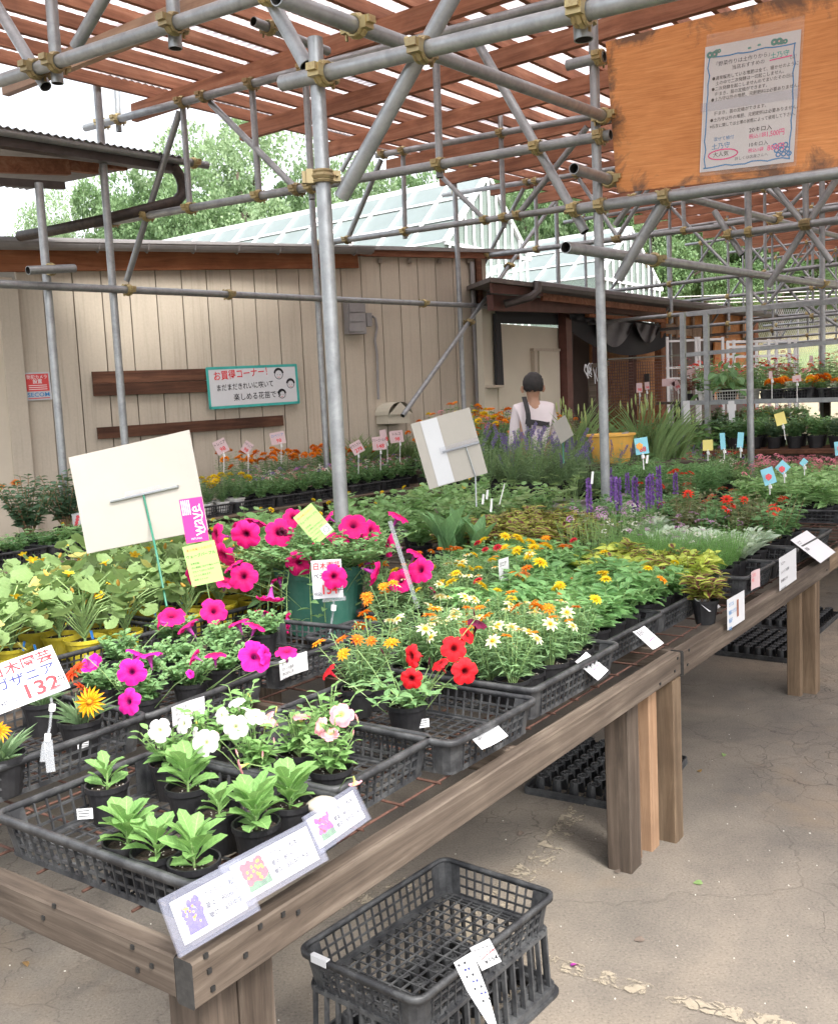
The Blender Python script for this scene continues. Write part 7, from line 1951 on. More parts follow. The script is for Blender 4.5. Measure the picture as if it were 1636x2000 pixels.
pcard([(686, 868), (702, 857), (712, 880), (688, 892)], 10.6, 'price card just right of the middle post reading 278', 'ゼラニウム', '278')
pcard([(724, 854), (752, 852), (756, 877), (730, 880)], 10.8, 'price card reading 148 right of the middle post', 'マリーゴールド', '148')
pcard([(732, 843), (750, 841), (760, 862), (753, 864)], 11.2, 'price card half hidden behind the one reading 148', '', '148')
pcard([(754, 845), (780, 842), (794, 860), (768, 864)], 10.9, 'price card left of the second blank board reading 98', 'トルコ', '98')
pcard([(1237, 856), (1263, 854), (1267, 884), (1242, 890)], 6.3, 'pale blue picture card with a yellow flower right of the second post', '', '88', mat='paper_blue', stk=(2, 30))
pcard([(1371, 860), (1392, 858), (1391, 880), (1372, 880)], 7.8, 'cream picture card among the scarlet flowers', '', '', mat='paper_yellow', stk=(0, 20))
pcard([(1402, 846), (1413, 846), (1418, 876), (1409, 878)], 7.6, 'narrow pale green card left of the third post', '', '', mat='paper_blue', stk=(0, 20))
pcard([(1437, 844), (1452, 845), (1450, 874), (1441, 874)], 7.6, 'narrow pale green card touching the third post', '', '', mat='paper_blue', stk=(0, 20))
pcard([(1509, 810), (1528, 804), (1538, 826), (1518, 832)], 8.4, 'yellow card among the pale yellow flowers', '', '', mat='paper_yellow', stk=(5, 30))
pcard([(1485, 918), (1510, 910), (1513, 942), (1492, 950)], 6.6, 'left blue picture tag in the light green seedlings', '', '', mat='paper_blue', stk=(0, 20))
pcard([(1517, 910), (1532, 895), (1538, 915), (1524, 932)], 6.8, 'second blue picture tag in the light green seedlings', '', '', mat='paper_blue', stk=(0, 20))
pcard([(1562, 905), (1572, 890), (1574, 905), (1566, 912)], 7.2, 'small blue picture tag behind the others', '', '', mat='paper_blue', stk=(0, 20))
pcard([(1628, 866), (1650, 858), (1650, 890), (1630, 888)], 6.9, 'blue picture tag cut by the right edge', '', '', mat='paper_blue', stk=(0, 20))
pcard([(1241, 748), (1253, 748), (1254, 766), (1243, 767)], 12.6, 'pink price card at the left end of the begonia table', '', '98'); pcard([(1259, 746), (1268, 746), (1267, 760), (1258, 762)], 12.6, 'small pink price card beside the first on the begonia table', '', '98')
pcard([(1288, 742), (1312, 741), (1322, 752), (1296, 753)], 12.4, 'flat pink card leaning over the begonias', '', ''); pcard([(1311, 748), (1322, 740), (1330, 758), (1318, 764)], 12.4, 'square pink price card next to the grey rack', '', '98')
pcard([(1338, 724), (1358, 718), (1357, 730), (1340, 733)], 12.2, 'pink card behind the leafy plant on the rack', '', ''); pcard([(1498, 725), (1505, 726), (1510, 738), (1503, 740)], 9.6, 'small pink card among the begonias right of the third post', '', '')
pcard([(1545, 735), (1564, 731), (1563, 745), (1548, 746)], 9.6, 'pink card above the orange pansies', '', '98'); pcard([(1575, 695), (1583, 697), (1590, 706), (1584, 708)], 12.5, 'small pink card high at the right', '', '')
# fruit pictures on the blue tags
for x, y, D in ((1500, 930, 6.55), (1526, 915, 6.75), (1640, 874, 6.85), (1248, 870, 6.25)):
    o = MB(); o.lathe([(.001, -.03), (.02, -.015), (.022, .005), (.001, .018)], 8); q = o.build('tag_picture', 'photo_red' if x != 1248 else 'photo_orange'); q.location = dep(x, y, D); q.scale = (1, .05, 1); tag(q, 'round fruit picture on a blue tag at pixel row of seedlings' if False else ('yellow flower picture on the pale blue card' if x == 1248 else 'red fruit picture on a blue tag'), 'picture', 'pictures on the blue tags')

# ================================================================== PLANTS FARTHER BACK
def dplace(protos, box, n, z, labels, group, rnd=(.9, 1.15), ns=None, nt_=None):
    s0, s1, t0, t1 = box; nt_ = nt_ or max(1, int(round(math.sqrt(n * (t1 - t0) / (s1 - s0))))); ns = ns or max(1, n // nt_)
    return place(protos, grid(s0, s1, t0, t1, ns, nt_, z, .03), labels, rnd, group)
zp = lambda **k: zin_proto(**k)
# watermelon like vines, light lobed leaves, behind the wave petunias
TM['lobed'] = TM['gl2']
wg = 'pale lobed vines behind the green pot'
pr = [zin_proto(['mary', None, None], .30, .17, 500 + i, L=.07, W=.055, tm='lobed', nst=10, per=8, mats=('leaf_light', 'stem_green'), nf=2, fs=.014, group=wg, name='vine_pot', pot=(.07, .10), leaf_up=.2, curve=1.0, z_extra=.01) for i in range(4)]
dplace(pr, (2.7, 5.6, 2.0, 3.1), 28, TH, 'pale lobed vine behind the big green pot', wg, ns=7, nt_=4)
# canna blades
P = T(3.35, 1.65, TH + .01)
for i, (ds, dt, h) in enumerate(((0, 0, .34), (.2, .05, .30), (.12, -.12, .24))):
    o = plant('canna_pot', ['broad bladed plant right of the green pot', 'broad bladed plant below the second blank board', 'smallest broad bladed plant before the lobed vines'][i], P + D1 * ds + N1 * dt, 'broad bladed plants'); zs = pot_parts(o, .065, .11); r = rr(520 + i)
    for k in range(8):
        a = k * 2.4; e = 2.6 + r.uniform(-.8, 1.2); L = h * r.uniform(.6, 1.05); lobj(o, LEAFC, (0, 0, zs), (math.cos(a), math.sin(a), e), L, L * .36, r.uniform(-.2, .2)) if 'LEAFC' in globals() else None
        if 'LEAFC' not in globals(): LEAFC = leafmesh('canna', 'leaf_canna'); lobj(o, LEAFC, (0, 0, zs), (math.cos(a), math.sin(a), e), L, L * .36, 0)
# gourds in long grey planters
gg = 'vine seedlings in grey planters'
LEAFG = GLm
def planter(P, label, seed):
    o = thing('planter_box', label, 'planter', P, YAW + PI / 2, 'grey planters of vine seedlings'); m = MB()
    for (w0, h0), (w1, h1) in ((((.30, 0), (.34, .12))),): pass
    V = []; 
    for (lx, ly, z) in ((.14, .08, 0), (.16, .095, .12), (.168, .103, .12), (.168, .103, .13), (.15, .085, .13), (.148, .083, .10)):
        V += [(-lx, -ly, z), (lx, -ly, z), (lx, ly, z), (-lx, ly, z)]
    m.add(V, [(4 * i + j, 4 * i + (j + 1) % 4, 4 * i + 4 + (j + 1) % 4, 4 * i + 4 + j) for i in range(5) for j in range(4)]); m.add(V[:4], [(3, 2, 1, 0)]); m.build('box', 'grey_planter', o)
    m = MB(); m.add([(-.148, -.083, .10), (.148, -.083, .10), (.148, .083, .10), (-.148, .083, .10)], [(0, 1, 2, 3)]); m.build('soil', 'soil', o)
    r = rr(seed); m = MB()
    for k in range(16):
        x0 = r.uniform(-.1, .1); a = r.uniform(0, 6.28); q = r.uniform(.04, .14); h = r.uniform(.06, .24); b = Vector((x0, 0, .10)); tip = Vector((x0 + q * math.cos(a), q * math.sin(a), .1 + h)); m.tube([b, b.lerp(tip, .5) + Vector((0, 0, .03)), tip], .0025, 4)
        L = r.uniform(.06, .10); lobj(o, LEAFG[k % 3], tip, (math.cos(a), math.sin(a), r.uniform(-.3, .3)), L, L, r.uniform(-.3, .3))
    m.build('stem', 'stem_green', o)
for i, (s, t) in enumerate([(4.3, 2.1), (4.75, 2.1), (5.2, 2.05), (5.65, 2.0), (6.1, 2.3), (4.5, 2.7), (5.1, 2.7), (5.7, 2.75)]):
    planter(T(s, t, TH), ['first grey planter of vines right of the broad blades', 'second grey planter of vines right of the broad blades', 'grey planter of vines behind the purple salvias', 'grey planter of vines left of the second post', 'grey planter close before the second post', 'rear grey planter at the left', 'rear grey planter in the middle', 'rear grey planter toward the lavender'][i], 540 + i)
for i, (x, y, h) in enumerate([(942, 985, 20), (958, 1000, 26), (975, 985, 40), (950, 975, 18), (1155, 945, 24), (1262, 905, 16)]):
    t = thing('plant_tag', 'white plastic plant tag standing in the green rows', 'plant tag', dep(x, y, 5.3), group='white plastic plant tags'); m = MB(); m.bar(dep(x, y, 5.3), dep(x + (10 if i == 2 else 2), y - h, 5.3), .012 if i != 2 else .005, .002, up=CF); m.build('blade', 'stake_white', t, world=True)
# lavender and salvia drift, grasses
lg2 = 'lavender pots before the second post'
pr = [zin_proto(['lav', 'lav', None], .42, .13, 560 + i, L=.07, W=.006, tm='lance', nst=22, per=8, mats=('leaf_lavender', 'leaf_lavender'), nf=4, fs=.09, group=lg2, name='lavender_pot', pot=(.06, .10), leaf_up=.9, z_extra=0, stem_r=.001) for i in range(4)]
dplace(pr, (6.2, 9.2, 2.2, 3.0), 44, TH, 'lavender before the curled board', lg2, ns=12, nt_=4)
lg3 = 'tall lavender behind the table'
pr = [zin_proto(['lav', 'lav', 'lav'], .46, .17, 566 + i, L=.06, W=.012, tm='lance', nst=26, per=11, mats=('leaf_lavender', 'stem_green'), nf=5, fs=.12, group=lg3, name='lavender_pot', pot=(.09, .14), leaf_up=.8, z_extra=0) for i in range(3)]
place(pr, [dep(x, 900, D) * 1 + UP * (-dep(x, 900, D).z + .80) for x, D in ((905, 8.3), (950, 8.2), (1000, 8.1), (1045, 8.0), (1088, 8.1), (925, 8.9), (975, 8.8), (1025, 8.7), (1070, 8.7), (1120, 8.3))], [w_ + ' tall blue salvia pot before the standing person' for w_ in ('leftmost front', 'second front', 'third front', 'fourth front', 'rightmost front', 'leftmost back', 'second back', 'third back', 'fourth back', 'rightmost back')], group=lg3)
# support tables for those
# coneflower / zinnia bench left of the person
cg3 = 'orange and pink coneflowers before the shed'
def cone(seed, kinds): return zin_proto(kinds, .72, .22, seed, L=.085, W=.03, tm='ovate', nst=20, per=10, mats=('leaf_marigold', 'stem_green'), nf=9, fs=.042, group=cg3, name='coneflower_pot', pot=(.10, .15), bare=.05, stem_r=.003, z_extra=.02)
pr = [cone(580, ['zor', 'zco', 'clp']), cone(581, ['zco', 'clp', 'mary']), cone(582, ['zor', 'maro']), cone(583, ['mary', 'zco', 'clp'])]
dplace(pr, (7.7, 9.9, 4.1, 5.1), 24, .72, 'tall orange and pink coneflower', cg3, ns=7, nt_=3)
# ornamental grass by the second post and the yellow tub
def grass(P, label, H, n, seed, seedheads=True, mat='leaf_grass', R=.12):
    o = plant('ornamental_grass', label, P, 'ornamental grasses'); zs = pot_parts(o, .12, .18); r = rr(seed); m = MB(); a = r.uniform(0, 6.28, n); e = r.uniform(2.5, 9, n)
    leaves(m, TM['gblade'], np.stack([np.cos(a) * .05, np.sin(a) * .05, np.full(n, zs)], 1), np.stack([np.cos(a), np.sin(a), e], 1), r.uniform(.5, 1.05, n) * H, r.uniform(.005, .009, n), r.uniform(-.5, .5, n)); foliage(o, m, [mat])
    if seedheads:
        for k in range(7):
            a_ = r.uniform(0, 6.28); p = Vector((R * math.cos(a_) * 1.4, R * math.sin(a_) * 1.4, zs + H * r.uniform(.8, 1.05))); m = MB(); m.tube([(0, 0, zs), p * .6 + Vector((0, 0, zs * .4)), p], .0015, 3); c_ = MB()
            m.lathe([(.001, -.06), (.010, 0), (.004, .05)], 6, 0, c=tuple(p)); m.build('seed_head', 'weed_grass', o)
    return o
TM['gblade'] = leaf_tmpl(6, 'blade', .1, .55)
for i, (x, D, H) in enumerate([(1110, 9.4, .55), (1130, 9.6, .6), (1262, 9.3, .62), (1290, 9.0, .58), (1318, 9.2, .48), (1145, 10.0, .5), (1235, 10.2, .55)]):
    P = dep(x, 850, D); grass(Vector((P.x, P.y, .85)), ['wispy grass left of the second post', 'tall grass touching the second post', 'tall arching grass right of the yellow tub', 'arching grass before the begonia table', 'short grass left of the grey rack', 'grass behind the curled white board', 'grass behind the yellow tub'][i], H, 60, 600 + i)
# pink verbena, scarlet dots, pale yellow yarrow
pg = 'pink verbena at the right edge'
pr = [zin_proto(['clp'], .22, .12, 620 + i, L=.035, W=.015, tm='ovate', nst=14, per=7, mats=('leaf_light', 'stem_green'), nf=5, fs=.032, group=pg, name='verbena_pot', z_extra=.01) for i in range(3)]
dplace(pr, (7.55, 9.6, .55, 1.45), 36, TH, 'pink verbena near the right edge', pg, ns=10, nt_=4)
pg2 = 'pale yellow yarrow'
pr = [zin_proto(['cly'], .48, .15, 626 + i, L=.05, W=.006, tm='lance', nst=18, per=9, mats=('leaf_marigold', 'stem_green'), nf=5, fs=.042, group=pg2, name='yarrow_pot', z_extra=.01) for i in range(3)]
dplace(pr, (9.6, 11.6, 1.2, 2.5), 24, .80, 'pale yellow yarrow at the right', pg2, ns=6, nt_=3)
pg3 = 'mixed small flowered pots behind the marigolds'
pr = [zin_proto(k, .30, .14, 632 + i, L=.04, W=.014, tm='lance', nst=18, per=8, mats=('leaf_mid', 'stem_green'), nf=5, fs=.022, group=pg3, name='flower_pot', z_extra=.01) for i, k in enumerate((['clv', 'clw'], ['clr', 'clv'], ['clw', 'cll'], ['clr', 'clw']))]
dplace(pr, (7.5, 9.5, 1.5, 2.6), 36, TH + .0, 'small flowered pot beyond the green marigolds', pg3, ns=8, nt_=5)
pg4 = 'dark leafy pots left of the third post'
pr = [zin_proto([None], .38, .2, 640 + i, L=.10, W=.06, tm='ovate', nst=10, per=7, mats=('leaf_mid' if i else 'leaf_rose', 'stem_green'), nf=0, group=pg4, name='leafy_pot') for i in range(3)]
dplace(pr, (10.2, 12.6, 2.6, 3.8), 20, .86, 'dark leafy plant left of third post', pg4, ns=6, nt_=4)
# begonias etc. before the mesh screen
bg4 = 'mottled begonias before the mesh screen'
pr = [zin_proto(['clr' if i else 'clp'], .20, .13, 650 + i, L=.06, W=.045, tm='ovate', nst=9, per=6, mats=('leaf_bronze' if i % 2 else 'leaf_mid', 'stem_red'), nf=2, fs=.03, group=bg4, name='begonia_pot') for i in range(3)]
mt_ = table(11.6, 14.5, 2.2, 3.2, 1.18, 'high table of mottled begonias before the brown mesh screen', nleg=3)
dplace(pr, (11.7, 14.4, 2.3, 3.1), 24, 1.18, 'mottled begonia before the mesh screen', bg4, ns=8, nt_=3)
# orange and colourful rows at the right edge
og = 'orange pansies in black trays at the right'
Rk = dep(1480, 780, 9.7); 
rk = thing('steel_rack', 'grey steel angle rack with three long rails right of the third post', 'rack', Vector((Rk.x, Rk.y, 0)))
E2 = N1
def rkb(a_, b_, D0, w0, name, D1_=None):
    O = dep(1335, 760, 11.2); P, Q = atp(*a_, O, D1), atp(*b_, O, D1); m = MB(); m.bar(P, Q, .03, w0); m.build(name, 'galvanised', rk, world=True)
for a_, b_, w0 in (((1340, 614), (1700, 583), .05), ((1340, 693), (1700, 662), .045), ((1340, 787), (1700, 779), .05)): rkb(a_, b_, 0, w0, 'rail')
O = dep(1335, 760, 11.2)
for x, yt in ((1332, 610), (1378, 612)):
    A = atp(x, yt, O, D1); m = MB(); m.bar(A, Vector((A.x, A.y, 0)), .055, .055, up=D1); m.build('post', 'galvanised', rk, world=True)
A = atp(1340, 787, O, D1); B = atp(1700, 779, O, D1)
for i in range(5): m = MB(); m.bar(A + D1 * (.15 + i * .14), B + D1 * (.15 + i * .14), .1, .02); m.build('shelf_board', 'galvanised', rk, world=True)
m = MB(); m.bar(A + D1 * .75, B + D1 * .75, .04, .05); m.build('rail', 'galvanised', rk, world=True)
zsf = A.z + .012; dR = (B - A).normalized(); ang = math.atan2(dR.y, dR.x)
o = tray(0, 0, .62, .36, 'white lattice tray under the leafy plant on the rack', rz=ang - YAW, P=Vector((A.x, A.y, zsf)) + dR * .42 + D1 * .2, mat='white_pot', H=.12, group=None)
for i in range(5): tray(0, 0, .56, .38, ORD[i] + ' black pansy tray from the left on the rack shelf', rz=ang - YAW, P=Vector((A.x, A.y, zsf)) + dR * (1.10 + .60 * i) + D1 * .2, H=.12, group='black trays on the rack shelf')
pr = [zin_proto(k, .13, .10, 660 + i, L=.05, W=.03, tm='ovate', nst=8, per=5, mats=(mt, 'stem_green'), nf=n, fs=.045, group=og, name='pansy_pot') for i, (k, n, mt) in enumerate(((['maro'], 5, 'leaf_mid'), (['maro', 'mary'], 5, 'leaf_mid'), ([None], 0, 'leaf_silver')))]
place(pr, [Vector((A.x, A.y, zsf + .01)) + dR * (.95 + .155 * i) + D1 * (.12 + .16 * (j)) for i in range(18) for j in range(2)], ['orange pansy in the black trays on the rack shelf'], group=og)
rg = 'tall leafy pots above the orange pansies'
pr = [zin_proto(['clr', 'clp', 'zsc'], .42, .2, 668 + i, L=.07, W=.03, tm='ovate', nst=14, per=8, mats=(mt, 'stem_green'), nf=5, fs=.045, group=rg, name='leafy_pot') for i, mt in enumerate(('leaf_red', 'leaf_mid', 'leaf_marigold', 'leaf_light'))]
place(pr, [Vector((A.x, A.y, zsf + .0)) + dR * (-.35 + .27 * i) + D1 * (1.05 + .4 * j) for i in range(9) for j in range(3)], 'leafy pot with red leaves or flowers behind the orange pansies', group=rg)
table(15.0, 15.9, -2.6, .8, zsf, 'long shelf table behind the grey rack') if False else None
lp = plant('leafy_rack_plant', 'big leaved green plant spilling over the white tray on the rack', Vector((A.x, A.y, zsf + .01)) + dR * .45 + D1 * .15); pot_parts(lp, .09, .13)
LR = leafmesh('broad', 'leaf_mid'); r = rr(680); m = MB()
for k in range(60):
    a = r.uniform(0, 6.28); q = r.uniform(.08, .42); tip = Vector((q * math.cos(a), q * math.sin(a) * .7, .10 + r.uniform(-.05, .40) * (1.1 - q))); m.tube([(0, 0, .1), tip * .5 + Vector((0, 0, .1)), tip], .004, 4); L = r.uniform(.10, .19); lobj(lp, LR, tip, (math.cos(a), math.sin(a), r.uniform(-.9, .5)), L, L * .55, r.uniform(-.4, .4))
m.build('stem', 'stem_green', lp)
for i, (x, D) in enumerate(((1385, 10.6), (1415, 10.9), (1440, 10.5), (1360, 11.0))):
    P = dep(x, 800, D); o = zin_proto([None], .42, .22, 690 + i, L=.13, W=.085, tm='ovate', nst=9, per=6, mats=('leaf_gourd' if i % 2 else 'leaf_zinnia_broad', 'stem_green'), nf=0, name='leafy_pot', pot=(.12, .2)); o.location = (P.x, P.y, .75); tag(o, ['bright leafy plant under the rack shelf', 'lime leafy plant under the rack shelf', 'leafy plant under the rack by the third post', 'leafy plant at the rack foot'][i], group='leafy plants under the rack')
for i, (x0, x1, D) in enumerate(((1338, 1352, 10.9), (1420, 1434, 10.6))):
    t = dcard('plastic_strip', ['white plastic strip hanging at the left of the rack shelf', 'white plastic strip hanging below the white tray'][i], 'plastic strip', [(x0, 783), (x1, 783), ((x1 if i else x1 - 10), 826), ((x0 + 4 if i else x0 - 8), 828)], D, 'paper', .002)
# shelf behind the rack and the low leafy rows under it
sh = table(15.2, 16.8, 1.0, 5.6, .9, 'timber table beyond the grey rack carrying tall leafy pots') if False else None
bk = thing('back_shelf', 'long dark shelf behind the grey rack under the red leaved pots', 'shelf', Vector((A.x, A.y, 0)) + D1 * 1.4)
q0 = Vector((A.x, A.y, zsf - .02)) + D1 * 1.45
m = MB(); m.bar(q0 - dR * .7, q0 + dR * 3.0, 1.2, .03, up=UP); m.build('board', 'dark_post', bk, world=True)
for u in (-.65, 1.2, 2.9):
    m = MB(); p0 = q0 + dR * u; m.bar(p0, Vector((p0.x, p0.y, 0)), .07, .07, up=D1); m.build('leg', 'dark_post', bk, world=True)
lt = thing('low_bench', 'reddish plank bench with dark leafy pots below the rack shelf', 'bench', dep(1540, 900, 10.3)); lt.location.z = 0
q1, q2 = dep(1400, 850, 10.6), dep(1720, 850, 9.6); q1.z = q2.z = 1.02
m = MB(); m.bar(q1, q2, .9, .04, up=UP); m.build('plank', 'brown_plank', lt, world=True)
m = MB(); m.bar(q1 + Vector((0, -.46, -.05)), q2 + Vector((0, -.46, -.05)), .03, .10); m.build('front_board', 'table_wood', lt, world=True)
for u in (.05, .5, .95):
    p0 = q1.lerp(q2, u); m = MB(); m.bar(p0, Vector((p0.x, p0.y, 0)), .09, .09, up=D1); m.build('leg', 'dark_post', lt, world=True)
lgp = [zin_proto([None, 'clw'], .26, .17, 780 + i, L=.075, W=.045, tm='ovate', nst=14, per=8, mats=(mt, 'stem_green'), nf=1, group='dark leafy pots below the rack shelf', name='leafy_pot', pot=(.08, .12)) for i, mt in enumerate(('leaf_marigold', 'leaf_rose', 'leaf_mid'))]
place(lgp, [q1.lerp(q2, (i + .5) / 8) + Vector((0, -.25 + .42 * j, .022)) for i in range(8) for j in range(2)], ['dark leafy pot below the rack shelf, %s row, %s from the left' % (('front', 'back')[q % 2], ORD[q // 2]) for q in range(16)])
# yellow tub
P = dep(1193, 880, 8.9); tub = thing('yellow_tub', 'round yellow plastic tub half hidden by grasses behind the second post', 'tub', Vector((P.x, P.y, 1.6 - 118 * 8.9 / FOC)))
m = MB(); m.lathe([(.001, 0), (.155, 0), (.165, .02), (.205, .24), (.225, .245), (.225, .265), (.20, .265), (.19, .24), (.15, .02), (.001, .02)], 32); m.build('body', 'yellow_tub', tub, smooth=False)
stand = thing('tub_stand', 'dark bench under the yellow tub', 'bench', Vector((P.x, P.y, 0))); m = MB(); zt = tub.location.z; m.box((0, 0, zt - .03), (1.6, .6, .05)); m.build('top', 'dark_post', stand)
for x in (-.7, .7): MB().box((x, 0, zt / 2 - .03), (.09, .5, zt - .06)).build('leg', 'dark_post', stand)
# shed bench planting
mg2 = 'yellow marigolds in white pots by the shed'
pr = [zin_proto(['mary'], .30, .15, 700 + i, L=.06, W=.010, tm='lance', nst=16, per=11, mats=('leaf_marigold', 'stem_green'), nf=3, fs=.042, group=mg2, name='marigold_pot', pot=(.075, .11), potmat='white_pot') for i in range(2)]
place(pr, grid(4.95, 5.75, 5.55, 5.9, 4, 2, .72), 'yellow marigold on the shed bench', group=mg2)
tg = 'torenias and lobelias by the shed'
pr = [zin_proto(k, .27, .15, 704 + i, L=.05, W=.028, tm='ovate', nst=11, per=8, mats=('leaf_mid', 'stem_green'), nf=9, fs=.022, group=tg, name='torenia_pot', pot=(.07, .10)) for i, k in enumerate((['clp', 'clw'], ['clv', 'clp'], ['clp'], ['clv', 'clw', 'clp']))]
place(pr, grid(5.85, 8.7, 5.55, 6.05, 13, 3, .72), 'pink or violet torenia, shed bench', group=tg)
og2 = 'orange marigolds by the shed wall'
pr = [zin_proto(['maro'], .40, .18, 712 + i, L=.06, W=.012, tm='lance', nst=18, per=11, mats=('leaf_marigold', 'stem_green'), nf=4, fs=.045, group=og2, name='marigold_pot', pot=(.08, .12)) for i in range(3)]
place(pr, grid(6.3, 8.9, 6.2, 6.65, 9, 2, .74), 'orange marigold at the shed wall', group=og2)
og3 = 'grassy green pots by the shed wall'
for i in range(7): grass(T(8.0 + .27 * i, 6.35 - .1 * (i % 2), .74), 'bushy narrow leaved plant right of the orange marigolds', .45, 80, 720 + i, False, R=.2)
for i in range(6): tray(5.2 + .58 * i, 5.72, .56, .46, ORD[i] + ' black tray from the left along the shed bench', z=.705, H=.11, group='black trays along the shed bench')
tg2 = 'dark pots at the right end of the shed bench'
table(9.0, 12.3, 5.0, 5.95, .85, 'low timber table of mixed pots before the right part of the shed')
pr = [zin_proto(k, .52, .22, 730 + i, L=.055, W=.018, tm='lance', nst=16, per=9, mats=('leaf_mid' if i else 'leaf_silver', 'stem_green'), nf=5, fs=.04, group=tg2, name='flower_pot', pot=(.08, .12)) for i, k in enumerate((['maro', 'clv'], ['maro', 'zco'], ['cll', 'clw']))]
place(pr, grid(9.1, 12.2, 5.1, 5.85, 9, 3, .85), 'mixed flower pot right of the shed bench', group=tg2)
# roses and strawberries at the left edge
rg2 = 'rose bushes at the left edge'
for i, (s, t) in enumerate([(1.6, 5.75), (2.1, 5.9), (2.6, 5.75), (3.05, 5.95), (3.5, 5.8), (3.95, 5.95), (2.3, 6.25), (3.2, 6.25), (4.3, 5.8), (4.5, 6.2)]):
    o = zin_proto(['clr' if i % 3 == 0 else None, None, 'zco' if i % 4 == 0 else None], .55, .27, 740 + i, L=.09, W=.055, tm='ovate', nst=17, per=14, mats=('leaf_rose', 'stem_red'), nf=3, fs=.05, group=rg2, name='rose_pot', pot=(.10, .16), bare=.25, stem_r=.004); o.location = T(s, t, .60); tag(o, 'dark leaved rose bush in a pot on the left pallet bench')
sg4 = 'strawberry pots at the left edge'
pr = [zin_proto(['mary', None, None], .17, .12, 760 + i, L=.06, W=.05, tm='broad', nst=11, per=4, mats=('leaf_mid' if i else 'leaf_light', 'stem_green'), nf=2, fs=.012, group=sg4, name='strawberry_pot') for i in range(3)]
place(pr, grid(1.5, 4.2, 5.2, 5.55, 13, 2, .62), 'strawberry pot on the left bench', group=sg4)
for i in range(5): tray(1.75 + .6 * i, 5.38, .58, .44, ORD[i] + ' black strawberry tray from the left on the left pallet bench', z=.605, H=.12, group='black trays on the left pallet bench')
t, w_, h_ = card('red_framed_sign', 'red framed card on the end of the strawberry tray at the left', 'sign', at(105, 1048, .72), at(122, 1043, .72), at(124, 1066, .62), at(109, 1069, .62), 'paper', .003); ringline(t, [(-w_ / 2, -h_ / 2), (w_ / 2, -h_ / 2), (w_ / 2, h_ / 2), (-w_ / 2, h_ / 2)], h_ * .1, 'sticker_red', .002, 'frame', True)
for i, (x, y, D) in enumerate(((122, 962, 8.6), (148, 1018, 8.2))):
    t, w_, h_ = dcard('flower_label', ['picture label with orange blooms among the roses', 'red and white picture label below the roses'][i], 'flower label', [(x - 9, y - 14), (x + 8, y - 17), (x + 14, y + 13), (x - 2, y + 15)], D, 'paper', .002)
    for k in range(4): dotted(t, w_ * (.2 - .13 * k), h_ * (.25 - .18 * k), h_ * .12, 'photo_orange' if not i else 'photo_red', .003, 8)
# white carts and crates in the distance
wc = thing('white_trolley', 'white tubular trolleys parked under the far canopy', 'trolley', dep(1450, 800, 16) * 1)
wc.location.z = 0
for x in (1420, 1432, 1460, 1476, 1500, 1515, 1540, 1552):
    m = MB(); A_, B_ = dep(x, 660 + (x % 7), 15.5), dep(x, 720, 15.5); m.bar(A_, Vector((B_.x, B_.y, .3)), .04, .04); m.build('upright', 'white_paint', wc, world=True)
for y in (668, 678, 697, 716):
    m = MB(); m.bar(dep(1418, y, 15.5), dep(1556, y - 3, 15.5), .03, .04); m.build('rail', 'white_paint', wc, world=True)
wf = thing('white_gate', 'white slatted panels standing before the brown wall of the shack', 'panel', dep(1370, 800, 16)); wf.location.z = 0
for x in (1302, 1358, 1364, 1410): m = MB(); A_ = dep(x, 658, 16.5); m.bar(A_, Vector((A_.x, A_.y, .4)), .045, .04); m.build('upright', 'white_paint', wf, world=True)
for y in (662, 714, 735): m = MB(); m.bar(dep(1300, y + 5, 16.5), dep(1412, y, 16.5), .03, .035); m.build('rail', 'white_paint', wf, world=True)
# stacked dark folded things near the far posts and work bench by the shack post
wb = thing('work_bench', 'dark bench with a coil of white string near the second post', 'bench', dep(1165, 800, 12.5)); wb.location.z = 0
for x in (1155, 1176): m = MB(); A_ = dep(x, 722, 12.5); m.bar(A_, Vector((A_.x, A_.y, 0)), .09, .09); m.build('leg', 'dark_post', wb, world=True)
m = MB(); m.bar(dep(1148, 716, 12.5), dep(1182, 712, 12.5), .5, .05); m.build('top', 'dark_post', wb, world=True)
m = MB(); R_ = random.Random(5)
for k in range(9):
    p0 = dep(R_.uniform(1142, 1165), R_.uniform(708, 714), 12.3); m.tube([p0, p0 + Vector((R_.uniform(-.04, .04), 0, -R_.uniform(.05, .12))), p0 + Vector((R_.uniform(-.06, .06), 0, -R_.uniform(.1, .25)))], .006, 4)
o = m.build('string_coil', 'paper'); tag(o, 'tangle of pale string hanging from the dark bench', 'string')

# ================================================================== PERSON
PD = 9.35; hp = dep(1040, 760, PD)
man = thing('person', 'person in a white shirt with dark cross-back straps seen from behind', 'person', Vector((hp.x, hp.y, 0)), math.radians(-8))
def skin(name, verts, edges, radii, mat, parent, sub=2, root=0):
    me = bpy.data.meshes.new(name); me.from_pydata(verts, edges, []); me.materials.append(MATS[mat])
    o = bpy.data.objects.new(name, me); col.objects.link(o)
    s_ = o.modifiers.new('skin', 'SKIN'); s_.use_smooth_shade = True
    for i, r_ in enumerate(radii): me.skin_vertices[0].data[i].radius = (r_, r_) if not isinstance(r_, tuple) else r_; me.skin_vertices[0].data[i].use_root = i == root
    q = o.modifiers.new('sub', 'SUBSURF'); q.levels = q.render_levels = sub
    dg = bpy.context.evaluated_depsgraph_get(); dg.update(); me2 = bpy.data.meshes.new_from_object(o.evaluated_get(dg)); me2.name = name
    bpy.data.objects.remove(o); 
    for p_ in me2.polygons: p_.use_smooth = True
    return link(name, me2, parent)
k = 1.11
def K(l): return [(x * k, y * k, z * k) for x, y, z in l]
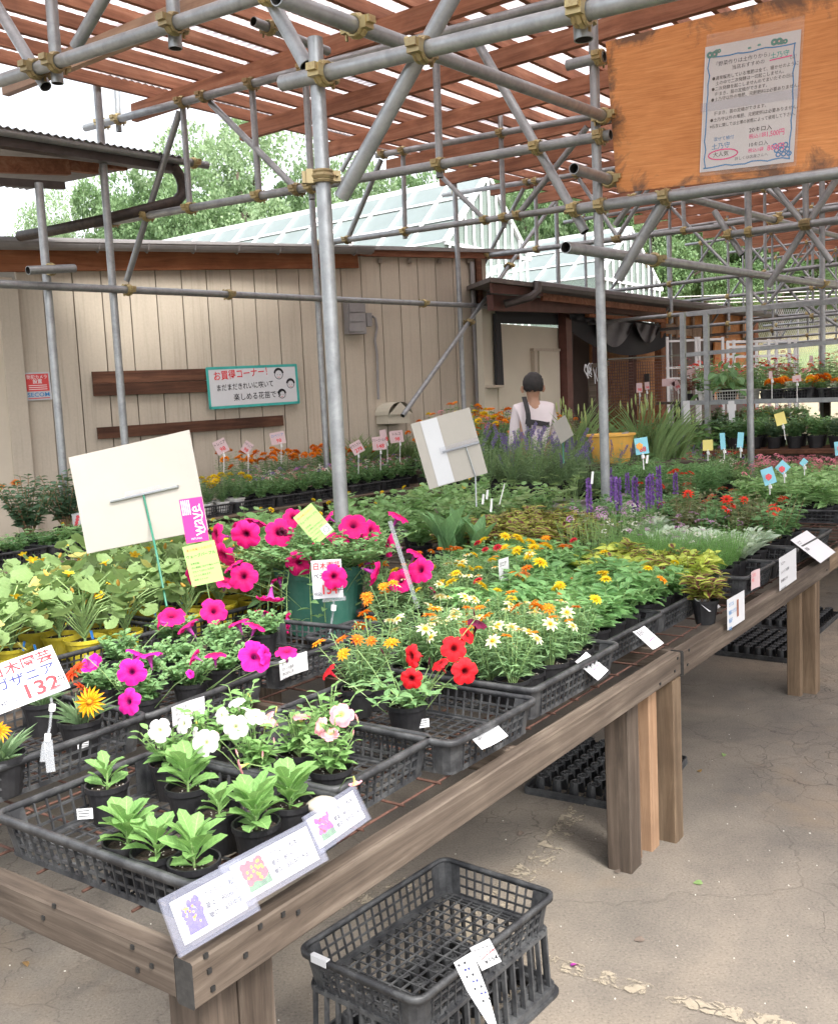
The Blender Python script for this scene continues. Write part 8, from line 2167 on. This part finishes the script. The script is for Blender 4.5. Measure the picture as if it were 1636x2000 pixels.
V = K([(0, 0, .93), (0, .01, 1.12), (0, .0, 1.34), (0, .0, 1.46), (0, -.01, 1.51), (0, .01, 1.575), (0, .0, 1.655),
     (.14, 0, 1.40), (.18, -.02, 1.12), (.17, -.16, .95), (-.14, 0, 1.40), (-.18, -.02, 1.12), (-.17, -.16, .95),
     (.09, 0, .86), (.10, -.01, .48), (.10, .02, .08), (.10, -.12, .03), (-.09, 0, .86), (-.10, -.01, .48), (-.10, .02, .08), (-.10, -.12, .03), (.19, -.24, .92), (-.19, -.24, .92)])
E_ = [(0, 1), (1, 2), (2, 3), (3, 4), (4, 5), (5, 6), (2, 7), (7, 8), (8, 9), (9, 21), (2, 10), (10, 11), (11, 12), (12, 22), (0, 13), (13, 14), (14, 15), (15, 16), (0, 17), (17, 18), (18, 19), (19, 20)]
skin('body', V, E_, [.12, .125, .14, .065, .052, .085, .078, .055, .042, .028, .055, .042, .028, .085, .055, .04, .035, .085, .055, .04, .035, .028, .028], 'skin', man)
V = K([(0, 0, .90), (0, .01, 1.12), (0, .0, 1.36), (0, .0, 1.50), (.145, 0, 1.41), (.18, -.02, 1.12), (.178, -.06, 1.05), (-.145, 0, 1.41), (-.18, -.02, 1.12), (-.178, -.06, 1.05)])
skin('shirt', V, [(0, 1), (1, 2), (2, 3), (2, 4), (4, 5), (5, 6), (2, 7), (7, 8), (8, 9)], [.13, .135, .14, .07, .072, .056, .052, .072, .056, .052], 'shirt', man)
V = K([(0, 0, .93), (.09, 0, .85), (.10, -.01, .48), (.10, .02, .10), (-.09, 0, .85), (-.10, -.01, .48), (-.10, .02, .10)])
skin('trousers', V, [(0, 1), (1, 2), (2, 3), (0, 4), (4, 5), (5, 6)], [.14, .11, .08, .06, .11, .08, .06], 'trousers', man)
bm = bmesh.new(); bmesh.ops.create_icosphere(bm, subdivisions=4, radius=1)
for v in bm.verts:
    v.co = Vector((v.co.x * .098, v.co.y * .112 + .012, v.co.z * .118)) * (1 + .05 * noise.noise(v.co * 9)) + Vector((0, .008, 1.623 * k))
bmesh.ops.delete(bm, geom=[v for v in bm.verts if v.co.z < 1.555 * k or (v.co.y < -.045 and v.co.z < 1.655 * k)], context='VERTS')
for v in bm.verts: v.co += v.co.normalized() * 0 + Vector((noise.noise(v.co * 60), noise.noise(v.co * 60 + Vector((9, 0, 0))), noise.noise(v.co * 60 + Vector((0, 9, 0))))) * .006
me = bpy.data.meshes.new('hair'); bm.to_mesh(me); bm.free(); me.materials.append(MATS['hair'])
for p_ in me.polygons: p_.use_smooth = True
link('hair', me, man)
for sx in (-1, 1):
    m = MB(); m.tube([(sx * .098, .0, 1.555 * k), (sx * .108, .004, 1.58 * k), (sx * .104, .01, 1.61 * k)], [.012, .016, .012], 6, cap=True); m.build('ear', 'skin', man, smooth=True)
# face on the far side (towards -Y locally is away from camera once turned)
for sx in (-1, 1):
    m = MB(); m.lathe([(.001, -.010), (.009, -.004), (.009, .004), (.001, .010)], 8, c=(sx * .032, -.083, 1.61 * k)); m.build('eye', 'hair', man)
m = MB(); m.tube([(0, -.085, 1.61 * k), (0, -.108, 1.575 * k), (0, -.09, 1.567 * k)], [.008, .014, .01], 6); m.build('nose', 'skin', man, smooth=True)
m = MB(); m.tube([(-.024, -.083, 1.54 * k), (0, -.09, 1.538 * k), (.024, -.083, 1.54 * k)], .005, 5); m.build('mouth', 'sticker_red', man)
# dark straps over the back (the back faces +Y locally before the turn)
def strap_(pts, wdt):
    m = MB(); V = []
    for i, p in enumerate(pts):
        p = Vector(p) * 1; d = (Vector(pts[min(i + 1, len(pts) - 1)]) - Vector(pts[max(i - 1, 0)])).normalized(); s2 = d.cross(Vector((0, 1, 0))).normalized() * wdt / 2
        V += [tuple(p + s2), tuple(p - s2), tuple(p - s2 + Vector((0, -.02, 0))), tuple(p + s2 + Vector((0, -.02, 0)))]
    n = len(pts); m.add(V, [(4 * i + j, 4 * i + (j + 1) % 4, 4 * i + 4 + (j + 1) % 4, 4 * i + 4 + j) for i in range(n - 1) for j in range(4)]); m.build('strap', 'strap', man)
yb = .163
strap_([(.10, .05, 1.52 * k), (.10, .115, 1.46 * k), (.095, yb, 1.38 * k), (.09, yb, 1.26 * k), (.10, yb - .01, 1.12 * k)], .042)
strap_([(-.155, .05, 1.28 * k), (-.10, yb - .015, 1.27 * k), (0, yb + .01, 1.29 * k), (.12, yb, 1.31 * k)], .05)
man.rotation_euler = (0, 0, math.radians(180 + 8)); man.scale = (1, 1, 1)
for o in list(man.children): pass

# ---- turn lettering into meshes (one mesh object each)
dg = bpy.context.evaluated_depsgraph_get(); dg.update()
for o in [o for o in sc.objects if o.type == 'FONT']:
    me = bpy.data.meshes.new_from_object(o.evaluated_get(dg)); me.name = 'lettering'
    n = link(o.name if False else 'lettering', me, o.parent); n.matrix_parent_inverse = o.matrix_parent_inverse; n.location = o.location; n.rotation_euler = o.rotation_euler; n.scale = o.scale
    bpy.data.objects.remove(o)
